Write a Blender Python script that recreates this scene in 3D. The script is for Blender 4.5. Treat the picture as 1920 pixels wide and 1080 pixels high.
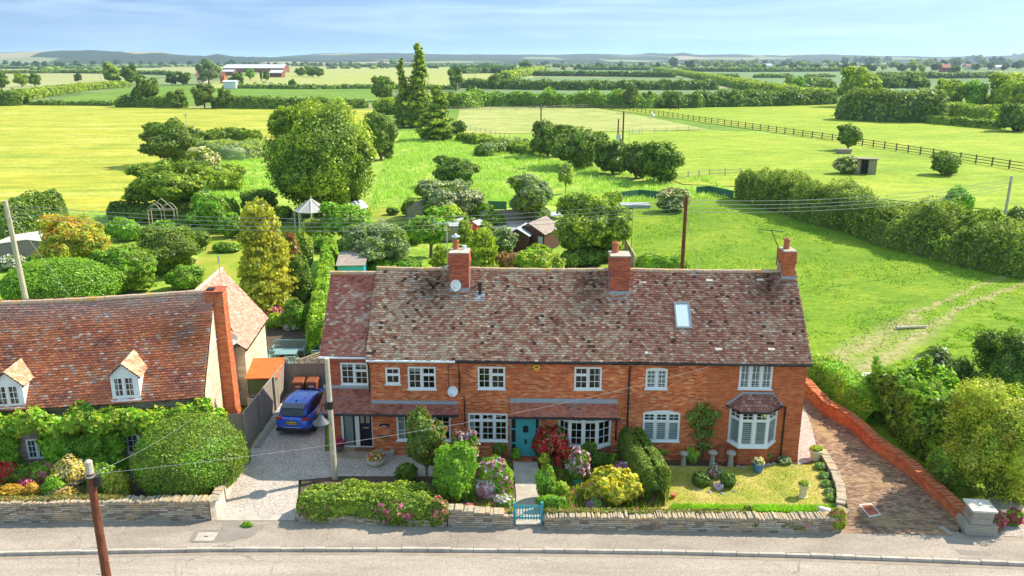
import bpy, bmesh, math, random
import numpy as np
from mathutils import Vector, Matrix
S=bpy.context.scene
for o in list(bpy.data.objects): bpy.data.objects.remove(o)
# ------------------------------------------------------------ camera, sky, sun, exposure
CH=17.5; FPX=1500.0; PITCH=math.radians(15.92)
cam=bpy.data.cameras.new('camera'); co=bpy.data.objects.new('camera',cam); S.collection.objects.link(co)
cam.lens=36*FPX/1920; cam.sensor_width=36; cam.clip_end=30000; cam.clip_start=0.5
co.location=(0,0,CH); co.rotation_euler=(math.radians(90)-PITCH,0,0); S.camera=co
SUN_EL=math.radians(44); SUN_DIR=Vector((0.88,0.40,0)).normalized()   # horizontal direction towards the sun
W=bpy.data.worlds.new('World'); S.world=W; W.use_nodes=True
nt=W.node_tree; nt.nodes.clear()
wo=nt.nodes.new('ShaderNodeOutputWorld'); bg=nt.nodes.new('ShaderNodeBackground'); sky=nt.nodes.new('ShaderNodeTexSky')
sky.sky_type='NISHITA'; sky.sun_disc=False; sky.sun_elevation=SUN_EL
sky.sun_rotation=math.atan2(SUN_DIR.x,SUN_DIR.y); sky.air_density=1.0; sky.dust_density=0.6; sky.ozone_density=.9; sky.altitude=100
tc=nt.nodes.new('ShaderNodeTexCoord'); vm=nt.nodes.new('ShaderNodeVectorMath'); vm.operation='MULTIPLY'; vm.inputs[1].default_value=(1,1,9)
va=nt.nodes.new('ShaderNodeVectorMath'); va.operation='ADD'; va.inputs[1].default_value=(0,0,0.16)
vn=nt.nodes.new('ShaderNodeVectorMath'); vn.operation='NORMALIZE'
L=nt.links.new
L(tc.outputs['Generated'],vm.inputs[0]); L(vm.outputs[0],va.inputs[0]); L(va.outputs[0],vn.inputs[0]); L(vn.outputs[0],sky.inputs['Vector'])
cm=nt.nodes.new('ShaderNodeMapping'); cm.inputs['Scale'].default_value=(2.2,2.2,30); cm.inputs['Rotation'].default_value=(0.0,0.05,0.3)
cn=nt.nodes.new('ShaderNodeTexNoise'); cn.inputs['Scale'].default_value=1.6; cn.inputs['Detail'].default_value=7; cn.inputs['Roughness'].default_value=.62; cn.inputs['Distortion'].default_value=.9
cr=nt.nodes.new('ShaderNodeValToRGB'); cr.color_ramp.elements[0].position=.42; cr.color_ramp.elements[0].color=(0,0,0,1); cr.color_ramp.elements[1].position=.78; cr.color_ramp.elements[1].color=(.62,.62,.62,1)
mx=nt.nodes.new('ShaderNodeMixRGB'); mx.inputs[2].default_value=(8.8,8.6,8.2,1)
L(tc.outputs['Generated'],cm.inputs[0]); L(cm.outputs[0],cn.inputs['Vector']); L(cn.outputs['Fac'],cr.inputs[0])
sz=nt.nodes.new('ShaderNodeSeparateXYZ'); L(tc.outputs['Generated'],sz.inputs[0]); mr=nt.nodes.new('ShaderNodeMapRange'); mr.inputs[1].default_value=.02; mr.inputs[2].default_value=.35; mr.inputs[3].default_value=.4; mr.inputs[4].default_value=1.5; L(sz.outputs[2],mr.inputs[0]); mm=nt.nodes.new('ShaderNodeMath'); mm.operation='MULTIPLY'; mm.use_clamp=True; L(cr.outputs[0],mm.inputs[0]); L(mr.outputs[0],mm.inputs[1]); L(mm.outputs[0],mx.inputs[0]); L(sky.outputs[0],mx.inputs[1]); tn=nt.nodes.new('ShaderNodeMixRGB'); tn.blend_type='MULTIPLY'; tn.inputs[0].default_value=1; tn.inputs[2].default_value=(.76,.97,1.0,1); L(mx.outputs[0],tn.inputs[1]); L(tn.outputs[0],bg.inputs[0]); L(bg.outputs[0],wo.inputs[0])
bg.inputs[1].default_value=0.15
sd=bpy.data.lights.new('sun','SUN'); sd.energy=4.4; sd.angle=math.radians(.6); sd.color=(1,.90,.74)
so=bpy.data.objects.new('sun',sd); S.collection.objects.link(so)
sv=Vector((SUN_DIR.x*math.cos(SUN_EL),SUN_DIR.y*math.cos(SUN_EL),math.sin(SUN_EL)))
so.rotation_euler=sv.to_track_quat('Z','Y').to_euler(); so.location=(30,20,60)
S.view_settings.view_transform='Standard'; S.view_settings.look='None'; S.view_settings.gamma=1; S.view_settings.exposure=0.9
S.render.engine='CYCLES'
# ------------------------------------------------------------ pixel helpers (turn a measured photo point into a real place)
cp,sp=math.cos(PITCH),math.sin(PITCH)
def ray(u,v):
    a=(u-960)/FPX; b=(v-540)/FPX
    return Vector((a, cp-b*sp, -sp-b*cp))
def G(u,v,z=0.0):
    r=ray(u,v); t=(CH-z)/(-r.z); return Vector((r.x*t,r.y*t,z))
def PY(u,v,Y):
    r=ray(u,v); t=Y/r.y; return Vector((r.x*t,Y,CH+r.z*t))
def pxm(p): return (p[1]*cp+(CH-p[2])*sp)/FPX      # metres per photo pixel at p
class Frame:
    def __init__(s,o,ang): s.o=Vector((o[0],o[1],0)); s.a=ang; s.x=Vector((math.cos(ang),math.sin(ang),0)); s.y=Vector((-math.sin(ang),math.cos(ang),0))
    def plane(s,u,v,d=0,sl=0.0,z0=0.0):
        # point on plane: local y = d + (z-z0)*sl
        r=ray(u,v); o=Vector((0,0,CH))-s.o
        # (o+r t).y_loc = d + ((CH+r.z t)-z0)*sl
        t=(d+(CH-z0)*sl-o.dot(s.y))/(r.dot(s.y)-r.z*sl)
        p=o+r*t; return Vector((p.dot(s.x),p.dot(s.y),CH+r.z*t))
# ------------------------------------------------------------ materials
def NT(name):
    m=bpy.data.materials.new(name); m.use_nodes=True; t=m.node_tree; t.nodes.clear()
    o=t.nodes.new('ShaderNodeOutputMaterial'); return m,t,o
def nd(t,ty,ins=None,**kw):
    n=t.nodes.new(ty)
    for k,v in kw.items(): setattr(n,k,v)
    if ins:
        for k,v in ins.items():
            if isinstance(v,bpy.types.NodeSocket): t.links.new(v,n.inputs[k])
            else: n.inputs[k].default_value=v
    return n
def c4(c): return (c[0],c[1],c[2],1)
def ramp(t,fac,stops,interp='LINEAR'):
    r=nd(t,'ShaderNodeValToRGB',{0:fac}); e=r.color_ramp; e.interpolation=interp
    while len(e.elements)<len(stops): e.elements.new(.5)
    for el,(p,c) in zip(e.elements,stops): el.position=p; el.color=c4(c)
    return r.outputs[0]
def mix(t,f,a,b,bt='MIX'):
    n=nd(t,'ShaderNodeMixRGB',{0:f,1:a if isinstance(a,bpy.types.NodeSocket) else c4(a),2:b if isinstance(b,bpy.types.NodeSocket) else c4(b)},blend_type=bt); return n.outputs[0]
def M(t,op,a,b=0,clamp=False):
    n=nd(t,'ShaderNodeMath',{0:a,1:b},operation=op); n.use_clamp=clamp; return n.outputs[0]
def princ(t,o,col,rough=.8,bump=None,bs=.3,bd=.02,metal=0,spec=.3,coat=0):
    b=nd(t,'ShaderNodeBsdfPrincipled',{'Base Color':col if isinstance(col,bpy.types.NodeSocket) else c4(col),'Roughness':rough,'Metallic':metal,'Specular IOR Level':spec,'Coat Weight':coat})
    if bump is not None:
        bn=nd(t,'ShaderNodeBump',{'Height':bump,'Strength':bs,'Distance':bd}); t.links.new(bn.outputs[0],b.inputs['Normal'])
    t.links.new(b.outputs[0],o.inputs[0]); return b
def plain(name,c,rough=.6,var=.12,scale=6,metal=0,spec=.4,coat=0,bs=.15):
    m,t,o=NT(name); co_=nd(t,'ShaderNodeTexCoord').outputs['Object']
    n=nd(t,'ShaderNodeTexNoise',{'Vector':co_,'Scale':scale,'Detail':5})
    k=mix(t,n.outputs[0],[x*(1-var) for x in c],[min(1,x*(1+var)) for x in c])
    princ(t,o,k,rough,n.outputs[0],bs,.01,metal,spec,coat); return m
def noisy(name,stops,scale=1.0,detail=6,rough=.9,bscale=20,bs=.4,bd=.03,stretch=(1,1,1),extra=None):
    m,t,o=NT(name); tcn=nd(t,'ShaderNodeTexCoord').outputs['Object']
    mp=nd(t,'ShaderNodeMapping',{'Vector':tcn,'Scale':stretch}).outputs[0]
    n=nd(t,'ShaderNodeTexNoise',{'Vector':mp,'Scale':scale,'Detail':detail,'Roughness':.65})
    col=ramp(t,n.outputs[0],stops)
    f=nd(t,'ShaderNodeTexNoise',{'Vector':tcn,'Scale':bscale,'Detail':4,'Roughness':.7})
    k=ramp(t,f.outputs[0],[(.3,(.72,.72,.72)),(.7,(1.25,1.25,1.25))]); col=mix(t,1,col,k,'MULTIPLY')
    if extra: col=extra(t,tcn,col)
    princ(t,o,col,rough,f.outputs[0],bs,bd,spec=.2); return m
def bricky(name,stops,mortar,bw=.235,bh=.075,ms=.012,rough=.85,patch=.25,stagger=.5,wob=0,bs=.5,bd=.01,pscale=.6,dirt=None):
    m,t,o=NT(name); uv=nd(t,'ShaderNodeTexCoord').outputs['UV']
    if wob:
        wn=nd(t,'ShaderNodeTexNoise',{'Vector':uv,'Scale':3.0,'Detail':3}).outputs['Color']
        wv=nd(t,'ShaderNodeVectorMath',{0:wn,1:(-.5,-.5,-.5)},operation='ADD').outputs[0]
        wv=nd(t,'ShaderNodeVectorMath',{0:wv,1:(wob*3,wob,0)},operation='MULTIPLY').outputs[0]
        uv2=nd(t,'ShaderNodeVectorMath',{0:uv,1:wv},operation='ADD').outputs[0]
    else: uv2=uv
    s=nd(t,'ShaderNodeSeparateXYZ',{0:uv2})
    rv=M(t,'DIVIDE',s.outputs[1],bh); row=M(t,'FLOOR',rv)
    off=M(t,'MULTIPLY',M(t,'FLOORED_MODULO',row,2.0),stagger)
    if wob:
        rn=nd(t,'ShaderNodeTexWhiteNoise',{'W':row},noise_dimensions='1D').outputs[0]; off=M(t,'ADD',off,rn)
    cu=M(t,'ADD',M(t,'DIVIDE',s.outputs[0],bw),off); col=M(t,'FLOOR',cu)
    cv=nd(t,'ShaderNodeCombineXYZ',{0:col,1:row}).outputs[0]
    wn=nd(t,'ShaderNodeTexWhiteNoise',{'Vector':cv},noise_dimensions='2D').outputs[0]
    base=ramp(t,wn,stops)
    fu=M(t,'FRACT',cu); fv=M(t,'FRACT',rv)
    mk=M(t,'MAXIMUM',M(t,'LESS_THAN',fu,ms/bw),M(t,'LESS_THAN',fv,ms/bh))
    pn=nd(t,'ShaderNodeTexNoise',{'Vector':uv,'Scale':pscale,'Detail':5,'Roughness':.6}).outputs[0]
    k=ramp(t,pn,[(.3,(1-patch,)*3),(.7,(1+patch,)*3)])
    c=mix(t,1,base,k,'MULTIPLY'); c=mix(t,mk,c,mortar)
    fn=nd(t,'ShaderNodeTexNoise',{'Vector':uv,'Scale':25,'Detail':3}).outputs[0]
    c=mix(t,.35,c,mix(t,1,c,ramp(t,fn,[(.3,(.5,.5,.5)),(.7,(1.5,1.5,1.5))]),'MULTIPLY'))
    if dirt: c=mix(t,ramp(t,nd(t,'ShaderNodeTexNoise',{'Vector':uv,'Scale':dirt[1],'Detail':6,'Roughness':.7}).outputs[0],[(dirt[2],(0,0,0)),(dirt[3],(1,1,1))]),c,dirt[0])
    princ(t,o,c,rough,M(t,'SUBTRACT',M(t,'MULTIPLY',fn,.4),mk),bs,bd,spec=.2); return m
def leafm(name,a,b,tr=.48,nscale=.8):
    if name.startswith(('leaf','blade')): g_=(2.3 if name.startswith('blade') else 1.75) if max(b)<.5 else 1.25; a=[min(.8,x*g_) for x in a]; b=[min(.8,x*g_) for x in b]
    m,t,o=NT(name); g=nd(t,'ShaderNodeNewGeometry'); r=g.outputs['Random Per Island']
    c=ramp(t,r,[(0,a),(.55,[(x+y)/2 for x,y in zip(a,b)]),(1,b)])
    n=nd(t,'ShaderNodeTexNoise',{'Vector':nd(t,'ShaderNodeTexCoord').outputs['Object'],'Scale':nscale,'Detail':3})
    k=ramp(t,n.outputs[0],[(.35,(.78,.80,.8)),(.65,(1.2,1.18,1.1))]); c=mix(t,1,c,k,'MULTIPLY')
    d=nd(t,'ShaderNodeBsdfDiffuse',{0:c}); tl=nd(t,'ShaderNodeBsdfTranslucent',{0:c}); x=nd(t,'ShaderNodeMixShader',{0:tr,1:d.outputs[0],2:tl.outputs[0]})
    gl=nd(t,'ShaderNodeBsdfGlossy',{0:(1,1,1,1),1:.45}); x2=nd(t,'ShaderNodeMixShader',{0:.025,1:x.outputs[0],2:gl.outputs[0]})
    t.links.new(x2.outputs[0],o.inputs[0]); return m
def attrm(name,rough=.85):
    m,t,o=NT(name); a=nd(t,'ShaderNodeAttribute',attribute_name='Col'); n=nd(t,'ShaderNodeTexNoise',{'Vector':nd(t,'ShaderNodeTexCoord').outputs['Object'],'Scale':14,'Detail':4,'Roughness':.7})
    c=mix(t,1,a.outputs['Color'],ramp(t,n.outputs[0],[(.3,(.7,.7,.7)),(.7,(1.3,1.3,1.3))]),'MULTIPLY'); princ(t,o,c,rough,n.outputs[0],.4,.02,spec=.2); return m
MT={}
def glassm():
    m,t,o=NT('window_glass'); f=nd(t,'ShaderNodeFresnel',{0:1.5}); tr=nd(t,'ShaderNodeBsdfTransparent',{0:(.82,.86,.86,1)}); g=nd(t,'ShaderNodeBsdfGlossy',{1:.03})
    x=nd(t,'ShaderNodeMixShader',{0:M(t,'MULTIPLY',f.outputs[0],M(t,'SUBTRACT',1.0,nd(t,'ShaderNodeNewGeometry').outputs['Backfacing']),True),1:tr.outputs[0],2:g.outputs[0]}); t.links.new(x.outputs[0],o.inputs[0]); return m
MT['glass']=glassm()
MT['brickO']=bricky('orange_brick',[(0,(.38,.07,.025)),(.35,(.60,.125,.036)),(.75,(.70,.18,.052)),(.93,(.76,.33,.15)),(1,(.28,.08,.05))],(.60,.31,.19),dirt=((.64,.36,.19),2.2,.60,.85))
MT['brickR']=bricky('bright_red_brick',[(0,(.42,.09,.03)),(.5,(.55,.13,.045)),(1,(.62,.19,.07))],(.48,.22,.12),patch=.12)
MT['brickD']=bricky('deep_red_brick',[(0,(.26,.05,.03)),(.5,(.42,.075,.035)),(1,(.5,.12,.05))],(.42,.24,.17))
MT['brickW']=bricky('garden_wall_brick',[(0,(.42,.10,.04)),(.5,(.58,.15,.05)),(1,(.66,.22,.09))],(.42,.2,.12),patch=.2,dirt=((.16,.09,.06),1.1,.58,.75))
MT['stone']=bricky('rubble_stone',[(0,(.20,.17,.13)),(.4,(.40,.34,.26)),(.8,(.56,.49,.38)),(1,(.45,.36,.24))],(.12,.10,.08),bw=.34,bh=.085,ms=.014,wob=.05,patch=.3,bs=1,bd=.03,dirt=((.50,.33,.15),1.6,.5,.7))
MT['stoneC']=bricky('cream_stone',[(0,(.55,.46,.32)),(.5,(.68,.58,.42)),(1,(.76,.67,.52))],(.60,.50,.36),bw=.45,bh=.2,ms=.015,wob=.04,patch=.15,bs=.4)
MT['render']=plain('cream_render',(.74,.66,.52),.9,.1,3)
MT['paver']=bricky('block_paving',[(0,(.15,.09,.06)),(.4,(.24,.15,.095)),(.8,(.33,.21,.13)),(1,(.38,.27,.18))],(.09,.06,.04),bw=.21,bh=.105,ms=.01,patch=.2,dirt=((.42,.28,.13),.35,.52,.72))
MT['white']=plain('white_paint',(.80,.82,.82),.4,.03)
MT['blackp']=plain('black_plastic',(.02,.02,.022),.35,.1)
MT['dark']=plain('dark_interior',(.02,.02,.02),.9)
MT['lead']=plain('grey_lead',(.34,.37,.40),.6,.25,4)
MT['teal']=plain('teal_paint',(.055,.37,.42),.45,.08)
MT['tealL']=plain('turquoise_paint',(.06,.47,.62),.5,.08)
MT['terra']=plain('terracotta',(.48,.15,.07),.8,.2)
MT['cream']=plain('cream_pot',(.74,.62,.38),.8,.1)
MT['stoneG']=plain('grey_stone',(.36,.33,.27),.9,.3,9,bs=.6)
MT['stoneW']=plain('pale_stone',(.62,.58,.50),.9,.2,9,bs=.6)
MT['blue']=plain('blue_glaze',(.06,.19,.42),.2,.2)
MT['wood']=noisy('weathered_boards',[(.3,(.20,.17,.14)),(.7,(.42,.37,.31))],2,5,.9,30,.4,.01,(9,9,.6))
MT['woodP']=noisy('pole_wood',[(.3,(.09,.03,.018)),(.7,(.27,.095,.05))],3,5,.85,30,.5,.01,(6,6,.8))
MT['woodL']=noisy('pale_pole_wood',[(.3,(.42,.36,.27)),(.7,(.62,.55,.43))],3,5,.85,30,.3,.01,(6,6,.6))
MT['trel']=plain('pale_timber',(.60,.48,.33),.8,.2)
MT['fenceB']=plain('brown_rail',(.17,.10,.06),.85,.3)
MT['bark']=noisy('bark',[(.3,(.10,.075,.05)),(.7,(.24,.19,.13))],3,5,.95,20,.8,.03)
MT['metal']=plain('galvanised_metal',(.55,.57,.58),.35,.1,metal=.7)
MT['wire']=plain('cable',(.30,.31,.32),.5,.1)
MT['wireD']=plain('dark_cable',(.05,.05,.05),.6,.1)
MT['conc']=noisy('concrete',[(.3,(.36,.32,.27)),(.7,(.52,.47,.40))],3,6,.9,40,.3,.005)
MT['carblue']=plain('blue_car_paint',(.012,.10,.62),.22,.04,coat=.8,spec=.5)
MT['carglass']=plain('dark_car_glass',(.015,.02,.022),.06,.05,spec=.8)
MT['rubber']=plain('rubber',(.018,.018,.018),.8)
MT['rim']=plain('dark_alloy',(.16,.16,.17),.3,.1,metal=.6)
MT['redlens']=plain('red_lens',(.38,.02,.015),.2)
MT['plateY']=plain('yellow_plate',(.85,.55,.02),.4,.02)
MT['binB']=plain('brown_bin',(.24,.075,.03),.5,.1)
MT['binG']=plain('green_bin',(.02,.22,.04),.5,.1)
MT['alarm']=plain('yellow_box',(.80,.48,.02),.4,.05)
MT['benchp']=plain('sage_paint',(.22,.36,.36),.6,.1)
MT['shedG']=plain('dark_green_paint',(.10,.16,.06),.7,.1)
MT['orangeR']=noisy('orange_corrugated',[(.3,(.60,.10,.02)),(.7,(.85,.22,.06))],2,5,.6,20,.3,.01,(1,6,1))
MT['felt']=noisy('roofing_felt',[(.3,(.27,.22,.19)),(.7,(.40,.33,.29))],2,5,.9,30,.3,.01)
MT['plast']=plain('grey_panel',(.5,.53,.56),.4,.1)
MT['curtain']=plain('curtain_cloth',(.62,.62,.60),.9,.1)
MT['soil']=noisy('soil',[(.3,(.07,.05,.035)),(.7,(.16,.11,.075))],4,6,.95,30,.8,.03)
MT['asph']=None
# leaves
LF=lambda *a,**k: leafm(*a,**k)
MT['lf_mid']=LF('leaf_mid_green',(.045,.095,.010),(.235,.33,.028))
MT['lf_dark']=LF('leaf_dark_green',(.035,.085,.010),(.16,.24,.025))
MT['lf_bright']=LF('leaf_bright_green',(.075,.19,.012),(.28,.46,.03))
MT['lf_yel']=LF('leaf_yellow_green',(.11,.19,.012),(.40,.48,.04))
MT['lf_gold']=LF('leaf_golden',(.30,.30,.02),(.80,.70,.08))
MT['lf_orange']=LF('leaf_orange_yellow',(.55,.30,.03),(.75,.50,.05))
MT['lf_olive']=LF('leaf_olive',(.07,.11,.015),(.21,.27,.045))
MT['lf_grey']=LF('leaf_grey_green',(.10,.15,.06),(.30,.36,.17))
MT['lf_yew']=LF('leaf_clipped_yew',(.06,.10,.012),(.20,.27,.03))
MT['lf_box']=LF('leaf_clipped_privet',(.06,.15,.012),(.26,.42,.03))
MT['lf_brown']=LF('leaf_brown_tan',(.30,.16,.05),(.52,.32,.13))
MT['lf_red']=LF('leaf_red_tip',(.16,.05,.02),(.30,.14,.04))
MT['lf_far']=LF('leaf_far',(.05,.11,.03),(.13,.22,.06))
for k,c in dict(red=(.75,.02,.03),pink=(.80,.20,.36),salmon=(.80,.27,.22),pale=(.82,.66,.72),white=(.80,.78,.70),yellow=(.85,.72,.05),cream=(.82,.72,.42),purple=(.55,.22,.50),magenta=(.62,.03,.14),apricot=(.85,.55,.14)).items():
    MT['fl_'+k]=LF('petal_'+k,[x*.8 for x in c],c,tr=.25)
# ------------------------------------------------------------ mesh helpers
def link(o,parent=None):
    S.collection.objects.link(o)
    if parent is not None: o.parent=parent
    return o
def thing(name,label,cat,loc=(0,0,0),rot=0,group=None):
    o=bpy.data.objects.new(name,None); o.empty_display_size=.2; link(o); o.location=loc; o.rotation_euler=(0,0,rot); return tag(o,label,cat,group)
def tag(o,label,cat,group=None):
    o['label']=label; o['category']=cat
    if group: o['group']=group
    return o
def struct(o): o['kind']='structure'; return o
def copy_tree(o,loc=None,rot=None,label=None,scale=None,parent=None):
    c=o.copy(); S.collection.objects.link(c)
    if parent is not None: c.parent=parent
    if loc is not None: c.location=loc
    if rot is not None: c.rotation_euler=(0,0,rot)
    if scale is not None: c.scale=scale
    if label: c['label']=label
    for ch in list(o.children): copy_tree(ch,parent=c)
    return c
class MB:
    def __init__(s): s.v=[]; s.f=[]; s.m=[]; s.mi=0
    def face(s,pts,mi=None):
        n=len(s.v); s.v+= [tuple(p) for p in pts]; s.f.append(tuple(range(n,n+len(pts)))); s.m.append(s.mi if mi is None else mi)
    def hexa(s,b,t):   # bottom 4 pts ccw, top 4 pts ccw
        n=len(s.v); s.v+=[tuple(p) for p in b]+[tuple(p) for p in t]
        for f in ((3,2,1,0),(4,5,6,7),(0,1,5,4),(1,2,6,5),(2,3,7,6),(3,0,4,7)): s.f.append(tuple(n+i for i in f)); s.m.append(s.mi)
        return s
    def box(s,x0,y0,z0,x1,y1,z1): return s.hexa([(x0,y0,z0),(x1,y0,z0),(x1,y1,z0),(x0,y1,z0)],[(x0,y0,z1),(x1,y0,z1),(x1,y1,z1),(x0,y1,z1)])
    def seg(s,p,q,z0,z1,a,b):   # wall piece from plan point p to q, between offsets a..b along the outward (right hand) normal
        p=Vector(p[:2]);q=Vector(q[:2]); d=(q-p).normalized(); n=Vector((d.y,-d.x))
        A=p+n*a;B=q+n*a;C=q+n*b;D=p+n*b
        if b>a: pts=[D,C,B,A]
        else: pts=[A,B,C,D]
        return s.hexa([(w.x,w.y,z0) for w in pts],[(w.x,w.y,z1) for w in pts])
    def tube(s,pts,rad,n=8,cap=True):
        pts=[Vector(p) for p in pts]; rad=rad if isinstance(rad,(list,tuple)) else [rad]*len(pts); base=len(s.v)
        for i,p in enumerate(pts):
            d=(pts[min(i+1,len(pts)-1)]-pts[max(i-1,0)]).normalized(); a=d.orthogonal().normalized() if abs(d.z)<.95 else Vector((1,0,0)); a=(a-d*a.dot(d)).normalized(); b=d.cross(a)
            for k in range(n):
                t=2*math.pi*k/n; s.v.append(tuple(p+(a*math.cos(t)+b*math.sin(t))*rad[i]))
        for i in range(len(pts)-1):
            for k in range(n):
                s.f.append((base+i*n+k,base+i*n+(k+1)%n,base+(i+1)*n+(k+1)%n,base+(i+1)*n+k)); s.m.append(s.mi)
        if cap:
            s.f.append(tuple(base+k for k in reversed(range(n)))); s.m.append(s.mi); s.f.append(tuple(base+(len(pts)-1)*n+k for k in range(n))); s.m.append(s.mi)
        return s
    def lathe(s,c,prof,n=16,sx=1,sy=1):
        base=len(s.v)
        for r,z in prof:
            for k in range(n):
                t=2*math.pi*k/n; s.v.append((c[0]+r*sx*math.cos(t),c[1]+r*sy*math.sin(t),c[2]+z))
        for i in range(len(prof)-1):
            for k in range(n): s.f.append((base+i*n+k,base+i*n+(k+1)%n,base+(i+1)*n+(k+1)%n,base+(i+1)*n+k)); s.m.append(s.mi)
        s.f.append(tuple(base+k for k in reversed(range(n)))); s.m.append(s.mi)
        s.f.append(tuple(base+(len(prof)-1)*n+k for k in range(n))); s.m.append(s.mi); return s
    def prism(s,poly,z0,z1):
        n=len(poly); b=len(s.v); s.v+=[(p[0],p[1],z0) for p in poly]+[(p[0],p[1],z1) for p in poly]
        s.f.append(tuple(b+i for i in reversed(range(n)))); s.f.append(tuple(b+n+i for i in range(n))); s.m+=[s.mi]*2
        for i in range(n): s.f.append((b+i,b+(i+1)%n,b+n+(i+1)%n,b+n+i)); s.m.append(s.mi)
        return s
    def build(s,name,mats,parent=None,smooth=False,bevel=0,loc=None):
        me=bpy.data.meshes.new(name); me.from_pydata(s.v,[],s.f)
        if not isinstance(mats,(list,tuple)): mats=[mats]
        for m in mats: me.materials.append(MT[m] if isinstance(m,str) else m)
        if len(mats)>1: me.polygons.foreach_set('material_index',s.m)
        uvl=me.uv_layers.new(name='UVMap'); dat=np.zeros(len(me.loops)*2)
        for p in me.polygons:
            n=p.normal
            if abs(n.z)>.8: ax=Vector((1,0,0)); ay=Vector((0,1,0))
            else:
                ax=Vector((-n.y,n.x,0)).normalized()
                ay=n.cross(ax).normalized()
                if abs(n.z)<.05: ay=Vector((0,0,1))
            for li in p.loop_indices:
                q=me.vertices[me.loops[li].vertex_index].co; dat[li*2]=q.dot(ax); dat[li*2+1]=q.dot(ay)
        uvl.data.foreach_set('uv',dat)
        if smooth: me.polygons.foreach_set('use_smooth',[True]*len(me.polygons))
        o=bpy.data.objects.new(name,me); link(o,parent)
        if bevel:
            b=o.modifiers.new('bevel','BEVEL'); b.width=bevel; b.segments=2; b.limit_method='ANGLE'
        if loc is not None: o.location=loc
        return o
def textmesh(name,txt,size,mat,parent,mw,ext=.002,bold=0,align='CENTER'):
    cu=bpy.data.curves.new(name,'FONT'); cu.body=txt; cu.size=size; cu.extrude=ext; cu.offset=bold; cu.align_x=align; cu.align_y='CENTER'
    o=bpy.data.objects.new(name,cu); link(o); bpy.context.view_layer.update()
    me=bpy.data.meshes.new_from_object(o.evaluated_get(bpy.context.evaluated_depsgraph_get())); bpy.data.objects.remove(o)
    me.materials.clear(); me.materials.append(MT[mat]); q=bpy.data.objects.new(name,me); link(q,parent); q.matrix_local=mw; return q
# ---- numpy foliage
def rawmesh(name,V,groups,mats,parent=None,col=None,smooth_idx=None):
    me=bpy.data.meshes.new(name); me.vertices.add(len(V)); me.vertices.foreach_set('co',np.asarray(V,dtype=np.float32).ravel())
    idx=[];tot=[];mi=[]
    for F,m in groups:
        F=np.asarray(F); 
        if len(F)==0: continue
        idx.append(F.ravel()); tot.append(np.full(len(F),F.shape[1])); mi.append(np.asarray(m) if np.ndim(m) else np.full(len(F),m))
    idx=np.concatenate(idx); tot=np.concatenate(tot); mi=np.concatenate(mi)
    me.loops.add(len(idx)); me.loops.foreach_set('vertex_index',idx.astype(np.int32)); me.polygons.add(len(tot))
    me.polygons.foreach_set('loop_start',np.concatenate([[0],np.cumsum(tot)[:-1]]).astype(np.int32)); me.polygons.foreach_set('loop_total',tot.astype(np.int32)); me.polygons.foreach_set('material_index',mi.astype(np.int32))
    me.update(calc_edges=True); me.validate()
    if col is not None:
        a=me.color_attributes.new('Col','FLOAT_COLOR','POINT'); a.data.foreach_set('color',np.asarray(col,dtype=np.float32).ravel())
    for m in mats: me.materials.append(MT[m] if isinstance(m,str) else m)
    o=bpy.data.objects.new(name,me); return link(o,parent)
def vnoise(x,y,seed):
    r=np.random.RandomState(seed); g=r.rand(64,64); xi=np.floor(x).astype(int); yi=np.floor(y).astype(int); fx=x-xi; fy=y-yi; fx=fx*fx*(3-2*fx); fy=fy*fy*(3-2*fy)
    a=g[xi%64,yi%64];b=g[(xi+1)%64,yi%64];c=g[xi%64,(yi+1)%64];d=g[(xi+1)%64,(yi+1)%64]
    return (a*(1-fx)+b*fx)*(1-fy)+(c*(1-fx)+d*fx)*fy
def unit(a): return a/np.maximum(1e-9,np.linalg.norm(a,axis=1,keepdims=True))
def leafquads(r,P,Nn,size,asp=1.5,vert=0):
    n=len(P); t=unit(np.cross(Nn,r.randn(n,3))); 
    if vert: t=unit(t*(1-vert)+np.array([0,0,-vert*1.0])+.0*t)
    b=unit(np.cross(Nn,t)); s=(size*(.6+.8*r.rand(n)))[:,None]*.5
    V=np.stack([P-t*s*asp,P-b*s,P+t*s*asp,P+b*s],1).reshape(-1,3); return V
_ico=None
def ico():
    global _ico
    if _ico is None:
        bm=bmesh.new(); bmesh.ops.create_icosphere(bm,subdivisions=3,radius=1); _ico=(np.array([v.co[:] for v in bm.verts]),np.array([[v.index for v in f.verts] for f in bm.faces])); bm.free()
    return _ico
class Lobes:
    def __init__(s,r,K1=10,K2=50,a1=.22,a2=.12): s.d1=unit(r.randn(K1,3)); s.d2=unit(r.randn(K2,3)); s.a1=a1; s.a2=a2
    def __call__(s,d):
        return s.f(d)*1.08
    def f(s,d):
        l1=np.exp((d@s.d1.T-1)*9).max(1); l2=np.exp((d@s.d2.T-1)*45).max(1); return 1-s.a1-s.a2+s.a1*l1+s.a2*l2
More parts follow.
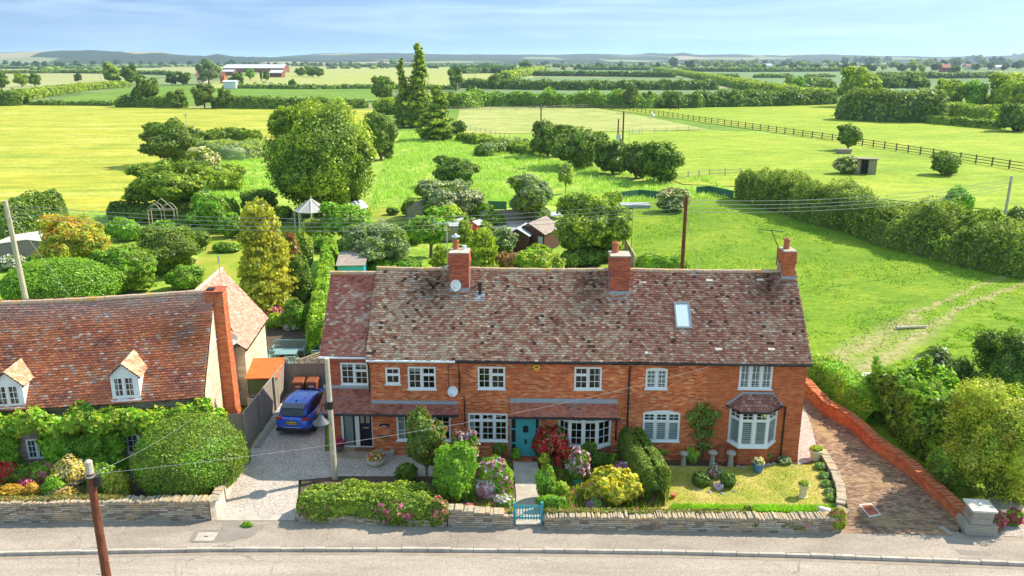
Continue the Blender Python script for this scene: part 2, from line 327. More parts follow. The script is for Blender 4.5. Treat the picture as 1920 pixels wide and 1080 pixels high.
def foliage(name,blobs,ls,mats,seed=0,parent=None,cov=1.7,a1=.22,a2=.14,core=.84,fl=0,flsize=None,vert=0,flat=.35,thick=.10,maxn=40000,asp=1.5,zmin=None,flclus=True,core_mat=0,K2=50,loc=None,mix2=0):
    """blobs: list of (cx,cy,cz,rx,ry,rz). mats: [leaf, flower...]"""
    r=np.random.RandomState(seed); areas=np.array([4*math.pi*(((b[3]*b[4])**1.6+(b[3]*b[5])**1.6+(b[4]*b[5])**1.6)/3)**(1/1.6) for b in blobs])
    tot=min(maxn,int(areas.sum()/(ls*ls*.75)*cov)); VV=[];PM=[];CV=[];CF=[];off=0; base=0
    iv,iF=ico()
    for b,a in zip(blobs,areas):
        n=max(20,int(tot*a/areas.sum())); c=np.array(b[:3]); R=np.array(b[3:6]); lo=Lobes(r,10,K2,a1,a2)
        d=unit(r.randn(n,3)); rad=lo(d)*(1-np.abs(r.randn(n))*thick*.8+.04+.05*(r.rand(n)<.08))
        P=c+d*rad[:,None]*R; nn=unit(unit(d/R)+r.randn(n,3)*.55+np.array([0,0,flat]))
        if zmin is not None: k=P[:,2]>zmin; P=P[k];nn=nn[k];d=d[k];n=len(P)
        pm=np.zeros(n,int)
        if mix2: pm[vnoise(d[:,0]*3+9,d[:,2]*3+d[:,1]*2+9,seed+3)>1-mix2]=1
        sz=np.full(n,ls)
        if fl and len(mats)>1:
            if flclus: cc=vnoise(d[:,0]*5+20,d[:,2]*5+d[:,1]*3+20,seed+5); m=(cc>np.quantile(cc,max(0,1-fl*2.2)))&(r.rand(n)<.5)&(d[:,2]>-.5)
            else: m=r.rand(n)<fl
            f0=2 if mix2 else 1
            pm[m]=f0+r.randint(0,len(mats)-f0,m.sum()); P[m]+=d[m]*ls*.5; sz[m]=flsize or ls
        VV.append(leafquads(r,P,nn,sz,asp,vert)); PM.append(pm)
        cvv=c+iv*(lo(iv)*core)[:,None]*R
        if zmin is not None: cvv[:,2]=np.maximum(cvv[:,2],zmin)
        CV.append(cvv); CF.append(iF+base); base+=len(iv)
    LV=np.concatenate(VV); PM=np.concatenate(PM); nl=len(LV)//4
    V=np.concatenate([LV]+CV); groups=[(np.arange(nl*4).reshape(-1,4),PM),(np.concatenate(CF)+nl*4,core_mat)]
    o=rawmesh(name,V,groups,mats,parent)
    if loc is not None: o.location=loc
    return o
def hedge(name,path,w,h,ls,mats,seed=0,parent=None,cov=1.6,lump=.22,lf=1.2,z0=0,sq=.6,fl=0,flsize=None,maxn=60000,thick=.08,fine=.06,flat=.3,vert=0,taper=True,asp=1.5):
    r=np.random.RandomState(seed); pts=np.array([p[:2] for p in path],float); sg=np.linalg.norm(np.diff(pts,axis=0),axis=1); cum=np.concatenate([[0],np.cumsum(sg)]); Ln=cum[-1]
    def at(s):
        x=np.interp(s,cum,pts[:,0]); y=np.interp(s,cum,pts[:,1]); e=.05*Ln/len(pts)+.01
        dx=np.interp(np.minimum(s+e,Ln),cum,pts[:,0])-np.interp(np.maximum(s-e,0),cum,pts[:,0]); dy=np.interp(np.minimum(s+e,Ln),cum,pts[:,1])-np.interp(np.maximum(s-e,0),cum,pts[:,1]); l=np.hypot(dx,dy)+1e-9
        return x,y,dx/l,dy/l
    def surf(s,th,k):
        x,y,dx,dy=at(s); c=np.cos(th); q=np.sin(th); cx=np.sign(c)*np.abs(c)**sq; qz=np.abs(q)**sq
        m=1-lump+2*lump*vnoise(s/h*lf+5,th*1.3+seed,seed)*1.0+fine*(vnoise(s/h*lf*5,th*5,seed+1)-.5)*2
        if taper: e=np.minimum(s,Ln-s); m=m*np.clip(.35+e/(w*.5),0,1)**.5
        m=m*k; X=x+(-dy)*cx*w/2*m; Y=y+dx*cx*w/2*m; Z=z0+h*qz*m
        N=np.stack([-dy*c,dx*c,q],1); return np.stack([X,Y,Z],1),N
    n=min(maxn,int(Ln*(w+2*h)/(ls*ls*.75)*cov)); s=r.rand(n)*Ln; th=(.0+r.rand(n))*math.pi
    P,Nn=surf(s,th,1-np.abs(r.randn(n))*thick+.03); Nn=unit(Nn+r.randn(n,3)*.55+np.array([0,0,flat])); pm=np.zeros(n,int); sz=np.full(n,ls)
    if fl and len(mats)>1:
        cc=vnoise(s/h*3+7,th*3,seed+9); m=(cc>np.quantile(cc,max(0,1-fl*2.2)))&(r.rand(n)<.5); pm[m]=1+r.randint(0,len(mats)-1,m.sum()); P[m,2]+=ls*.4; sz[m]=flsize or ls
    LV=leafquads(r,P,Nn,sz,asp,vert); a=max(4,int(Ln/h*3)); a=min(a,900); b=12
    ss,tt=np.meshgrid(np.linspace(0,Ln,a),np.linspace(0,math.pi,b),indexing='ij'); C,_=surf(ss.ravel(),tt.ravel(),.86)
    i,j=np.meshgrid(np.arange(a-1),np.arange(b-1),indexing='ij'); i=i.ravel();j=j.ravel(); F=np.stack([i*b+j,(i+1)*b+j,(i+1)*b+j+1,i*b+j+1],1)
    return rawmesh(name,np.concatenate([LV,C]),[(np.arange(n*4).reshape(-1,4),pm),(F+n*4,0)],mats,parent)
def tileroof(name,EL,ER,RR,RL,tw,th,pal,wts,seed,parent,z_sag=0,thick=.03,jit=.012,noisec=.5,lichen=None,mat=None,band=None):
    """individual clay tiles laid on a slope given by eave-left, eave-right, ridge-right, ridge-left"""
    r=np.random.RandomState(seed); EL,ER,RR,RL=[np.array(p,float) for p in (EL,ER,RR,RL)]
    nr=max(2,int(np.linalg.norm(RL-EL)/th)); nc=max(2,int(np.linalg.norm(ER-EL)/tw)); nrm=np.cross(ER-EL,RL-EL); nrm/=np.linalg.norm(nrm)
    def pt(a,b): 
        p=(EL*(1-a)[:,None]+ER*a[:,None])*(1-b)[:,None]+(RL*(1-a)[:,None]+RR*a[:,None])*b[:,None]
        if z_sag: p[:,2]-=z_sag*np.sin(np.pi*a)*(.4+.6*b)+z_sag*.35*(vnoise(a*9+3,b*4,seed)-.5)
        return p
    R,C=np.meshgrid(np.arange(nr),np.arange(-1,nc+1),indexing='ij'); R=R.ravel();C=C.ravel(); sh=.5*(R%2); n=len(R)
    a0=(C+sh+.02)/nc; a1=(C+sh+.98)/nc; k=(a1>0.002)&(a0<.998); R,C,a0,a1=R[k],C[k],np.clip(a0[k],0,1),np.clip(a1[k],0,1); n=len(R)
    b0=(R+r.uniform(-.08,.08,n))/nr; b1=(R+1.25)/nr; b0=np.clip(b0,-.01,1); b1=np.clip(b1,0,1.0)
    lo=thick*(1+r.rand(n)*.3)+np.abs(r.randn(n))*jit; hi=np.full(n,.004)+r.rand(n)*.004; tw_=r.randn(n)*jit*.5
    p0=pt(a0,b0)+nrm*(lo+tw_)[:,None]; p1=pt(a1,b0)+nrm*(lo-tw_)[:,None]; p2=pt(a1,b1)+nrm*hi[:,None]; p3=pt(a0,b1)+nrm*hi[:,None]; q0=pt(a0,b0)-nrm*.002; q1=pt(a1,b0)-nrm*.002
    V=np.stack([p0,p1,p2,p3,q0,q1],1).reshape(-1,3); bi=np.arange(n)*6
    F=np.concatenate([np.stack([bi,bi+1,bi+2,bi+3],1),np.stack([bi+4,bi+5,bi+1,bi],1)])
    am=(a0+a1)/2; bm_=(b0+b1)/2; f1=vnoise(am*nc/7,bm_*nr/5,seed+1); f2=vnoise(am*nc/2.2,bm_*nr/2.2,seed+2)
    pal=np.array(pal); w=np.array(wts,float); cw=np.cumsum(w/w.sum()); val=np.clip(r.rand(n)*(1-noisec)+noisec*(f1*.6+f2*.4-.5)*1.5+noisec*.5,0,.999); ci=np.searchsorted(cw,val); ci=np.clip(ci,0,len(pal)-1)
    col=pal[ci]*(.92+.28*r.rand(n))[:,None]
    if lichen is not None:
        m=r.rand(n)<lichen[1]*(.3+1.4*f2); col[m]=np.array(lichen[0])*(.8+.4*r.rand(m.sum()))[:,None]
    if band is not None: col=band(am,bm_,col,r)
    col=np.repeat(np.concatenate([np.clip(col,0,1),np.ones((n,1))],1),6,0); edge=np.arange(len(col))%6>3; col[edge,:3]=col[edge,:3]*.3+np.array([.02,.015,.01])   # gap shade between tile rows painted into the lower edge colour
    # underlay
    ua,ub=np.meshgrid(np.linspace(0,1,20),np.linspace(0,1,6),indexing='ij'); U=pt(ua.ravel(),ub.ravel())-nrm*.02; i,j=np.meshgrid(np.arange(19),np.arange(5),indexing='ij'); i=i.ravel();j=j.ravel()
    UF=np.stack([i*6+j,(i+1)*6+j,(i+1)*6+j+1,i*6+j+1],1)+len(V)
    col=np.concatenate([col,np.tile([.05,.03,.025,1],(len(U),1))])
    return rawmesh(name,np.concatenate([V,U]),[(F,0),(UF,0)],[mat or MT['tile']],parent,col=col), pt
MT['tile']=attrm('clay_tile')
# ============================================================ GROUND, ROAD, FIELDS
GZ=.10
def flat(name,pts,z,mat,sub=False):
    mb=MB(); mb.face([(p[0],p[1],z) for p in pts]); o=mb.build(name,mat); return struct(o)
def px(pts,z=0): return [G(u,v,z) for u,v in pts]
def flowers_extra(t,tc,col):
    n=nd(t,'ShaderNodeTexNoise',{'Vector':nd(t,'ShaderNodeMapping',{'Vector':tc,'Scale':(.05,.11,1)}).outputs[0],'Scale':1,'Detail':7,'Roughness':.62}).outputs[0]
    return mix(t,ramp(t,n,[(.46,(0,0,0)),(.68,(.85,.85,.85))]),col,(.44,.40,.045))
def tuft(t,tc,col):
    n=nd(t,'ShaderNodeTexNoise',{'Vector':nd(t,'ShaderNodeMapping',{'Vector':tc,'Scale':(.9,1.6,1)}).outputs[0],'Scale':1.2,'Detail':5,'Roughness':.7}).outputs[0]
    return mix(t,1,col,ramp(t,n,[(.3,(.62,.72,.6)),(.7,(1.3,1.2,1.2))]),'MULTIPLY')

TA,TB=G(1935,515),G(1600,668); TDv=(TB-TA).normalized(); TN=Vector((-TDv.y,TDv.x,0))
def trackx(t,tc,col):
    col=tuft(t,tc,col)
    wn=nd(t,'ShaderNodeTexNoise',{'Vector':tc,'Scale':.35,'Detail':6,'Roughness':.7}).outputs[0]
    d=nd(t,'ShaderNodeVectorMath',{0:nd(t,'ShaderNodeVectorMath',{0:tc,1:tuple(-TA)},operation='ADD').outputs[0],1:tuple(TN)},operation='DOT_PRODUCT').outputs['Value']
    s=nd(t,'ShaderNodeVectorMath',{0:nd(t,'ShaderNodeVectorMath',{0:tc,1:tuple(-TA)},operation='ADD').outputs[0],1:tuple(TDv)},operation='DOT_PRODUCT').outputs['Value']
    bend=M(t,'MULTIPLY',M(t,'SINE',M(t,'MULTIPLY',s,.13)),.7); d=M(t,'ADD',M(t,'ADD',d,bend),M(t,'MULTIPLY',M(t,'SUBTRACT',wn,.5),2.6))
    L_=(TB-TA).length; wide=M(t,'MULTIPLY',M(t,'SUBTRACT',s,L_*.55),.16,True); ad=M(t,'ABSOLUTE',d)
    rut=M(t,'SUBTRACT',1.0,M(t,'DIVIDE',M(t,'ABSOLUTE',M(t,'SUBTRACT',ad,.85)),M(t,'ADD',.45,M(t,'MULTIPLY',wide,.8))),True)
    end=M(t,'SUBTRACT',1.0,M(t,'MULTIPLY',M(t,'SUBTRACT',s,L_+2.5),.4,True),True); f=M(t,'MULTIPLY',rut,end)
    fn=nd(t,'ShaderNodeTexNoise',{'Vector':tc,'Scale':2.2,'Detail':5,'Roughness':.75}).outputs[0]; f=M(t,'MULTIPLY',f,ramp(t,fn,[(.36,(0,0,0)),(.56,(1,1,1))]),True)
    return mix(t,f,col,ramp(t,fn,[(.35,(.27,.22,.10)),(.5,(.40,.31,.17)),(.7,(.50,.40,.25))]))
def tuft2(t,tc,col):
    n=nd(t,'ShaderNodeTexNoise',{'Vector':nd(t,'ShaderNodeMapping',{'Vector':tc,'Scale':(.5,1.3,1)}).outputs[0],'Scale':.32,'Detail':6,'Roughness':.72}).outputs[0]
    return mix(t,1,col,ramp(t,n,[(.32,(.66,.74,.66)),(.68,(1.28,1.2,1.25))]),'MULTIPLY')
def gold2(t,tc,col): return tuft2(t,tc,flowers_extra(t,tc,col))
def tramx(t,tc,col):
    s=nd(t,'ShaderNodeSeparateXYZ',{0:nd(t,'ShaderNodeMapping',{'Vector':tc,'Rotation':(0,0,.5)}).outputs[0]}).outputs[0]; f=M(t,'FRACT',M(t,'DIVIDE',s,22.0)); k=M(t,'LESS_THAN',f,.06); return tuft2(t,tc,mix(t,M(t,'MULTIPLY',k,.5),col,(.07,.13,.05)))
MT['g_meadow']=noisy('meadow_grass',[(.30,(.17,.30,.030)),(.48,(.26,.39,.045)),(.60,(.36,.45,.08)),(.75,(.48,.50,.17))],.10,8,.95,1.6,.6,.15,(1,1.6,1),tuft)
MT['g_gold']=noisy('buttercup_hay_meadow',[(.28,(.20,.28,.03)),(.42,(.30,.35,.035)),(.56,(.41,.42,.06)),(.72,(.52,.50,.15))],.055,8,.95,1.4,.5,.15,(.7,1.9,1),gold2)
MT['g_bright']=noisy('bright_grass',[(.3,(.11,.21,.010)),(.5,(.17,.28,.015)),(.7,(.26,.33,.025))],.16,8,.95,3.2,.8,.12,(1,1,1),trackx)
MT['g_past']=noisy('yellow_green_pasture',[(.3,(.20,.31,.025)),(.5,(.28,.37,.032)),(.7,(.38,.41,.05))],.035,7,.95,1.2,.3,.1,(.6,1.4,1),tuft2)
MT['g_green']=noisy('mid_green_pasture',[(.3,(.11,.21,.022)),(.6,(.17,.28,.03)),(.75,(.22,.31,.05))],.03,6,.95,.8,.3,.1,(.6,1.6,1),tuft2)
MT['g_crop']=noisy('blue_green_crop',[(.3,(.14,.22,.09)),(.7,(.19,.28,.12))],.02,5,.95,.6,.2,.1,(.5,1.5,1),tramx)
MT['g_straw']=noisy('pale_hay',[(.3,(.28,.31,.11)),(.7,(.40,.39,.17))],.02,5,.95,.6,.3,.1,(.5,1.5,1))
MT['g_pad']=noisy('seeding_paddock',[(.3,(.25,.32,.07)),(.5,(.35,.38,.11)),(.7,(.45,.43,.17))],.08,8,.95,1.5,.4,.1,(.7,1.5,1),tuft2)
MT['g_plain']=noisy('far_plain',[(.35,(.10,.17,.05)),(.5,(.15,.22,.07)),(.60,(.32,.31,.14)),(.66,(.12,.19,.07))],.0035,3,.95,.05,.2,.1,(.4,1.5,1))
MT['g_lawn']=noisy('dry_lawn',[(.3,(.20,.27,.035)),(.45,(.36,.35,.06)),(.6,(.50,.40,.12)),(.75,(.56,.44,.18))],.55,8,.95,14,.6,.02)
MT['g_soil']=MT['soil']
def xt(t,tc,col):
    v=nd(t,'ShaderNodeTexVoronoi',{'Vector':tc,'Scale':26.0}); k=ramp(t,nd(t,'ShaderNodeSeparateXYZ',{0:v.outputs['Color']}).outputs[0],[(0,(.55,.55,.57)),(.5,(1,1,1)),(1,(1.35,1.32,1.3))]); return mix(t,1,col,k,'MULTIPLY')
MT['gravel']=noisy('pale_gravel',[(.3,(.40,.35,.31)),(.7,(.54,.47,.42))],.8,5,.95,60,.8,.02,(1,1,1),xt)
def crk(t,tc,col):
    wn=nd(t,'ShaderNodeTexNoise',{'Vector':tc,'Scale':.9,'Detail':5}).outputs['Color']
    wv=nd(t,'ShaderNodeVectorMath',{0:wn,1:(1.2,1.2,0)},operation='MULTIPLY').outputs[0]; pv=nd(t,'ShaderNodeVectorMath',{0:tc,1:wv},operation='ADD').outputs[0]
    v=nd(t,'ShaderNodeTexVoronoi',{'Vector':pv,'Scale':.33},feature='DISTANCE_TO_EDGE').outputs[0]
    k=ramp(t,v,[(0,(1,1,1)),(.006,(0,0,0))]); g=nd(t,'ShaderNodeTexNoise',{'Vector':tc,'Scale':.25,'Detail':2}).outputs[0]
    k=M(t,'MULTIPLY',k,ramp(t,g,[(.5,(0,0,0)),(.6,(.8,.8,.8))])); col=mix(t,k,col,(.13,.11,.09))
    w2=nd(t,'ShaderNodeTexVoronoi',{'Vector':tc,'Scale':38.0}); kk=ramp(t,nd(t,'ShaderNodeSeparateXYZ',{0:w2.outputs['Color']}).outputs[0],[(0,(.72,.72,.72)),(1,(1.22,1.2,1.18))]); return mix(t,1,col,kk,'MULTIPLY')
MT['road']=noisy('worn_road_surface',[(.3,(.29,.25,.21)),(.5,(.38,.33,.275)),(.7,(.46,.40,.335))],.5,7,.95,45,.7,.01,(.25,2.2,1),crk)
MT['pave']=noisy('pavement_tarmac',[(.3,(.26,.22,.18)),(.5,(.34,.29,.24)),(.7,(.43,.365,.30))],.45,6,.95,40,.5,.006,(.5,1.5,1),crk)
MT['kerb']=noisy('kerb_stone',[(.3,(.38,.33,.28)),(.7,(.56,.50,.42))],2,5,.9,30,.4,.01)
MT['patch']=noisy('tarmac_patch',[(.3,(.22,.19,.165)),(.7,(.30,.26,.22))],1,5,.9,50,.4,.005)
g=flat('ground',[(-9000,-40),(9000,-40),(9000,9000),(-9000,9000)],-.11,'g_plain')
kerbpx=[(-500,1046),(0,1033),(400,1025),(700,1025),(1000,1027),(1250,1030),(1500,1036),(1750,1045),(1920,1052),(2500,1085)]
KL=[G(u,v,GZ) for u,v in kerbpx]
KL[0]=Vector((-40,KL[1].y-.9,GZ)); KL[-1]=Vector((45,KL[-2].y-1.6,GZ))
def kerb_at(s):   # s metres along the kerb
    for a,b in zip(KL,KL[1:]):
        l=(b-a).length
        if s<=l: return a+(b-a)*(s/l),(b-a).normalized()
        s-=l
    return KL[-1],(KL[-1]-KL[-2]).normalized()
KLEN=sum((b-a).length for a,b in zip(KL,KL[1:]))
mb=MB(); n0=[(p.x,p.y-.09,-.03) for p in KL]
mb.face([(-40,8,-.03),(45,8,-.03)]+n0[::-1]); road=struct(mb.build('road','road'))
mb=MB(); s=0; rr=random.Random(3)
while s<KLEN-1:
    l=rr.uniform(.75,1.0); a,_=kerb_at(s+.008); b,_=kerb_at(s+l-.008); hz=GZ+rr.uniform(-.01,.012)
    mb.seg(a,b,-.1,hz,.0,.13)
    s+=l
struct(mb.build('kerb','kerb',bevel=.012))
# pavement : from the kerb back to the wall line
WLpx=[(-300,983),(0,981),(200,978),(400,976),(560,980),(700,985),(960,990),(1250,994),(1560,998),(1600,1000),(1800,1006),(1920,1012)]
WL=[G(u,v,GZ) for u,v in WLpx]; WL[0]=Vector((-40,WL[1].y-.5,GZ)); WL.append(Vector((45,WL[-1].y-1.2,GZ)))
mb=MB(); mb.face([(p.x,p.y-.005,GZ) for p in KL]+[(p.x,p.y+.25,GZ) for p in WL[::-1]]); struct(mb.build('pavement','pave'))
# gutter strip of grit along the kerb
mb=MB(); mb.face([(p.x,p.y-.34,-.024) for p in KL]+[(p.x,p.y-.135,-.024) for p in KL[::-1]]); MT['grit']=noisy('gutter_grit',[(.3,(.26,.21,.165)),(.7,(.38,.31,.24))],2,5,.95,40,.5,.01); struct(mb.build('gutter_strip','grit'))
# pavement patches
def patch(name,pts,z,mat): return flat(name,px(pts,z),z,mat)
patch('pavement_patch',[(352,1016),(366,993),(420,993),(440,985),(500,985),(470,1008),(420,1017)],GZ+.004,'patch')
patch('pavement_patch',[(1790,1030),(1850,1034),(1862,1042),(1800,1040)],GZ+.004,'patch')
patch('pavement_patch',[(600,1006),(760,1006),(770,1022),(598,1020)],GZ+.004,'pave')
# front plots (all at pavement level, solid edges hidden by the walls)
patch('gravel_drive',[(408,974),(556,974),(560,900),(640,893),(830,893),(800,845),(700,848),(610,846),(606,690),(534,690),(533,745),(468,845),(452,850)],GZ+.012,'gravel')
patch('drive_threshold',[(404,976),(556,976),(556,966),(412,966)],GZ+.02,'conc')
MT['slab']=bricky('porch_slabs',[(0,(.34,.27,.20)),(1,(.46,.38,.29))],(.25,.2,.16),bw=.45,bh=.3)
patch('garden_soil',[(830,975),(560,975),(565,900),(640,895),(830,893),(800,848),(1000,860),(1500,866),(1545,860),(1590,985)],GZ+.004,'g_soil')
patch('garden_path',[(966,985),(1018,985),(1013,930),(1008,866),(962,866),(968,930)],GZ+.03,'conc')
patch('garden_path',[(1085,935),(1105,925),(1120,905),(1085,893),(1062,905),(1060,922)],GZ+.03,'gravel')
patch('front_lawn',[(1200,957),(1573,965),(1560,910),(1535,868),(1500,872),(1460,868),(1375,875),(1250,873),(1215,885)],GZ+.016,'g_lawn')
patch('block_drive',[(1582,999),(1785,1004),(1808,985),(1776,955),(1711,895),(1635,841),(1595,804),(1546,776),(1510,743),(1490,715),(1496,870),(1540,855),(1580,920),(1592,960)],GZ+.008,'paver')
patch('gravel_strip',[(1496,872),(1536,860),(1522,800),(1507,760),(1498,800)],GZ+.012,'gravel')
patch('far_gravel',[(1842,1003),(2100,1015),(2100,900),(1900,905),(1830,950)],GZ+.012,'gravel')
patch('left_garden_soil',[(-300,978),(400,972),(445,850),(452,800),(-300,800)],GZ+.004,'g_soil')
# fields (z rises a few mm to cm with each layer)
F=[]
FC=[0]
def field(pts,mat,z,lab=None):
    FC[0]+=1; return flat('field',px(pts),-.095+.006*FC[0],mat)
field([(-2600,420),(4200,420),(4200,205),(-2600,205)],'g_green',-.09)
field([(-700,1000),(2600,1000),(2600,245),(-700,245)],'g_meadow',-.085)
field([(-900,392),(330,396),(345,330),(360,262),(410,245),(520,235),(560,204),(0,196),(-900,186)],'g_gold',-.07)
field([(330,262),(410,245),(560,204),(700,204),(720,260),(740,290),(520,300),(400,290)],'g_gold',-.065)
field([(-900,192),(60,193),(230,165),(420,158),(700,166),(720,192),(600,200),(0,194)],'g_green',-.05)
field([(-900,180),(-100,178),(70,163),(230,152),(230,137),(-900,141)],'g_straw',-.04)
field([(-900,138),(860,138),(860,124),(300,126),(-900,130)],'g_straw',-.04)
field([(370,165),(700,163),(1000,163),(1000,124),(540,125),(480,140),(420,150)],'g_pad',-.03)
field([(900,163),(960,146),(1345,148),(1345,164),(1100,163)],'g_crop',-.02)
field([(1015,144),(1030,130),(1215,132),(1270,142)],'g_crop',-.02)
field([(890,192),(900,168),(1390,170),(1440,180),(1400,193)],'g_crop',-.02)
field([(1280,150),(1300,134),(1580,134),(1590,152),(1400,162)],'g_crop',-.02)
field([(1400,166),(1450,153),(1580,154),(1900,160),(1900,176),(1500,172)],'g_crop',-.015)
field([(1640,176),(1640,186),(1800,190),(1850,183)],'g_straw',-.01)
field([(850,252),(862,205),(1115,202),(1230,222),(1330,243),(1150,246)],'g_pad',-.05)
field([(1115,201),(1270,200),(1560,193),(2400,200),(2600,420),(1990,335),(1560,263)],'g_past',-.05)
field([(1180,252),(1330,243),(1560,263),(1925,322),(2700,470),(2300,560),(1880,395),(1640,372),(1430,352),(1280,345),(1180,310)],'g_past',-.045)
field([(1188,370),(1400,372),(1700,470),(1925,500),(2600,640),(2400,1000),(1700,870),(1500,800),(1180,560)],'g_bright',-.04)
patch('back_lawn',[(345,545),(440,545),(455,480),(445,436),(395,438),(385,470),(330,520)],.03,MT.setdefault('g_lawn2',noisy('garden_lawn',[(.3,(.17,.27,.02)),(.5,(.27,.33,.03)),(.65,(.44,.36,.08))],.3,6,.95,6,.5,.03)))
patch('back_lawn',[(690,422),(880,420),(870,388),(690,388)],.03,'g_lawn2')
patch('patio',[(500,660),(640,700),(600,610),(500,600)],.03,'soil')
patch('garden_yard',[(880,470),(1020,470),(1010,415),(900,415)],.035,'gravel')
# hills on the horizon
def hills(name,prof,y0,y1,seed,dz=0):
    us=np.linspace(-500,2400,260); v=np.interp(us,[p[0] for p in prof],[p[1] for p in prof])-1.2*(vnoise(us/23,us*0,seed)-.5)-.8*(vnoise(us/7,us*0,seed+1))
    V=[];rows=10
    for k in range(rows):
        f=k/(rows-1); Y=y0+(y1-y0)*f
        for u,vv in zip(us,v):
            top=PY(u,vv,y1); h=max(0,top.z); V.append((top.x*Y/y1,Y,-1+(h+1)*math.sin(f*math.pi/2)**1.3))
    n=len(us); i,j=np.meshgrid(np.arange(rows-1),np.arange(n-1),indexing='ij'); i=i.ravel();j=j.ravel(); F_=np.stack([i*n+j,i*n+j+1,(i+1)*n+j+1,(i+1)*n+j],1)
    V=V+[(x,y1+150,-5) for (x,y,z) in V[-n:]]
    j=np.arange(n-1); F2=np.stack([(rows-1)*n+j,(rows-1)*n+j+1,rows*n+j+1,rows*n+j],1)
    o=rawmesh(name,np.array(V),[(F_,0),(F2,0)],['hill']); return struct(o)
def hx(t,tc,col):
    v=nd(t,'ShaderNodeTexVoronoi',{'Vector':nd(t,'ShaderNodeMapping',{'Vector':tc,'Scale':(.0032,.0022,.02)}).outputs[0],'Scale':1}); k=nd(t,'ShaderNodeSeparateXYZ',{0:v.outputs['Color']}).outputs[0]
    return mix(t,ramp(t,k,[(.70,(0,0,0)),(.74,(1,1,1))],'CONSTANT'),col,ramp(t,k,[(.6,(.24,.27,.12)),(.82,(.12,.18,.07)),(.92,(.36,.32,.18))],'CONSTANT'))
MT['hill']=noisy('wooded_hillside',[(.35,(.02,.045,.02)),(.65,(.045,.08,.03))],.01,7,1,.06,1,3,(1,1,1),hx)
hills('hills',[(-500,100),(0,99),(60,97),(130,95),(180,95),(240,98),(300,98),(345,104),(385,105),(408,101),(440,106),(520,109),(700,112),(2400,112)],3600,4600,3)
hills('far_hills',[(-500,108),(380,108),(520,107),(560,104),(600,101),(650,99),(740,100),(800,101),(930,103),(1040,103),(1130,101),(1180,103),(1215,100),(1260,101),(1280,99),(1310,103),(1360,102),(1450,104),(1550,102),(1650,105),(1800,107),(1905,104),(1920,99),(2400,98)],5200,6600,7)

# ============================================================ TERRACE OF THREE BRICK COTTAGES
TF=Frame((-6.32,33.15),math.radians(-1.64))
ED,EZ,SL,RD,RZ=-.25,4.85,3.35/3.27,3.1,8.12
def fr(u,v,d=0): p=TF.plane(u,v,d); return p.x,p.z
def house(name,label,s0): 
    p=TF.o+TF.x*s0; t=thing(name,label,'house',(p.x,p.y,0),TF.a); t['_s0']=s0; return t
HA=house('brick_cottage','left brick terrace cottage with lower red roofed side bay and black front door',0)
HB=house('brick_cottage','middle brick terrace cottage with turquoise front door under a red tiled canopy',3.84)
HC=house('brick_cottage','right end brick terrace cottage with shuttered white bay window and a rooflight',11.45)
S0={HA:0,HB:3.84,HC:11.45}
def hb(mb,name,mat,h,par=None,**k):
    o=mb.build(name,mat,par or h,**k)
    if par is None: o.location=(-S0[h],0,0)
    return o
def wallholes(mb,s0,s1,z0,z1,d,holes,rev=.16):
    xs=sorted({s0,s1}|{round(x,3) for h in holes for x in h[:2]}); zs=sorted({z0,z1}|{round(z,3) for h in holes for z in h[2:4]})
    for a,b in zip(xs,xs[1:]):
        for c,e in zip(zs,zs[1:]):
            mx_,mz_=(a+b)/2,(c+e)/2
            if any(h[0]<mx_<h[1] and h[2]<mz_<h[3] for h in holes): continue
            mb.face([(a,d,c),(b,d,c),(b,d,e),(a,d,e)])
    for x0,x1,c,e in [h[:4] for h in holes]:
        mb.face([(x0,d,c),(x0,d,e),(x0,d+rev,e),(x0,d+rev,c)]); mb.face([(x1,d,e),(x1,d,c),(x1,d+rev,c),(x1,d+rev,e)])
        mb.face([(x0,d,e),(x1,d,e),(x1,d+rev,e),(x0,d+rev,e)]); mb.face([(x0,d,c),(x0,d+rev,c),(x1,d+rev,c),(x1,d,c)])
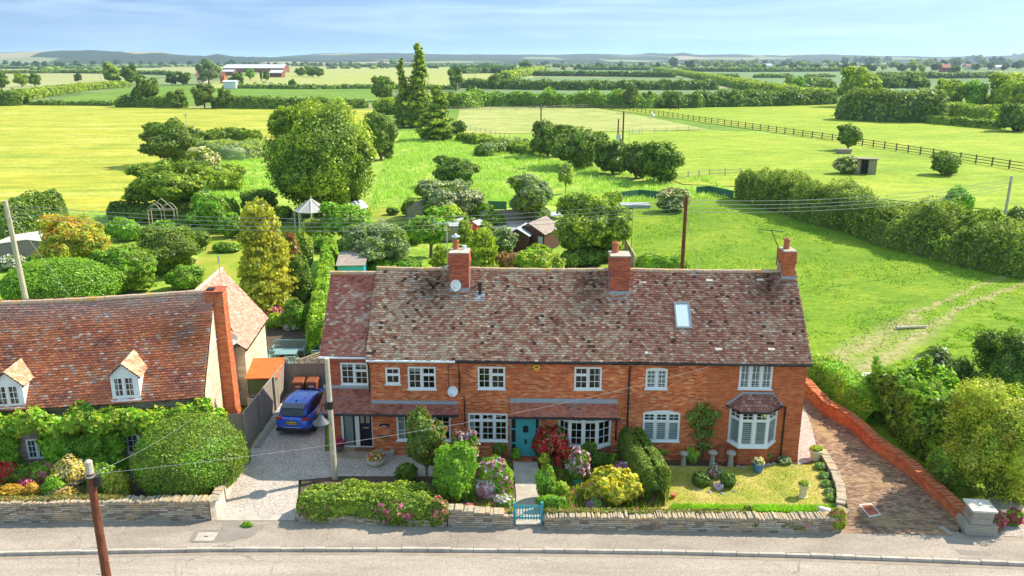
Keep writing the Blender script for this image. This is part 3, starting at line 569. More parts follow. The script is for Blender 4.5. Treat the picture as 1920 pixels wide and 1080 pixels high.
def sash(fm,gm,p,q,z0,z1,lights,fw=.055,bar=.022,dep=.06,shut=None,sm=None,off=0):
    """white window between plan points p,q. lights: (rel width, cols, rows, toplight fraction)"""
    p=Vector(p[:2]);q=Vector(q[:2]);L_=(q-p).length;d=(q-p)/L_
    def at(x): return p+d*x
    A,B=off-dep,off+.012
    fm.seg(at(0),at(L_),z0,z0+fw,A,B); fm.seg(at(0),at(L_),z1-fw,z1,A,B)
    tw=sum(l[0] for l in lights); x=0; xs=[0]
    for l in lights: x+=l[0]/tw*L_; xs.append(x)
    for i,xx in enumerate(xs):
        w=fw if i in(0,len(xs)-1) else fw*1.25
        a=0 if i==0 else (L_-w if i==len(xs)-1 else xx-w/2)
        fm.seg(at(a),at(a+w),z0+fw,z1-fw,A,B)
    for l,a,b in zip(lights,xs,xs[1:]):
        a+=fw*.8;b-=fw*.8; lo,hi=z0+fw,z1-fw; cas=.03
        secs=[(lo,hi,l[1],l[2])]
        if len(l)>3 and l[3]:
            zt=hi-(hi-lo)*l[3]; fm.seg(at(a),at(b),zt-.03,zt+.03,A,B); secs=[(lo,zt-.03,l[1],l[2]),(zt+.03,hi,l[4] if len(l)>4 else l[1],l[5] if len(l)>5 else 1)]
        for c,e,nc,nr in secs:
            for (x0,x1,zz0,zz1) in ((a,a+cas,c,e),(b-cas,b,c,e),(a+cas,b-cas,c,c+cas),(a+cas,b-cas,e-cas,e)): fm.seg(at(x0),at(x1),zz0,zz1,A+.01,B-.006)
            for i in range(1,nc): xx=a+(b-a)*i/nc; fm.seg(at(xx-bar/2),at(xx+bar/2),c+cas,e-cas,A+.02,B-.012)
            for i in range(1,nr): zz=c+(e-c)*i/nr; fm.seg(at(a+cas),at(b-cas),zz-bar/2,zz+bar/2,A+.021,B-.013)
            if shut and sm is not None and (shut!='low' or c==lo):
                k=max(2,int((e-c)/.095))
                sm.seg(at(a+.03),at(a+.075),c+.02,e-.02,off-.06,off-.04); sm.seg(at(b-.065),at(b-.03),c+.02,e-.02,off-.06,off-.04)
                n_=Vector((d.y,-d.x))
                for i in range(k):
                    zz=c+.03+(e-c-.06)*(i+.5)/k; P0=at(a+.07);P1=at(b-.07); u0=n_*(off-.036);u1=n_*(off-.075)
                    sm.hexa([tuple(P0+u1)+(zz+.008,),tuple(P1+u1)+(zz+.008,),tuple(P1+u0)+(zz-.02,),tuple(P0+u0)+(zz-.02,)],[tuple(P0+u1)+(zz+.020,),tuple(P1+u1)+(zz+.020,),tuple(P1+u0)+(zz-.006,),tuple(P0+u0)+(zz-.006,)])
    gm.seg(at(.03),at(L_-.03),z0+.03,z1-.03,off-.028,off-.024)
def window(h,box,lights,d=0,shut=None,curt=None,arch=0,sill=True,name='window',lab=None):
    x0,x1,z0,z1=box; fm,gm,sm=MB(),MB(),MB(); sash(fm,gm,(x0,d),(x1,d),z0,z1,lights,shut=shut,sm=sm,off=.0)
    if arch:
        n=8; pts=[(x0+(x1-x0)*i/n, z1+arch*math.sin(math.pi*i/n)) for i in range(n+1)]
        for (a,za),(b,zb) in zip(pts,pts[1:]): fm.hexa([(a,d-.012,z1-.002),(b,d-.012,z1-.002),(b,d+.06,z1-.002),(a,d+.06,z1-.002)],[(a,d-.012,za),(b,d-.012,zb),(b,d+.06,zb),(a,d+.06,za)])
    o=hb(fm,name,'white',h); hb(gm,'pane','glass',h,o)
    if lab: o['label']=lab
    if sill: s_=MB(); s_.box(x0-.05,d-.07,z0-.05,x1+.05,d+.02,z0+.003); hb(s_,'sill','white',h,o,bevel=.008)
    if shut and sm.v: hb(sm,'shutter','white',h,o)
    for c in (curt or []):
        cm_=MB(); a,b,c0,c1=c; X0=x0+(x1-x0)*a; X1=x0+(x1-x0)*b; n=max(4,int((X1-X0)/.05)); 
        for i in range(n):
            xa=X0+(X1-X0)*i/n; xb=X0+(X1-X0)*(i+1)/n; ya=d+.13+.02*(i%2); yb=d+.13+.02*((i+1)%2); cm_.face([(xa,ya,z0+(z1-z0)*c0),(xb,yb,z0+(z1-z0)*c0),(xb,yb,z0+(z1-z0)*c1),(xa,ya,z0+(z1-z0)*c1)])
        hb(cm_,'curtain' if c1-c0>.6 else 'blind','curtain',h,o)
    return o
def rect(u0,v0,u1,v1,d=0):
    a=TF.plane(u0,(v0+v1)/2,d);b=TF.plane(u1,(v0+v1)/2,d);c=TF.plane((u0+u1)/2,v1,d);e=TF.plane((u0+u1)/2,v0,d); return (a.x,b.x,c.z,e.z)
c23=lambda:[(1,2,3)]
W_={}
# --- openings
A1=rect(723,689,750,720); A2=rect(765,687.4,817,729.5); A3=rect(744,772,845,826)
B1=rect(896,687.4,947,729); B2=rect(1077,688,1128,730); B3=rect(878,775,951.6,826.6)
C1=rect(1210.6,692,1251,729); C2=rect(1386,683,1448,729); C3=rect(1205,774,1274,827)
X1=rect(639,680,690.5,721.5,.7); X1=(X1[0],min(X1[1],-.04),X1[2],X1[3])
DB=rect(957,783,1011.6,859.6); PD=rect(640.5,765,699.5,838,.7)
BW=rect(1047,783,1145,831); BY=rect(1366,775,1452,826)
bd1=TF.plane(858,700).x; bd2=TF.plane(1179,700).x
print('facade',A1,DB,BW,BY,bd1,bd2)
ZT=5.06
wa=MB(); wallholes(wa,0,3.84,0,ZT,0,[A1,A2,A3]); wa.face([(0,6.2,0),(0,0,0),(0,0,ZT),(0,3.1,8.0),(0,6.2,ZT)])
wa.face([(3.84,6.2,0),(0,6.2,0),(0,6.2,ZT),(3.84,6.2,ZT)]); hb(wa,'wall','brickO',HA)
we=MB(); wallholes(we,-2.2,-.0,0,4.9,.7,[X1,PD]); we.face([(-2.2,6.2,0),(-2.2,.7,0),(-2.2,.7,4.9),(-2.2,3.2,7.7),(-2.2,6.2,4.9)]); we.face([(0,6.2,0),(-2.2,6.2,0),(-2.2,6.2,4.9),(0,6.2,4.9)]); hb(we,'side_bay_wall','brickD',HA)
wb=MB(); wallholes(wb,3.84,11.45,0,ZT,0,[B1,B2,B3,(DB[0],DB[1],0.15,DB[3]),BW]); hb(wb,'wall','brickO',HB); wb=MB(); wb.face([(11.45,6.2,0),(3.84,6.2,0),(3.84,6.2,ZT),(11.45,6.2,ZT)]); hb(wb,'rear_wall','brickO',HB)
bs=TF.plane(1325,750).x
wc=MB(); wallholes(wc,11.45,bs,0,ZT,0,[C1,C3]); hb(wc,'wall','brickO',HC)
wc=MB(); wallholes(wc,bs,19.2,0,ZT,0,[C2,BY]); wc.face([(19.2,0,0),(19.2,6.2,0),(19.2,6.2,ZT),(19.2,3.1,8.0),(19.2,0,ZT)]); wc.face([(19.2,6.2,0),(11.45,6.2,0),(11.45,6.2,ZT),(19.2,6.2,ZT)]); o=hb(wc,'end_wall','brickR',HC); o['label']='plain bright red brick end section of the wall'
# --- windows
window(HA,A1,[(1,2,1,.42,2,1)],lab='small upper window'); window(HA,A2,[(1,2,3),(1,2,2,.34,2,1)],curt=[(0,.5,.72,1)])
window(HA,A3,[(1,2,3),(1.4,3,3),(1,2,3)],curt=[(0,.15,0,1)]); window(HA,X1,[(1,2,3),(1,2,2,.34,2,1)],d=.7,curt=[(0,1,.74,1)],sill=True)
window(HB,B1,[(1,2,3),(1.1,2,2,.34,2,1)],curt=[(.93,1,0,1)]); window(HB,B2,[(1,2,2,.34,2,1),(1,2,3)],curt=[(.88,1,0,1)])
window(HB,B3,[(1,2,3,.24,2,1),(1,2,3,.24,2,1),(1,2,3,.24,2,1)],curt=[(0,.17,0,1)])
window(HC,C1,[(1,2,4),(1,2,4)],arch=.07,shut='all'); window(HC,C2,[(1,2,3),(1,2,3),(1,2,3)],shut='all')
window(HC,C3,[(1,1,1,.28,2,2)]*3,arch=.12,shut='low')
# bays
def bay(h,plan,z0,z1,lights,shut=None,name='bay_window',lab=None):
    fm,gm,sm,si=MB(),MB(),MB(),MB()
    for (p,q),lt in zip(zip(plan,plan[1:]),lights): sash(fm,gm,p,q,z0,z1,lt,fw=.075,shut=shut,sm=sm)
    for p in plan[1:-1]: fm.tube([(p[0],p[1]+.03,z0),(p[0],p[1]+.03,z1)],.055,8)
    c=Vector((sum(p[0] for p in plan)/len(plan),.0)); big=[(c.x+(p[0]-c.x)*1.05,p[1]-.07 if p[1]<-.05 else p[1]) for p in plan]
    si.prism(big+[(big[-1][0],.02),(big[0][0],.02)] if plan[0][1]<0 else big,z0-.09,z0+.004); 
    o=hb(fm,name,'white',h); hb(gm,'pane','glass',h,o); hb(si,'sill','white',h,o,bevel=.01)
    if sm.v: hb(sm,'shutter','white',h,o)
    if lab: o['label']=lab
    return o
sx=lambda u,d:TF.plane(u,800,d).x
bowp=[(BW[0],0),(sx(1068,-.38),-.38),(sx(1094,-.40),-.40),(sx(1120,-.38),-.38),(BW[1],0)]
bay(HB,bowp,BW[2],2.5,[[(1,2,3,.24,2,1)]]*4)
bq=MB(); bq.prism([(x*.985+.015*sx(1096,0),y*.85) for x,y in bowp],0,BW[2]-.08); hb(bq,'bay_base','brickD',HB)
bayp=[(sx(1366,0)-.0,0),(sx(1388,-.62),-.62),(sx(1440,-.62),-.62),(sx(1453,0)+.05,0)]
bz0=TF.plane(1410,837,-.62).z; bz1=TF.plane(1410,772,-.62).z
bay(HC,bayp,bz0,bz1,[[(1,1,1,.24,2,2)],[(1,1,1,.24,2,2)]*2,[(1,1,1,.24,2,2)]],shut='low')
bq=MB(); bq.prism([(sx(1410,0)+(x-sx(1410,0))*.9,y*.72) for x,y in bayp],0,bz0-.09); hb(bq,'bay_base','brickR',HC)
# bay roof
apz=TF.plane(1410,738,0).z; l0=sx(1361,0)-.03; r0=sx(1462,0); fl_,frr=sx(1386,-.75),sx(1444,-.75); tl,trr=sx(1388,0),sx(1443,0)
MT['tileB']=bricky('brown_plain_tile',[(0,(.22,.09,.07)),(.5,(.34,.15,.11)),(1,(.46,.24,.18))],(.08,.04,.035),bw=.17,bh=.14,ms=.012,bs=1,bd=.03)
rb=MB(); E=bz1+.03
rb.face([(fl_,-.75,E),(frr,-.75,E),(trr,0,apz),(tl,0,apz)]); rb.face([(l0,0.0,E+.0),(fl_,-.75,E),(tl,0,apz)]); rb.face([(frr,-.75,E),(r0,0,E),(trr,0,apz)])
rb.face([(l0,0,E-.05),(l0,0,E),(r0,0,E),(r0,0,E-.05)]); rb.face([(fl_,-.75,E-.004),(l0,0,E-.004),(r0,0,E-.004),(frr,-.75,E-.004)])
bro=hb(rb,'bay_roof','tileB',HC)
g_=MB(); g_.tube([(l0,0,E-.03),(fl_,-.78,E-.03),(frr,-.78,E-.03),(r0,0,E-.03)],.05,8); hb(g_,'gutter','blackp',HC,bro)
g_=MB(); g_.tube([(l0,-.01,E+.04),(tl,-.02,apz+.03),(trr,-.02,apz+.03),(r0,-.01,E+.04)],.055,6); hb(g_,'flashing','lead',HC,bro)
g_=MB(); xx=sx(1463,0)+.12; g_.tube([(r0,-.1,E-.03),(xx,-.08,E-.02),(xx,-.08,0.1)],.04,8); hb(g_,'drainpipe','blackp',HC)
# doors
x0,x1,_,zt=DB; mb=MB()
for a,b in ((x0,x0+.05),(x1-.05,x1)): mb.box(a,-.03,.15,b,.06,zt)
w=x1-x0; da,db=x0+w*.22,x1-w*.17
for a,b in ((da-.05,da),(db,db+.05)): mb.box(a,-.028,.2,b,.06,zt-.05)
mb.box(x0+.05,-.029,zt-.06,x1-.05,.06,zt); mb.box(x0+.05,-.029,.15,x1-.05,.06,.21)
for a,b in((x0+.05,da-.05),(db+.05,x1-.05)):
    for z in (.75,1.45): mb.box(a,-.02,z,b,.05,z+.07)
dr=hb(mb,'front_door','teal',HB); dr['label']='turquoise front door with side lights'
mb=MB(); mb.box(da,-.01,.21,db,.045,zt-.06); hb(mb,'door_leaf','teal',HB,dr)
mb=MB(); 
for a,b,c,e in ((da+.10,db-.10,.32,.36),(da+.10,da+.14,.36,1.0),(db-.14,db-.10,.36,1.0),(da+.10,db-.10,1.0,1.04),(da+.24,db-.24,1.28,1.32),(da+.24,db-.24,1.66,1.70),(da+.24,da+.28,1.32,1.66),(db-.28,db-.24,1.32,1.66)): mb.box(a,-.03,c,b,-.008,e)
hb(mb,'door_moulding','teal',HB,dr)
mb=MB(); mb.box(da+.28,-.016,1.32,db-.28,-.006,1.66); mb.box(da+.35,-.02,.75,db-.35,-.006,.98); mb.box(x0+.05,.01,.21,da-.05,.03,zt-.06); mb.box(db+.05,.01,.21,x1-.05,.03,zt-.06); hb(mb,'door_glass','dark',HB,dr)
mb=MB(); mb.tube([(da+.06,-.07,1.05),(da+.06,-.07,1.2)],.014); mb.box(da+.04,-.03,1.0,da+.08,-.01,1.25); hb(mb,'handle','metal',HB,dr)
mb=MB(); mb.box(x0+.1,-.55,0,x1-.3,0,.16); hb(mb,'doorstep','brickD',HB)
# black porch door with glazed side panel
x0,x1,z0,z1=PD; z0=.12; xm=x0+(x1-x0)*.5; mb=MB()
for a,b in ((x0,x0+.09),(xm-.1,xm+.1),(x1-.06,x1)): mb.box(a,.68,z0,b,.78,z1)
mb.box(x0,.67,z0-.06,x1,.79,z0+.06); mb.box(x0,.679,z1-.07,x1,.781,z1)
pd=hb(mb,'front_door','white',HA); pd['label']='black front door beside a tall glazed panel'
mb=MB(); mb.box(xm+.1,.70,z0+.06,x1-.06,.76,z1-.07); hb(mb,'door_leaf',MT.setdefault('blackpaint',plain('black_paint',(.012,.014,.03),.15,.1)),HA,pd)
mb=MB(); wl=x1-.06-xm-.1; X=xm+.1
for k in (.12,.56): mb.box(X+wl*k,.685,1.35,X+wl*(k+.3),.703,1.95)
hb(mb,'door_glass',MT.setdefault('obsc',plain('patterned_glass',(.36,.34,.28),.3,.4,25)),HA,pd); mb=MB(); mb.box(X+wl*.3,.69,1.08,X+wl*.75,.702,1.15); hb(mb,'letter_plate',MT.setdefault('brass',plain('brass',(.6,.5,.25),.3,metal=.8)),HA,pd)
mb=MB(); mb.box(x0+.09,.72,z0+.06,xm-.1,.73,z1-.07); hb(mb,'pane','glass',HA,pd)
mb=MB(); 
for i in range(12):
    a=x0+.12+i*.032; mb.face([(a,.82+.02*(i%2),z0),(a+.032,.82+.02*((i+1)%2),z0),(a+.032,.82+.02*((i+1)%2),z1),(a,.82+.02*(i%2),z1)])
hb(mb,'curtain','curtain',HA,pd)
mb=MB(); mb.box(-1.95,-.45,0,.95,.68,.13+.0); hb(mb,'porch_step','slab',HA)
# canopies
palR=[(.30,.09,.06),(.42,.13,.08),(.50,.17,.10),(.36,.17,.13),(.22,.10,.09)]
palD=[(.20,.07,.055),(.30,.10,.07),(.38,.14,.10),(.30,.16,.14),(.50,.20,.10)]
def canopy(h,p0,p1,p2,p3,pal,seed,name='canopy'):
    mb=MB(); q=[Vector(p) for p in (p0,p1,p2,p3)]; dn=Vector((0,0,.07)); mb.hexa([p-dn-Vector((0,0,.02)) for p in q],[p-Vector((0,0,.025)) for p in q]); c=hb(mb,name,'white' if 0 else 'trel',h)
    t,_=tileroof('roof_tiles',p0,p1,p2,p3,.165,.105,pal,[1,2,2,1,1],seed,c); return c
ce=2.40; LA=TF.plane(860,778,-.75); LM=TF.plane(692,748,0)
za=TF.plane(780,757,0).z; zx=TF.plane(650,727,.7).z; dA=-.62
ca=canopy(HA,(-2.35,dA,ce),(0.0,dA,ce),(0.0,.7,zx),(-2.22,.7,zx),palD,5)
cb_=canopy(HA,(0.002,dA,ce),(sx(861,dA),dA,ce),(sx(861,0)-.05,0,za),(0.002,0,za),palD,6)
mb=MB(); mb.box(-2.3,.62,zx,-.0,.70,zx+.14); mb.box(.0,-.045,za-.02,sx(861,0)-.05,-.002,za+.16); hb(mb,'flashing','lead',HA)
mb=MB(); mb.tube([(-2.38,dA-.04,ce-.03),(sx(861,dA)+.02,dA-.04,ce-.03)],.05,8); hb(mb,'canopy_gutter','blackp',HA)
zb=TF.plane(1055,755,0).z; cb0,cb1=sx(955,-.8),sx(1161,-.8)
canopy(HB,(cb0,-.8,2.45),(cb1,-.8,2.45),(cb1-.05,0,zb),(cb0+.02,0,zb),palR,8)
mb=MB(); mb.box(cb0,-.06,zb-.04,cb1-.03,-.002,zb+.2); hb(mb,'flashing','lead',HB)
mb=MB(); mb.tube([(cb0-.03,-.84,2.41),(cb1+.03,-.84,2.41)],.05,8); mb.tube([(cb1-.05,-.84,2.40),(cb1-.05,-.1,2.3),(cb1-.05,-.06,2.2),(cb1-.05,-.06,1.0)],.035,8); hb(mb,'canopy_gutter','blackp',HB)
# roofs
palM=[(.34,.13,.085),(.45,.185,.12),(.53,.27,.175),(.61,.38,.25),(.68,.49,.34)]
palP=[(.32,.12,.085),(.42,.17,.115),(.50,.24,.16),(.56,.32,.22),(.62,.41,.29)]
palX=[(.32,.08,.06),(.42,.13,.10),(.48,.19,.14),(.55,.31,.23),(.62,.43,.34)]
soot_shades=[(TF.plane(815,535,ED,SL,EZ),1.1),(TF.plane(1110,535,ED,SL,EZ),.8),(TF.plane(1440,530,ED,SL,EZ),.8)]  # dark patches left of the chimneys: soot plus chimney shadow painted in
def soot_shade_band(sa,sb):
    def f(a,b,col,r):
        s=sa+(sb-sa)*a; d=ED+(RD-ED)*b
        for p,R_ in soot_shades:
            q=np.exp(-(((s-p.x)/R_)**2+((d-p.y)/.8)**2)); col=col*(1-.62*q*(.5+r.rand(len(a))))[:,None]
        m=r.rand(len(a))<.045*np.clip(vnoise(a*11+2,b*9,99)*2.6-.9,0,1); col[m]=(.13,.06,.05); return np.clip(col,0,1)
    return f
def mainroof(h,sa,sb,pal,seed,wts=(1.2,2.2,3,3,2)):
    o,_=tileroof('roof',(sa,ED,EZ),(sb,ED,EZ),(sb,RD,RZ),(sa,RD,RZ),.165,.115,pal,wts,seed,h,z_sag=.06,thick=.05,noisec=.15,lichen=((.66,.52,.40),.035),band=soot_shade_band(sa,sb),jit=.016)
    o.location=(-S0[h],0,0)
    mb=MB(); mb.face([(sb,RD,RZ),(sa,RD,RZ),(sa,2*RD+.25,EZ),(sb,2*RD+.25,EZ)][::-1]); hb(mb,'rear_roof','tileB',h)
    mb=MB(); x=sa; i=0
    while x<sb-.05:
        e=min(sb,x+.45); mb.tube([(x+.01,RD,RZ+.0-.05*math.sin(math.pi*(x-sa)/(sb-sa))+.01*(i%2)),(e,RD,RZ-.05*math.sin(math.pi*(e-sa)/(sb-sa))+.01*(i%2))],.115,8); x=e; i+=1
    hb(mb,'ridge_tile',MT.setdefault('ridgeM',noisy('lichened_ridge',[(.3,(.40,.22,.14)),(.5,(.56,.42,.30)),(.65,(.62,.34,.08)),(.8,(.68,.62,.52))],1.6,6,.9,12,.4,.02)),h)
    return o
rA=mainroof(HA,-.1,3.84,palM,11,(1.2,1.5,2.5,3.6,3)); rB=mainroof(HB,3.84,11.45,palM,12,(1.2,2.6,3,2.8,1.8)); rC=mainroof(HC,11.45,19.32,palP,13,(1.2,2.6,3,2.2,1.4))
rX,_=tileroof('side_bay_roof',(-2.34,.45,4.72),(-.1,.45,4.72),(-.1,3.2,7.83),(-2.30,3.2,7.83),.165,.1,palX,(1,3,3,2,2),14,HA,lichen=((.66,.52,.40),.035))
mb=MB(); mb.face([(-2.3,3.2,7.83),(-.1,3.2,7.83),(-.1,6.4,4.7),(-2.3,6.4,4.7)]); hb(mb,'rear_roof','tileB',HA)
mb=MB(); 
for i in range(5): mb.tube([(-2.32+i*.445,3.2,7.85),(-2.32+i*.445+.435,3.2,7.85)],.11,8)
hb(mb,'ridge_tile','ridgeM',HA)
# verge cheek between the two roofs, fascias and gutters
mb=MB(); mb.face([(-.1,-.25,4.8),(-.1,-.25,4.86),(-.1,3.1,8.1),(-.1,3.3,7.8),(-.1,.45,4.7),(-.1,0,4.8)]); mb.face([(19.32,-.25,4.78),(19.32,3.1,8.05),(19.32,3.1,8.12),(19.32,-.25,4.86)]); 
hb(mb,'verge','blackp',HA)
def gut(h,a,b,d,z,mat):
    mb=MB(); mb.tube([(a,d,z),(b,d,z)],.058,8); hb(mb,'gutter',mat,h); mb=MB(); mb.box(a+.02,d+.06,z-.09,b-.02,0.0 if d<0 else d+.25,z+.03); hb(mb,'fascia','blackp',h)
gut(HA,-.08,3.84,ED-.04,EZ-.05,'white'); gut(HB,3.85,11.44,ED-.04,EZ-.05,'blackp'); gut(HC,11.46,19.3,ED-.04,EZ-.05,'blackp')
mb=MB(); mb.tube([(-2.35,.41,4.66),(-.12,.41,4.66)],.055,8); hb(mb,'gutter','white',HA)
def pipe(h,u,v0,v1,mat='blackp',r=.04):
    a=TF.plane(u,v0,-.05); b=TF.plane(u-(v1-v0)*.04*(u-960)/220*1.0 if 0 else u,v1,-.05); mb=MB(); x=a.x; mb.tube([(x,ED,a.z+.05),(x,-.06,a.z-.18),(x,-.06,b.z)],r,8)
    for z in np.arange(b.z+.3,a.z-.3,1.2): mb.tube([(x,-.06,z),(x,-.06,z+.06)],r*1.35,8)
    hb(mb,'drainpipe',mat,h)
pipe(HC,1181,686,815); pipe(HA,690.5,680,735); pipe(HA,861,690,735,r=.025); pipe(HB,871,745,800,r=.03)
mb=MB(); mb.tube([(3.5,-.02,4.7),(3.5,-.02,3.4),(3.62,-.02,3.1)],.012,5); mb.tube([(3.95,-.02,4.7),(3.98,-.02,3.9),(4.0,-.02,3.2)],.012,5); hb(mb,'wall_cable','blackp',HA)
# alarm box
p=TF.plane(1006,688,0); mb=MB(); mb.prism([(0,0)],0,0) if 0 else None
hexp=[(-.17,.10),(-.1,.15),(.1,.15),(.17,.10),(.06,-.13),(-.06,-.13)]
b=len(mb.v); mb.hexa([(p.x-.16,-.08,p.z-.02),(p.x+.16,-.08,p.z-.02),(p.x+.16,-.0,p.z-.02),(p.x-.16,-.0,p.z-.02)],[(p.x-.13,-.08,p.z+.12),(p.x+.13,-.08,p.z+.12),(p.x+.13,0,p.z+.12),(p.x-.13,0,p.z+.12)])
mb.hexa([(p.x-.05,-.08,p.z-.15),(p.x+.05,-.08,p.z-.15),(p.x+.05,0,p.z-.15),(p.x-.05,0,p.z-.15)],[(p.x-.16,-.08,p.z-.022),(p.x+.16,-.08,p.z-.022),(p.x+.16,0,p.z-.022),(p.x-.16,0,p.z-.022)]); ab=hb(mb,'alarm_box','alarm',HB)
mb=MB(); mb.tube([(p.x-.06,-.085,p.z+.02),(p.x+.05,-.085,p.z+.07)],.018,6); mb.tube([(p.x-.05,-.085,p.z-.02),(p.x+.06,-.085,p.z+.02)],.016,6); hb(mb,'emblem','blackp',HB,ab)
# chimneys
def chim(h,u0,u1,vb,vt,dep,pots,mat='brickD',corb=True,lab=None,name='chimney'):
    P=TF.plane((u0+u1)/2,vb,ED,SL,EZ); d=P.y; a=TF.plane(u0,vb,d); b=TF.plane(u1,vb,d); top=TF.plane((u0+u1)/2,vt,d); x0,x1,z0,z1=a.x,b.x,P.z-.9,top.z
    mb=MB(); 
    if corb: 
        mb.box(x0,d,z0,x1,d+dep,z1-.55); mb.box(x0-.04,d-.04,z1-.55,x1+.04,d+dep+.04,z1-.42); mb.box(x0-.02,d-.02,z1-.42,x1+.02,d+dep+.02,z1)
    else: mb.box(x0,d,z0,x1,d+dep,z1)
    c=hb(mb,name,mat,h); 
    if lab: c['label']=lab
    mb=MB(); mb.box(x0-.01,d-.01,z1,x1+.01,d+dep+.01,z1+.05); hb(mb,'cap','conc',h,c)
    mb=MB(); mb.box(x0-.03,d-.035,P.z-.1,x1+.03,d-.005,P.z+.16); mb.box(x0-.05,d-.22,P.z-.24,x1+.05,d-.03,P.z-.14); 
    for xx in (x0-.02,x1+.005): mb.hexa([(xx,d-.03,P.z-.05),(xx+.015,d-.03,P.z-.05),(xx+.015,d+dep*.8,P.z+dep*.8/SL-.05),(xx,d+dep*.8,P.z+dep*.8/SL-.05)],[(xx,d-.03,P.z+.2),(xx+.015,d-.03,P.z+.2),(xx+.015,d+dep*.8,P.z+dep*.8/SL+.15),(xx,d+dep*.8,P.z+dep*.8/SL+.15)])
    hb(mb,'chimney_flashing','lead',h,c)
    for (fx,fy,hh,rr_,kind) in pots:
        X=x0+(x1-x0)*fx; Y=d+dep*fy; mb=MB(); mb.lathe((X,Y,z1+.03),[(rr_*1.2,0),(rr_*1.05,.06),(rr_,.1),(rr_*.92,hh*.75),(rr_*1.15,hh*.8),(rr_*1.15,hh*.92),(rr_*.95,hh),(rr_*.7,hh),(rr_*.7,hh-.1)],14)
        po=hb(mb,'chimney_pot','terra' if kind!='small' else 'white',h,c)
        if kind=='cowl':
            mb=MB()
            for k in range(4): mb.tube([(X+rr_*.8*math.cos(k*1.57),Y+rr_*.8*math.sin(k*1.57),z1+hh),(X+rr_*.8*math.cos(k*1.57),Y+rr_*.8*math.sin(k*1.57),z1+hh+.18)],.012,5)
            mb.lathe((X,Y,z1+hh+.18),[(rr_*1.7,0),(rr_*1.65,.03),(rr_*.3,.12),(.01,.15)],14); hb(mb,'cowl','metal',h,c)
    return c,x0,x1,d,z1,P
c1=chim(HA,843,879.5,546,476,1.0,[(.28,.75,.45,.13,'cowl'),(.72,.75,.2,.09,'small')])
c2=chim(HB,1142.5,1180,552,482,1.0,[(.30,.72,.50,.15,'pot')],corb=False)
c3=chim(HC,1466,1489,524,473,.85,[(.42,.6,.50,.14,'pot')],mat='brickR')
# dishes, vents, aerials (each fixed to a chimney or the wall: parts of the house)
def dish(h,par,x,y,z,r,name='satellite_dish'):
    mb=MB(); n=12
    mb.lathe((0,0,0),[(.01,-.02),(r*.5,.0),(r*.85,.05),(r,.09),(r*.98,.10),(r*.5,.02),(.01,0)],16); o=mb.build(name,'plast' if name=='x' else 'white',par)
    o.matrix_local=Matrix.Translation((x,y,z))@Matrix.Rotation(math.radians(70),4,'X')@Matrix.Rotation(.5,4,'Y'); 
    mb=MB(); mb.tube([(x,y+.02,z-.05),(x,y-.3,z-.12),(x,y-.32,z)],.014,5); hb(mb,'dish_arm','metal',h,o if 0 else None); return o
d_=dish(HA,HA,c1[1]+(c1[2]-c1[1])*.3,c1[3]-.12,TF.plane(855,534,c1[3]).z,.27)
p=TF.plane(848,731,0); d_=dish(HA,HA,p.x,p.y-.16,p.z,.25)
P=TF.plane(900,552,ED,SL,EZ); mb=MB(); mb.tube([(P.x,P.y,P.z-.1),(P.x,P.y,P.z+.55)],.075,12); mb.tube([(P.x,P.y,P.z+.40),(P.x,P.y,P.z+.56)],.095,12); vp=hb(mb,'vent_pipe','blackp',HB)
mb=MB(); mb.hexa([(P.x-.22,P.y-.3,P.z-.28),(P.x+.22,P.y-.3,P.z-.28),(P.x+.22,P.y+.1,P.z+.11),(P.x-.22,P.y+.1,P.z+.11)],[(P.x-.22,P.y-.3,P.z-.23),(P.x+.22,P.y-.3,P.z-.23),(P.x+.22,P.y+.1,P.z+.16),(P.x-.22,P.y+.1,P.z+.16)]); hb(mb,'pipe_flashing','lead',HB,vp)
# rooflight
a,b,c,e=[TF.plane(u,v,ED,SL,EZ) for u,v in ((1267,617),(1298,617),(1293,566),(1261,567))]
nn=Vector((0,-1,SL)).normalized(); wd=(b-a).length; ba=Vector(((a.x+b.x)/2-.0,a.y,a.z)); sl_=Vector((0,SL,1)).normalized(); ln=(e-a).length; xm_=(a.x+b.x+c.x+e.x)/4
def rp(x,s_,o_): return Vector((xm_+x,a.y,a.z))+sl_*s_+nn*o_
mb=MB(); hw=wd/2
for (xa,xb,sa_,sb_) in ((-hw,-hw+.07,0,ln),(hw-.07,hw,0,ln),(-hw+.07,hw-.07,0,.09),(-hw+.07,hw-.07,ln-.09,ln)): mb.hexa([rp(xa,sa_,0),rp(xb,sa_,0),rp(xb,sb_,0),rp(xa,sb_,0)],[rp(xa,sa_,.1),rp(xb,sa_,.1),rp(xb,sb_,.1),rp(xa,sb_,.1)])
rl=hb(mb,'roof_window',MT.setdefault('grpaint',plain('grey_aluminium',(.22,.23,.24),.4,metal=.3)),HC)
mb=MB(); mb.hexa([rp(-hw+.06,.08,.04),rp(hw-.06,.08,.04),rp(hw-.06,ln-.08,.04),rp(-hw+.06,ln-.08,.04)],[rp(-hw+.06,.08,.07),rp(hw-.06,.08,.07),rp(hw-.06,ln-.08,.07),rp(-hw+.06,ln-.08,.07)])
hb(mb,'pane',MT.setdefault('rlglass',plain('pale_blind_behind_glass',(.55,.68,.72),.08,.03,spec=.8)),HC,rl)
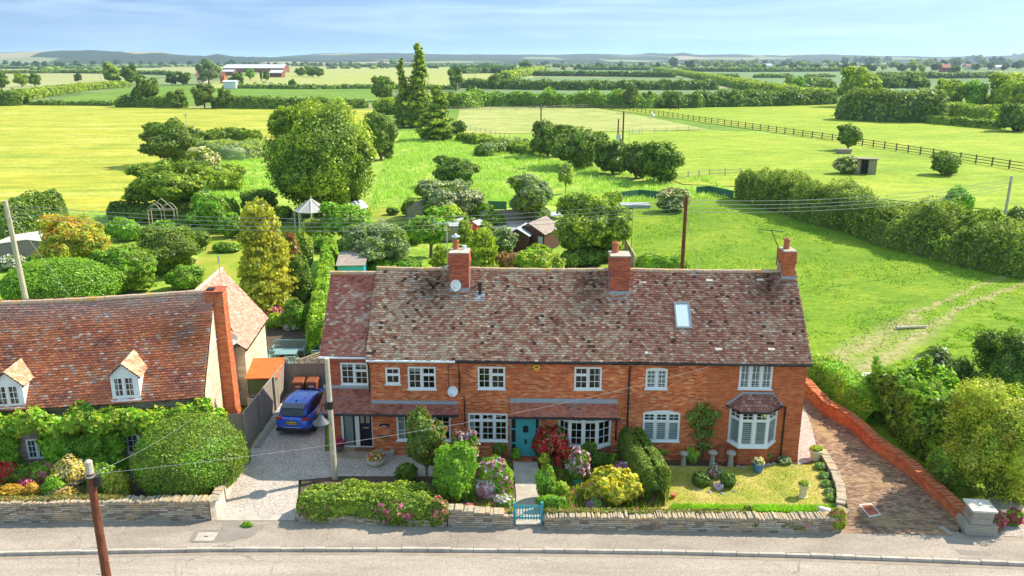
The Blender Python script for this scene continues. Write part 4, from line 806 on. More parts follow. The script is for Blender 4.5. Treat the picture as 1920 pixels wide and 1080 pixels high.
# roof slates of pale mortar (repairs)
mb=MB()
for u,v in ((1205,532),(1330,528),(1425,527),(1347,657),(1446,657),(1216,664)):
    q=TF.plane(u,v,ED,SL,EZ); 
    def rq(x,s_,o_): return q+Vector((x,0,0))+sl_*s_+nn*o_
    mb.hexa([rq(-.15,0,.02),rq(.15,0,.02),rq(.15,.1,.02),rq(-.15,.1,.02)],[rq(-.15,0,.06),rq(.15,0,.06),rq(.15,.1,.05),rq(-.15,.1,.05)])
hb(mb,'roof_vent','stoneW',HC)
def aerial(h,base,top,boomdir,n,mat='metal',name='aerial',bend=None,scale=1):
    mb=MB(); mb.tube([base]+( [bend] if bend else [])+[top],.022,6); bd=Vector(boomdir).normalized()*.55*scale; t=Vector(top); side=Vector((0,0,1)).cross(bd).normalized()
    mb.tube([t-bd,t+bd],.014,5)
    for i in range(n):
        q=t-bd+bd*2*i/(n-1); mb.tube([q-side*.24*scale,q+side*.24*scale],.008,4)
    mb.tube([t-bd-side*.25+Vector((0,0,.15)),t-bd+side*.25+Vector((0,0,.15))],.01,4); mb.tube([t-bd-side*.25-Vector((0,0,.15)),t-bd+side*.25-Vector((0,0,.15))],.01,4)
    return hb(mb,name,mat,h)
x=c1[1]-.12; zt_=TF.plane(835,418,c1[3]+.5).z; zb_=TF.plane(836,500,c1[3]+.5).z
aerial(HA,(x,c1[3]+.5,zb_-.2),(x,c1[3]+.5,zt_),(1,.3,0),8)
mb=MB(); mb.tube([(x,c1[3]+.5,zb_),(x+.15,c1[3]+.5,zb_)],.02,5); mb.lathe((x-.02,c1[3]+.42,zb_-.05),[(.11,0),(.11,.1)],10); hb(mb,'aerial_bracket','metal',HA)
x=c3[1]-.22; y=c3[3]+.3; zt_=TF.plane(1446,432,y).z; zk=TF.plane(1456,462,y).z
aerial(HC,(x,y,TF.plane(1460,498,y).z),(TF.plane(1446,434,y).x,y,zt_),(1,-.6,0),9,'blackp',bend=(x,y,zk)); mb=MB(); mb.tube([(x,y,TF.plane(1460,490,y).z),(x+.25,y,TF.plane(1460,490,y).z)],.02,5); hb(mb,'aerial_bracket','blackp',HC)
# signs on the pier
mb=MB(); q=TF.plane(721,797,0); mb.hexa([(q.x-.28,-.03,q.z-.05),(q.x+.26,-.03,q.z-.05),(q.x+.26,0,q.z-.05),(q.x-.28,0,q.z-.05)],[(q.x-.15,-.03,q.z+.07),(q.x+.2,-.03,q.z+.07),(q.x+.2,0,q.z+.07),(q.x-.15,0,q.z+.07)]); sg=hb(mb,'wall_plaque','blackp',HA)
mb=MB(); mb.tube([(q.x-.12,-.045,q.z-.04),(q.x-.02,-.045,q.z-.01),(q.x+.1,-.045,q.z-.05)],.014,5); hb(mb,'relief','metal',HA,sg)
mb=MB(); q=TF.plane(720,819,0); mb.prism([(q.x+.28*math.cos(t)*(1),-.0) for t in ()],0,0) if 0 else mb.box(q.x-.26,-.03,q.z-.07,q.x+.26,-.002,q.z+.08); sg=hb(mb,'name_plaque',MT.setdefault('bronze',plain('dull_green_plaque',(.09,.10,.05),.5,.2)),HA,bevel=.01)
# ============================================================ OLD STONE COTTAGE ON THE LEFT
LR=Frame((-13.5,32.55),math.radians(7.5))
HL=thing('stone_cottage','old stone cottage with mottled red tile roof and two white dormers','house',(LR.o.x,LR.o.y,0),LR.a)
S0[HL]=0
def lh(mb,name,mat,par=None,**k): return mb.build(name,mat,par or HL,**k)
LLEN=-17; le,lz,ld,lr=-.25,3.25,3.5,7.05
mb=MB(); mb.face([(LLEN,0,0),(0,0,0),(0,0,3.45),(LLEN,0,3.45)]); mb.face([(0,6.9,0),(LLEN,6.9,0),(LLEN,6.9,3.4),(0,6.9,3.4)]); lh(mb,'wall','stone')
mb=MB(); mb.face([(0,0,0),(0,7.0,0),(0,7.0,3.35),(0,3.5,6.95),(0,0,3.4)]); o=lh(mb,'gable_wall','stoneC'); o['label']='cream stone gable end'
palL=[(.36,.13,.09),(.46,.17,.11),(.56,.18,.09),(.62,.23,.11),(.52,.27,.19),(.44,.29,.25)]
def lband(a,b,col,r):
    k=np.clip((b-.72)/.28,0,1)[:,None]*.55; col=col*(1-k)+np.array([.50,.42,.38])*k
    s=LLEN+(-LLEN)*a; p=LR.plane(345,600,le,(ld-le)/(lr-lz),lz); q=np.exp(-(((s-p.x)/.9)**2+((b-.62)/.16)**2)); return col*(1-.5*q)[:,None]  # chimney's cast shadow painted into the tile colour as a soft patch
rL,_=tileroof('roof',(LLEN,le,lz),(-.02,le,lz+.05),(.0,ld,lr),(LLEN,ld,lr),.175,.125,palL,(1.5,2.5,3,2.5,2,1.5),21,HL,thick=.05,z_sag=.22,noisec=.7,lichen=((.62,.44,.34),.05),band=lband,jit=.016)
mb=MB(); mb.face([(LLEN,7.25,3.2),(0.02,7.25,3.2),(0.02,3.5,7.05),(LLEN,3.5,7.0)][::-1]); lh(mb,'rear_roof','tileB')
mb=MB(); x=LLEN; i=0
while x<-.1:
    e=min(0,x+.45); f=lambda x:(lr+.02-.22*math.sin(math.pi*(x-LLEN)/-LLEN)); mb.tube([(x+.01,ld,f(x)+.01*(i%2)),(e,ld,f(e)+.01*(i%2))],.13,8); x=e;i+=1
lh(mb,'ridge_tile','ridgeM')
# gable chimney
mb=MB(); mb.hexa([(0,2.95,0),(.56,2.95,0),(.56,4.05,0),(0,4.05,0)],[(0,3.05,6.5),(.46,3.05,6.5),(.46,3.95,6.5),(0,3.95,6.5)]); mb.box(-.30,3.05,6.5,.46,3.95,7.12)
c=lh(mb,'chimney','brickW'); mb=MB(); mb.box(-.34,3.0,7.12,.50,4.0,7.18); lh(mb,'cap','brickD',c); mb=MB(); mb.box(-.3,3.2,7.18,.05,3.6,7.24); lh(mb,'flue','dark',c)
mb=MB(); mb.tube([(.0,3.0,4.9),(-.1,2.6,4.85)],.05,6); mb.box(-.1,2.85,4.75,.0,3.05,5.15); lh(mb,'flashing','white',c)
mb=MB(); mb.tube([(.2,4.1,6.9),(.2,4.1,8.4)],.018,6); mb.tube([(.2,4.1,8.3),(.2,4.1,8.65)],.05,8); lh(mb,'aerial','metal')
# dormers
def dormer(u0,u1,ve,va,vs,win,ua,dep=2.6):
    sl=(ld-le)/(lr-lz); q=lambda u,v:LR.plane(u,v,-.12)
    a=q(u0,ve);b=q(u1,ve);s=q((u0+u1)/2,vs);ap=q(ua,va); x0,x1=a.x,b.x; zs=s.z; ze=(a.z+b.z)/2; za=ap.z; y=-.12; xm=(x0+x1)/2
    zback=lambda z:(z-lz)*sl+le     # where the main slope reaches height z
    mb=MB(); w0,w1,wz0,wz1=win
    mb2=MB(); wallholes(mb2,x0,x1,zs,ze,y,[(w0,w1,wz0,wz1)],rev=.1); mb2.face([(x0,y,ze),(x1,y,ze),(xm,y,za)])
    for x,sg in ((x0,-1),(x1,1)):
        P=[(x,y,zs),(x,zback(ze)+.1,ze),(x,y,ze)]; P=[(x,y,zs),(x,zback(zs)+.1 if zs>lz else y+.02,zs),(x,zback(ze)+.1,ze),(x,y,ze)]
        mb2.face(P if sg>0 else P[::-1])
    d=lh(mb2,'dormer','white'); 
    yb=zback(za)+.05; ye=zback(ze)+.05; ov=.14
    for sg in (-1,1):
        xe=xm+sg*((x1-x0)/2+ov); ez=ze-.12
        if sg>0: E0,E1,R1,R0=(xe,y-.15,ez),(xe,zback(ez),ez),(xm,yb,za+.06),(xm,y-.15,za+.06)
        else: E0,E1,R1,R0=(xe,zback(ez),ez),(xe,y-.15,ez),(xm,y-.15,za+.06),(xm,yb,za+.06)
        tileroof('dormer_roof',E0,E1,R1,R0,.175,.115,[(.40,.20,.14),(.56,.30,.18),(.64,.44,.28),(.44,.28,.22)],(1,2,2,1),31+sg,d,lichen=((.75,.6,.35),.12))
    fm,gm=MB(),MB(); sash(fm,gm,(w0,y),(w1,y),wz0,wz1,[(1,2,3),(1,2,3)]); f=lh(fm,'window','white',d); lh(gm,'pane','glass',d)
    mb=MB(); mb.box(x0-.05,y-.1,zs-.08,x1+.05,y+.02,zs+.05); lh(mb,'sill','white',d,bevel=.01)
    mb=MB(); mb.box(x0+.05,y+.5,zs,x1-.05,y+.52,ze); lh(mb,'dark_room','dark',d) if 0 else None
    mb=MB(); 
    for a_ in (w0+.02,w1-.2): mb.box(a_,y+.12,wz0,a_+.16,y+.14,wz1)
    lh(mb,'curtain','curtain',d)
def wr(u0,v0,u1,v1):
    f=lambda u,v:LR.plane(u,v,-.12); return (f(u0,(v0+v1)/2).x,f(u1,(v0+v1)/2).x,f((u0+u1)/2,v1).z,f((u0+u1)/2,v0).z)
dormer(205,258,703,683,750,wr(212,706,253,745),226)
dormer(-14,40,719,698,765,wr(-8,722,42-5,761),12)
# gable windows, dish, lamp
def gpt(u,v,x=.0):
    r=ray(u,v); o=Vector((0,0,CH))-LR.o; t=(x-o.dot(LR.x))/r.dot(LR.x); p=o+r*t; return Vector((x,p.dot(LR.y),CH+r.z*t))
def gwin(u0,v0,u1,v1,cols,rows):
    m=(v0+v1)/2; a=gpt(u0,m);b=gpt(u1,m);c=gpt((u0+u1)/2,v1);e=gpt((u0+u1)/2,v0); w=max(.75,b.y-a.y); y0=(a.y+b.y)/2-w/2
    fm,gm=MB(),MB(); sash(fm,gm,(0,y0),(0,y0+w),c.z,c.z+max(.9,(e.z-c.z)*.8),[(1,cols,rows)]*2,off=.04,dep=.03); f=lh(fm,'window','white'); gm.box(.001,y0+.02,c.z+.02,.004,y0+w-.02,c.z+.7) if 0 else None
    b_=MB(); b_.seg((0,y0+.03),(0,y0+w-.03),c.z+.03,c.z+max(.9,(e.z-c.z)*.8)-.03,.002,.008); lh(b_,'pane',MT.setdefault('dkpane',plain('dark_window_pane',(.05,.06,.065),.08,spec=.8)),f)
    s_=MB(); s_.box(0,y0-.05,c.z-.05,.1,y0+w+.05,c.z); lh(s_,'sill','white',f)
gwin(418,645,431,671,2,3); gwin(433,706,450,752,2,4)
q=gpt(424,640,.0); dish(HL,HL,.25,q.y,q.z+.1,.3)
q=gpt(433,648,.0); mb=MB(); mb.tube([(0,q.y,q.z),(.22,q.y-.05,q.z+.03)],.018,5); mb.lathe((.25,q.y-.05,q.z-.08),[(.09,0),(.05,.1),(.02,.14)],8); lh(mb,'wall_lamp','blackp')
# rear wing with its own roof
def loc(x,y,z): p=Vector((x,y,0))-LR.o; return (p.dot(LR.x),p.dot(LR.y),z)
E1,E2,R2,R1=loc(-13.62,38.6,3.2),loc(-14.0,43.7,3.25),loc(-16.4,43.75,6.15),loc(-16.05,36.6,6.1)
palW=[(.44,.20,.15),(.54,.27,.20),(.60,.32,.24),(.50,.24,.19),(.42,.24,.20)]
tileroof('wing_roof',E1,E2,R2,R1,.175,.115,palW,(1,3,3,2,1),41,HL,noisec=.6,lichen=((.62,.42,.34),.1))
W1,W2,W3,W4=loc(-13.8,38.8,0),loc(-14.15,43.5,0),loc(-18.4,43.4,0),loc(-14.5,38.8,0)
up=lambda p,z:(p[0],p[1],z)
mb=MB(); mb.face([W1,W2,up(W2,3.3),up(W1,3.25)]); mb.face([W4,W1,up(W1,3.25),up(W4,3.3)]); AP=up(R2,6.0); mb.face([W2,W3,up(W3,3.3),up(AP,6.0),up(W2,3.3)]); lh(mb,'wing_wall','stoneC')
mb=MB(); q=loc(-18.8,43.7,3.25); q2=loc(-18.6,37,3.25); mb.face([R2,R1,q2,q]); lh(mb,'rear_roof','tileB')
mb=MB(); mb.tube([up(E1,3.15),up(E2,3.2)],.05,6); mb.tube([up(E2,3.2),up(W2,3.0),up(W2,.1)],.035,6); lh(mb,'gutter','blackp')
mb=MB()
for i in range(15):
    f0,f1=i/15,(i+.97)/15; A=Vector(R1).lerp(Vector(R2),f0);B_=Vector(R1).lerp(Vector(R2),f1); mb.tube([A,B_],.11,7)
lh(mb,'ridge_tile',MT.setdefault('ridgeW',plain('pale_ridge',(.58,.42,.34),.9,.2)))
# ground floor windows behind the climber
for (u0,v0,u1,v1) in ((247,816,275,838),(60,826,80,848)):
    a=LR.plane(u0,(v0+v1)/2,0);b=LR.plane(u1,(v0+v1)/2,0);z1=LR.plane(u0,v0,0).z;z0=LR.plane(u0,v1,0).z
    fm=MB();gm=MB();sash(fm,gm,(a.x-.2,-.03),(b.x+.2,-.03),z0-.3,z1+.1,[(1,2,3),(1,2,3)],off=.02); f=lh(fm,'window','white'); g2=MB(); g2.box(a.x-.15,-.02,z0-.25,b.x+.15,-.01,z1+.05); lh(g2,'pane','dkpane',f)
# ============================================================ WALLS AND FENCES
def wallpath(name,label,cat,pts,h,t,mat,cope=None,seed=0,zb=-.1,closed=False,hs=None,side=1):
    """free standing wall following plan points (front line), thickness t behind it"""
    rr=random.Random(seed); pts=[Vector(p[:2]) for p in pts]; n=len(pts); nr=[]
    for i in range(n):
        d=(pts[min(i+1,n-1)]-pts[max(i-1,0)]).normalized(); nr.append(Vector((-d.y,d.x))*side)
    hs=hs or [h]*n
    # subdivide
    P=[];N_=[];H=[]
    for i in range(n-1):
        k=max(1,int((pts[i+1]-pts[i]).length/.5))
        for j in range(k): f=j/k; P.append(pts[i].lerp(pts[i+1],f)); N_.append(nr[i].lerp(nr[i+1],f).normalized()); H.append(hs[i]+(hs[i+1]-hs[i])*f)
    P.append(pts[-1]);N_.append(nr[-1]);H.append(hs[-1]); m=len(P); H=[x+rr.uniform(-.02,.02) for x in H]
    V=[];W=[0]
    for i in range(1,m): W.append(W[-1]+(P[i]-P[i-1]).length)
    root=thing(name,label,cat,(P[0].x,P[0].y,0)); o_=P[0]
    me=bpy.data.meshes.new('wall_body'); vs=[];fs=[];uv=[]
    def quad(a,b,c,d,ua,ub,uc,ud):
        k=len(vs); vs.extend([a,b,c,d]); fs.append((k,k+1,k+2,k+3)); uv.extend([ua,ub,uc,ud])
    for i in range(m-1):
        a,b=P[i]-o_,P[i+1]-o_; A,B=a+N_[i]*t,b+N_[i+1]*t; u0,u1=W[i],W[i+1]; bw=.04
        f0=a+N_[i]*0; 
        quad((a.x,a.y,zb),(b.x,b.y,zb),(b.x+N_[i+1].x*bw,b.y+N_[i+1].y*bw,H[i+1]),(a.x+N_[i].x*bw,a.y+N_[i].y*bw,H[i]),(u0,zb),(u1,zb),(u1,H[i+1]),(u0,H[i]))
        quad((B.x,B.y,zb),(A.x,A.y,zb),(A.x,A.y,H[i]),(B.x,B.y,H[i+1]),(u1,zb+3),(u0,zb+3),(u0,H[i]+3),(u1,H[i+1]+3))
        quad((a.x+N_[i].x*bw,a.y+N_[i].y*bw,H[i]),(b.x+N_[i+1].x*bw,b.y+N_[i+1].y*bw,H[i+1]),(B.x,B.y,H[i+1]),(A.x,A.y,H[i]),(u0,5),(u1,5),(u1,5+t),(u0,5+t))
    for i in (0,m-1):
        a=P[i]-o_;A=a+N_[i]*t; q=[(a.x,a.y,zb),(a.x,a.y,H[i]),(A.x,A.y,H[i]),(A.x,A.y,zb)]; 
        if i: q=q[::-1]
        quad(*q,*[((0 if p[0]==a.x and p[1]==a.y else t),p[2]) for p in q])
    me.from_pydata(vs,[],fs); l=me.uv_layers.new(name='UVMap'); l.data.foreach_set('uv',[c for p in uv for c in p]); me.materials.append(MT[mat]); link(bpy.data.objects.new('wall_body',me),root)
    if cope:
        mb=MB(); s=0; L_=W[-1]; cw,ch,cm=cope
        while s<L_-cw:
            w=cw*rr.uniform(.6,1.4); i=max(k for k in range(m) if W[k]<=s); i=min(i,m-2); f=(s-W[i])/max(1e-6,W[i+1]-W[i]); p=P[i].lerp(P[i+1],f)-o_; nn_=N_[i]; d=Vector((nn_.y,-nn_.x))*side; hh=H[i]+ch*rr.uniform(.55,1.2); b0=rr.uniform(-.03,.03); t0,t1=-.02+b0,t+.02+b0*.5; q=[p+nn_*t0,p+d*w*.9+nn_*t0,p+d*w*.9+nn_*t1,p+nn_*t1]; ln=d*rr.uniform(-.03,.05)
            mb.hexa([(x.x,x.y,H[i]-.02) for x in q],[(x.x+ln.x,x.y+ln.y,hh+rr.uniform(-.01,.01)) for x in q]); s+=w
        mb.build('coping',cm,root)
    return root
MT['copeS']=noisy('coping_stone',[(.3,(.26,.22,.16)),(.5,(.44,.37,.27)),(.65,(.52,.36,.18)),(.8,(.60,.54,.43))],2.2,6,.95,12,.6,.03)
g0=lambda u,v:G(u,v,.1)
wallpath('garden_wall','long grey rubble stone wall along the pavement below the clipped dome bush','stone wall',[(-40,WL[0].y)]+[tuple(g0(u,v)[:2]) for u,v in ((0,981),(200,978),(395,976))],.88,.42,'stone',(.07,.10,'copeS'),1)
wallpath('garden_wall','short curved stone wall returning beside the gravel drive, left of it','stone wall',[tuple(g0(u,v)[:2]) for u,v in ((397,976),(408,972),(416,960),(433,920),(446,885),(450,868))],.75,.3,'stoneC',(.2,.05,'copeS'),2,hs=[.88,.88,.85,.8,.75,.75])
wallpath('garden_wall','low stone wall under the rose hedge between drive and gate','stone wall',[tuple(g0(u,v)[:2]) for u,v in ((553,978),(700,984),(838,988))],.32,.35,'stone',(.16,.05,'copeS'),3)
wallpath('garden_wall','mossy stone wall just left of the turquoise gate','stone wall',[tuple(g0(u,v)[:2]) for u,v in ((840,988),(962,991))],.62,.4,'stone',(.18,.07,'copeS'),4,hs=[.8,.6])
wallpath('garden_wall','long stone wall with upright coping right of the turquoise gate, below the lawn','stone wall',[tuple(g0(u,v)[:2]) for u,v in ((1020,993),(1250,996),(1500,1000),(1555,1000),(1580,995),(1588,980))],.62,.42,'stone',(.075,.10,'copeS'),5,hs=[.55,.62,.66,.66,.62,.6])
wallpath('curved_kerb_wall','low curved rockery wall between the lawn and the block paved drive','low wall',[tuple(g0(u,v)[:2]) for u,v in ((1583,962),(1584,935),(1573,900),(1558,872),(1546,855))],.38,.32,'stone',(.22,.06,'copeS'),6,hs=[.45,.42,.38,.36,.36],side=1)
# brick retaining wall along the drive, curving
bwp=[(1806,988),(1774,957),(1709,897),(1633,842),(1593,805),(1544,778),(1508,745),(1488,722)]
wallpath('retaining_wall','long orange brick retaining wall curving up the right side of the block paved drive','brick wall',[tuple(g0(u,v)[:2]) for u,v in bwp],.6,.42,'brickW',(.24,.05,'brickW'),7,hs=[.55,.58,.62,.66,.72,.8,.9,1.0],side=-1)
p=g0(1830,1003); root=thing('gate_pillar','square dry stone pillar with flat slab cap at the end of the orange brick wall','stone pillar',(p.x+.1,p.y+.15,0),-.12)
mb=MB(); rr=random.Random(5); z=-.05
while z<.5: h=rr.uniform(.05,.09); a=rr.uniform(-.05,.05); mb.box(-.52+a,-.25+a/2,z,.62+a,.6+a/2,z+h-.006); z+=h
z=.5
while z<1.12: h=rr.uniform(.04,.08); a=rr.uniform(-.03,.03); mb.box(-.34+a,-.2+a/2,z,.42+a,.5-a,z+h-.006); z+=h
mb.build('stonework','stoneG',root); mb=MB(); mb.box(-.42,-.30,z,.5,.6,z+.08); mb.build('cap_stone','stoneW',root,bevel=.015); mb=MB(); mb.lathe((0.04,.15,z+.08),[(.1,0),(.07,.05),(.01,.06)],10); mb.build('finial','stoneW',root)
p=g0(1780,1003); mb=MB(); mb.box(0,0,-.05,.5,.55,.1); s_=mb.build('edging_slab','stoneG',loc=(p.x,p.y,.02)); s_.rotation_euler=(0,.05,.3); tag(s_,'flat grey stone slab lying at the foot of the pillar','stone slab')
# drain covers
def cover(name,label,pts,mat,fm_,bars=True):
    q=[g0(u,v) for u,v in pts]; c=sum(q,Vector())/4; root=thing(name,label,'manhole cover',(c.x,c.y,0)); 
    mb=MB(); mb.face([(p.x-c.x,p.y-c.y,GZ+.020) for p in q]); mb.build('frame',fm_,root); mb=MB(); mb.face([((p.x-c.x)*.82,(p.y-c.y)*.78,GZ+.026) for p in q]); mb.build('lid',mat,root)
    mb=MB(); mb.box(-.08,-.02,GZ+.03,.08,.02,GZ+.035); mb.build('lifting_slot','dark',root)
cover('inspection_cover','pale concrete inspection cover set in the pavement left of the drive',[(358,1017),(402,1017),(416,997),(370,997)],'conc',"patch")
cover('manhole_cover','reddish recessed manhole cover with white rim in the block paved drive',[(1630,971),(1653,966),(1633,944),(1610,946)],'brickD','stoneW')
p=g0(435,988); mb=MB(); mb.lathe((0,0,0),[(.42,0),(.40,.008)],20,1,.8); o=mb.build('tarmac_patch','asphD' if 'asphD' in MT else 'patch',loc=(p.x,p.y,GZ+.004)); struct(o)
# closeboard fences
def closeboard(name,label,a,b,h,parts_rot=None,trellis=0,zt=None,gap=.1,back=False,mat='wood'):
    a=Vector(a[:2]);b=Vector(b[:2]); L_=(b-a).length; ang=math.atan2((b-a).y,(b-a).x); root=thing(name,label,'fence',(a.x,a.y,0),ang)
    mb=MB(); n=int(L_/gap); rr=random.Random(int(L_*100))
    for i in range(n): 
        hh=h(i/n) if callable(h) else h; t=rr.uniform(0,.008); mb.box(i*gap,-.012+t,0,i*gap+gap*.96,.012+t,hh+rr.uniform(-.01,.01))
    mb.build('boards',mat,root)
    mb=MB(); 
    if not callable(h): mb.box(0,-.03,h+.012,L_,.03,h+.04); mb.build('capping_rail',mat,root)
    k=max(1,round(L_/1.9))
    for i in range(k+1):
        mb=MB(); x=L_*i/k; hh=(h(i/k) if callable(h) else h)+trellis; mb.box(x-.05,.015 if not back else -.115,0,x+.05,.115 if not back else -.015,hh+.05); mb.build('post',mat,root)
    if trellis:
        mb=MB(); f=(lambda x:h(x/L_)) if callable(h) else (lambda x:h)
        m=int(L_/.17)
        for i in range(m+1): x=L_*i/m; mb.box(x-.012,-.02,f(x)+.04,x+.012,0,f(x)+trellis)
        for k2 in (0,.5,1):
            for i in range(m): x0,x1=L_*i/m,L_*(i+1)/m; z0,z1=f(x0)+.05+(trellis-.05)*k2,f(x1)+.05+(trellis-.05)*k2; w=.028 if k2 in(0,1) else .014; mb.hexa([(x0,-.03,z0-w),(x1,-.03,z1-w),(x1,-.001,z1-w),(x0,-.001,z0-w)],[(x0,-.03,z0+w),(x1,-.03,z1+w),(x1,-.001,z1+w),(x0,-.001,z0+w)])
        mb.build('trellis','trel' if callable(h) else mat,root)
    return root
cA=(-13.0,33.35);cB=(-12.35,33.65);cC=(-12.2,40.2);cD=(-8.9,40.35)
closeboard('closeboard_fence','short grey board fence panel joining the chimney foot to the drive fence',(-14.4,33.45),cB,1.88)
closeboard('closeboard_fence','long grey closeboard fence running back along the left side of the drive',cB,cC,1.9,back=True)
closeboard('closeboard_fence','grey board fence with trellis top behind the wheelie bins',cC,(-8.5,40.3),1.75,trellis=.28)
closeboard('closeboard_fence','pale swept fence with trellis top rising behind the drive end',(-11.6,40.9),(-8.4,43.5),lambda f:1.5+.75*f**1.5,trellis=.3,mat='wood')
mb=MB(); mb.seg((-11.98,33.8),(-11.85,40.1),0,.16,0,.22); o=mb.build('timber_edging','wood'); tag(o,'weathered timber edging strip at the foot of the long drive fence','edging')
# ============================================================ SHEDS, BINS, SMALL YARD THINGS
def shed(name,label,x,y,rot,w,d,h,rh,wall,roof,mono=False,door=None,over=.12,pitchx=True,win=None,rooft=.05):
    root=thing(name,label,'shed',(x,y,0),rot); mb=MB(); mb.box(-w/2,-d/2,0,w/2,d/2,h)
    if mono: mb.hexa([(-w/2,-d/2,h),(w/2,-d/2,h),(w/2,d/2,h),(-w/2,d/2,h)],[(-w/2,-d/2,h+.01),(w/2,-d/2,h+.01),(w/2,d/2,h+rh),(-w/2,d/2,h+rh)])
    else:
        for yy in (-d/2,d/2): q=[(-w/2,yy,h),(w/2,yy,h),(0,yy,h+rh)]; mb.face(q if yy<0 else q[::-1])
    mb.build('walls',wall,root); mb=MB()
    if mono: mb.hexa([(-w/2-over,-d/2-over,h),(w/2+over,-d/2-over,h),(w/2+over,d/2+over,h+rh+.03),(-w/2-over,d/2+over,h+rh+.03)],[(-w/2-over,-d/2-over,h+rooft),(w/2+over,-d/2-over,h+rooft),(w/2+over,d/2+over,h+rh+.03+rooft),(-w/2-over,d/2+over,h+rh+.03+rooft)])
    else:
        for s_ in (-1,1): 
            e=(w/2+over)*s_; ez=h-over*rh/(w/2); q0=[(e,-d/2-over,ez),(0,-d/2-over,h+rh),(0,d/2+over,h+rh),(e,d/2+over,ez)]; 
            if s_<0: mb.hexa(q0,[(p[0],p[1],p[2]+rooft) for p in q0])
            else: q0=q0[::-1]; mb.hexa(q0,[(p[0],p[1],p[2]+rooft) for p in q0])
    mb.build('roof',roof,root)
    if door: mb=MB(); mb.box(-w*.28,-d/2-.03,.05,w*.28,-d/2-.004,h-.1); mb.build('door',door,root)
    if win: mb=MB(); mb.box(w*.3,-d/2-.03,h*.45,w*.45,-d/2-.004,h*.85); mb.build('window',win,root)
    return root
shed('garden_shed','dark green shed with bright orange sloping roof beside the stone cottage',-13.0,39.4,.06,1.45,1.7,1.65,.35,'shedG','orangeR',mono=True,door='shedG')
p=G(655,505,0); shed('garden_shed','turquoise shed with grey felt sloping roof behind the red roofed bay',-12.95,63.0,.08,2.1,2.6,1.75,.45,'tealL','felt',mono=True)
p=G(1008,470); shed('garden_shed','dark timber shed with big brown felt roof beside the large dark tree',p.x,p.y+1.5,-.45,3.2,3.9,1.8,.9,MT.setdefault('dbrown',plain('dark_brown_boards',(.10,.045,.03),.8,.3)),'felt',win='plast')
p=G(978,468); shed('garden_shed','small shed with pale grey gabled roof left of the big brown roof',p.x,p.y,-.3,2.2,2.8,1.7,.6,'dbrown','plast')
p=G(786,412); shed('garden_shed','little far shed with grey gable roof below the elder tree','x' and p.x,p.y,-.3,2.0,2.2,1.5,.6,'wood','felt')
p=G(838,445); shed('garden_shed','shed with pale slatted roof behind the tall tv aerial',p.x,p.y,.05,3.2,3.6,1.5,.5,'wood',MT.setdefault('slat',bricky('slatted_roof',[(0,(.42,.44,.46)),(1,(.55,.57,.58))],(.12,.12,.12),bw=9,bh=.3,ms=.06)),mono=True)
p=G(893,438); shed('garden_shed','small bright red shed with pale roof in the back gardens',p.x,p.y,-.5,1.1,1.3,1.1,.3,MT.setdefault('redp',plain('red_paint',(.62,.06,.03),.6)),'plast')
p=G(75,497); shed('garden_shed','low white roofed shed behind the leaning grey pole',p.x-1.0,p.y+2,.1,6.0,4,1.9,.4,'wood','stoneW')
# greenhouse style glazed gazebo
p=G(587,432); root=thing('glazed_gazebo','white framed gazebo with faceted pale roof among the bushes','gazebo',(p.x,p.y,0),.2); mb=MB(); n=8
for k in range(n):
    a=2*math.pi*k/n; b=2*math.pi*(k+1)/n; P=(1.8*math.cos(a),1.8*math.sin(a));Q=(1.8*math.cos(b),1.8*math.sin(b)); mb.tube([P+(0,),P+(2.2,)],.06,6); mb.tube([P+(2.2,),Q+(2.2,)],.06,6); mb.tube([P+(2.2,),(0,0,3.4)],.06,6)
mb.tube([(0,0,3.3),(0,0,3.7)],.05,6); mb.build('frame','stoneW',root); mb=MB()
for k in range(n):
    a=2*math.pi*k/n; b=2*math.pi*(k+1)/n; mb.face([(1.8*math.cos(a),1.8*math.sin(a),2.2),(1.8*math.cos(b),1.8*math.sin(b),2.2),(0,0,3.38)])
mb.build('roof_panels',MT.setdefault('dustyglass',plain('dusty_roof_panel',(.42,.42,.40),.4,.2)),root)
p=G(672,410); shed('white_tent','white pitched canopy roof half hidden behind the round green tree','x' and p.x-.6,p.y+1,-.5,1.6,2.6,1.1,.7,'stoneW','plast')
# garden arch
p=G(308,425); root=thing('garden_arch','pale metal rose arch with pointed crossing hoops in the back garden','garden arch',(p.x,p.y,0)); mb=MB()
for y in (-.4,.4):
    for s_ in (-1.4,0): mb.tube([(s_,y,0),(s_,y,1.9),(s_+.35,y,2.4),(s_+.7,y,2.6),(s_+1.05,y,2.4),(s_+1.4,y,1.9),(s_+1.4,y,0)],.05,5)
    mb.tube([(-1.5,y,1.9),(1.5,y,1.9)],.045,5)
mb.tube([(-.6,0,2.6),(0,0,3.1),(.6,0,2.6)],.05,5); mb.build('hoops','woodL',root)
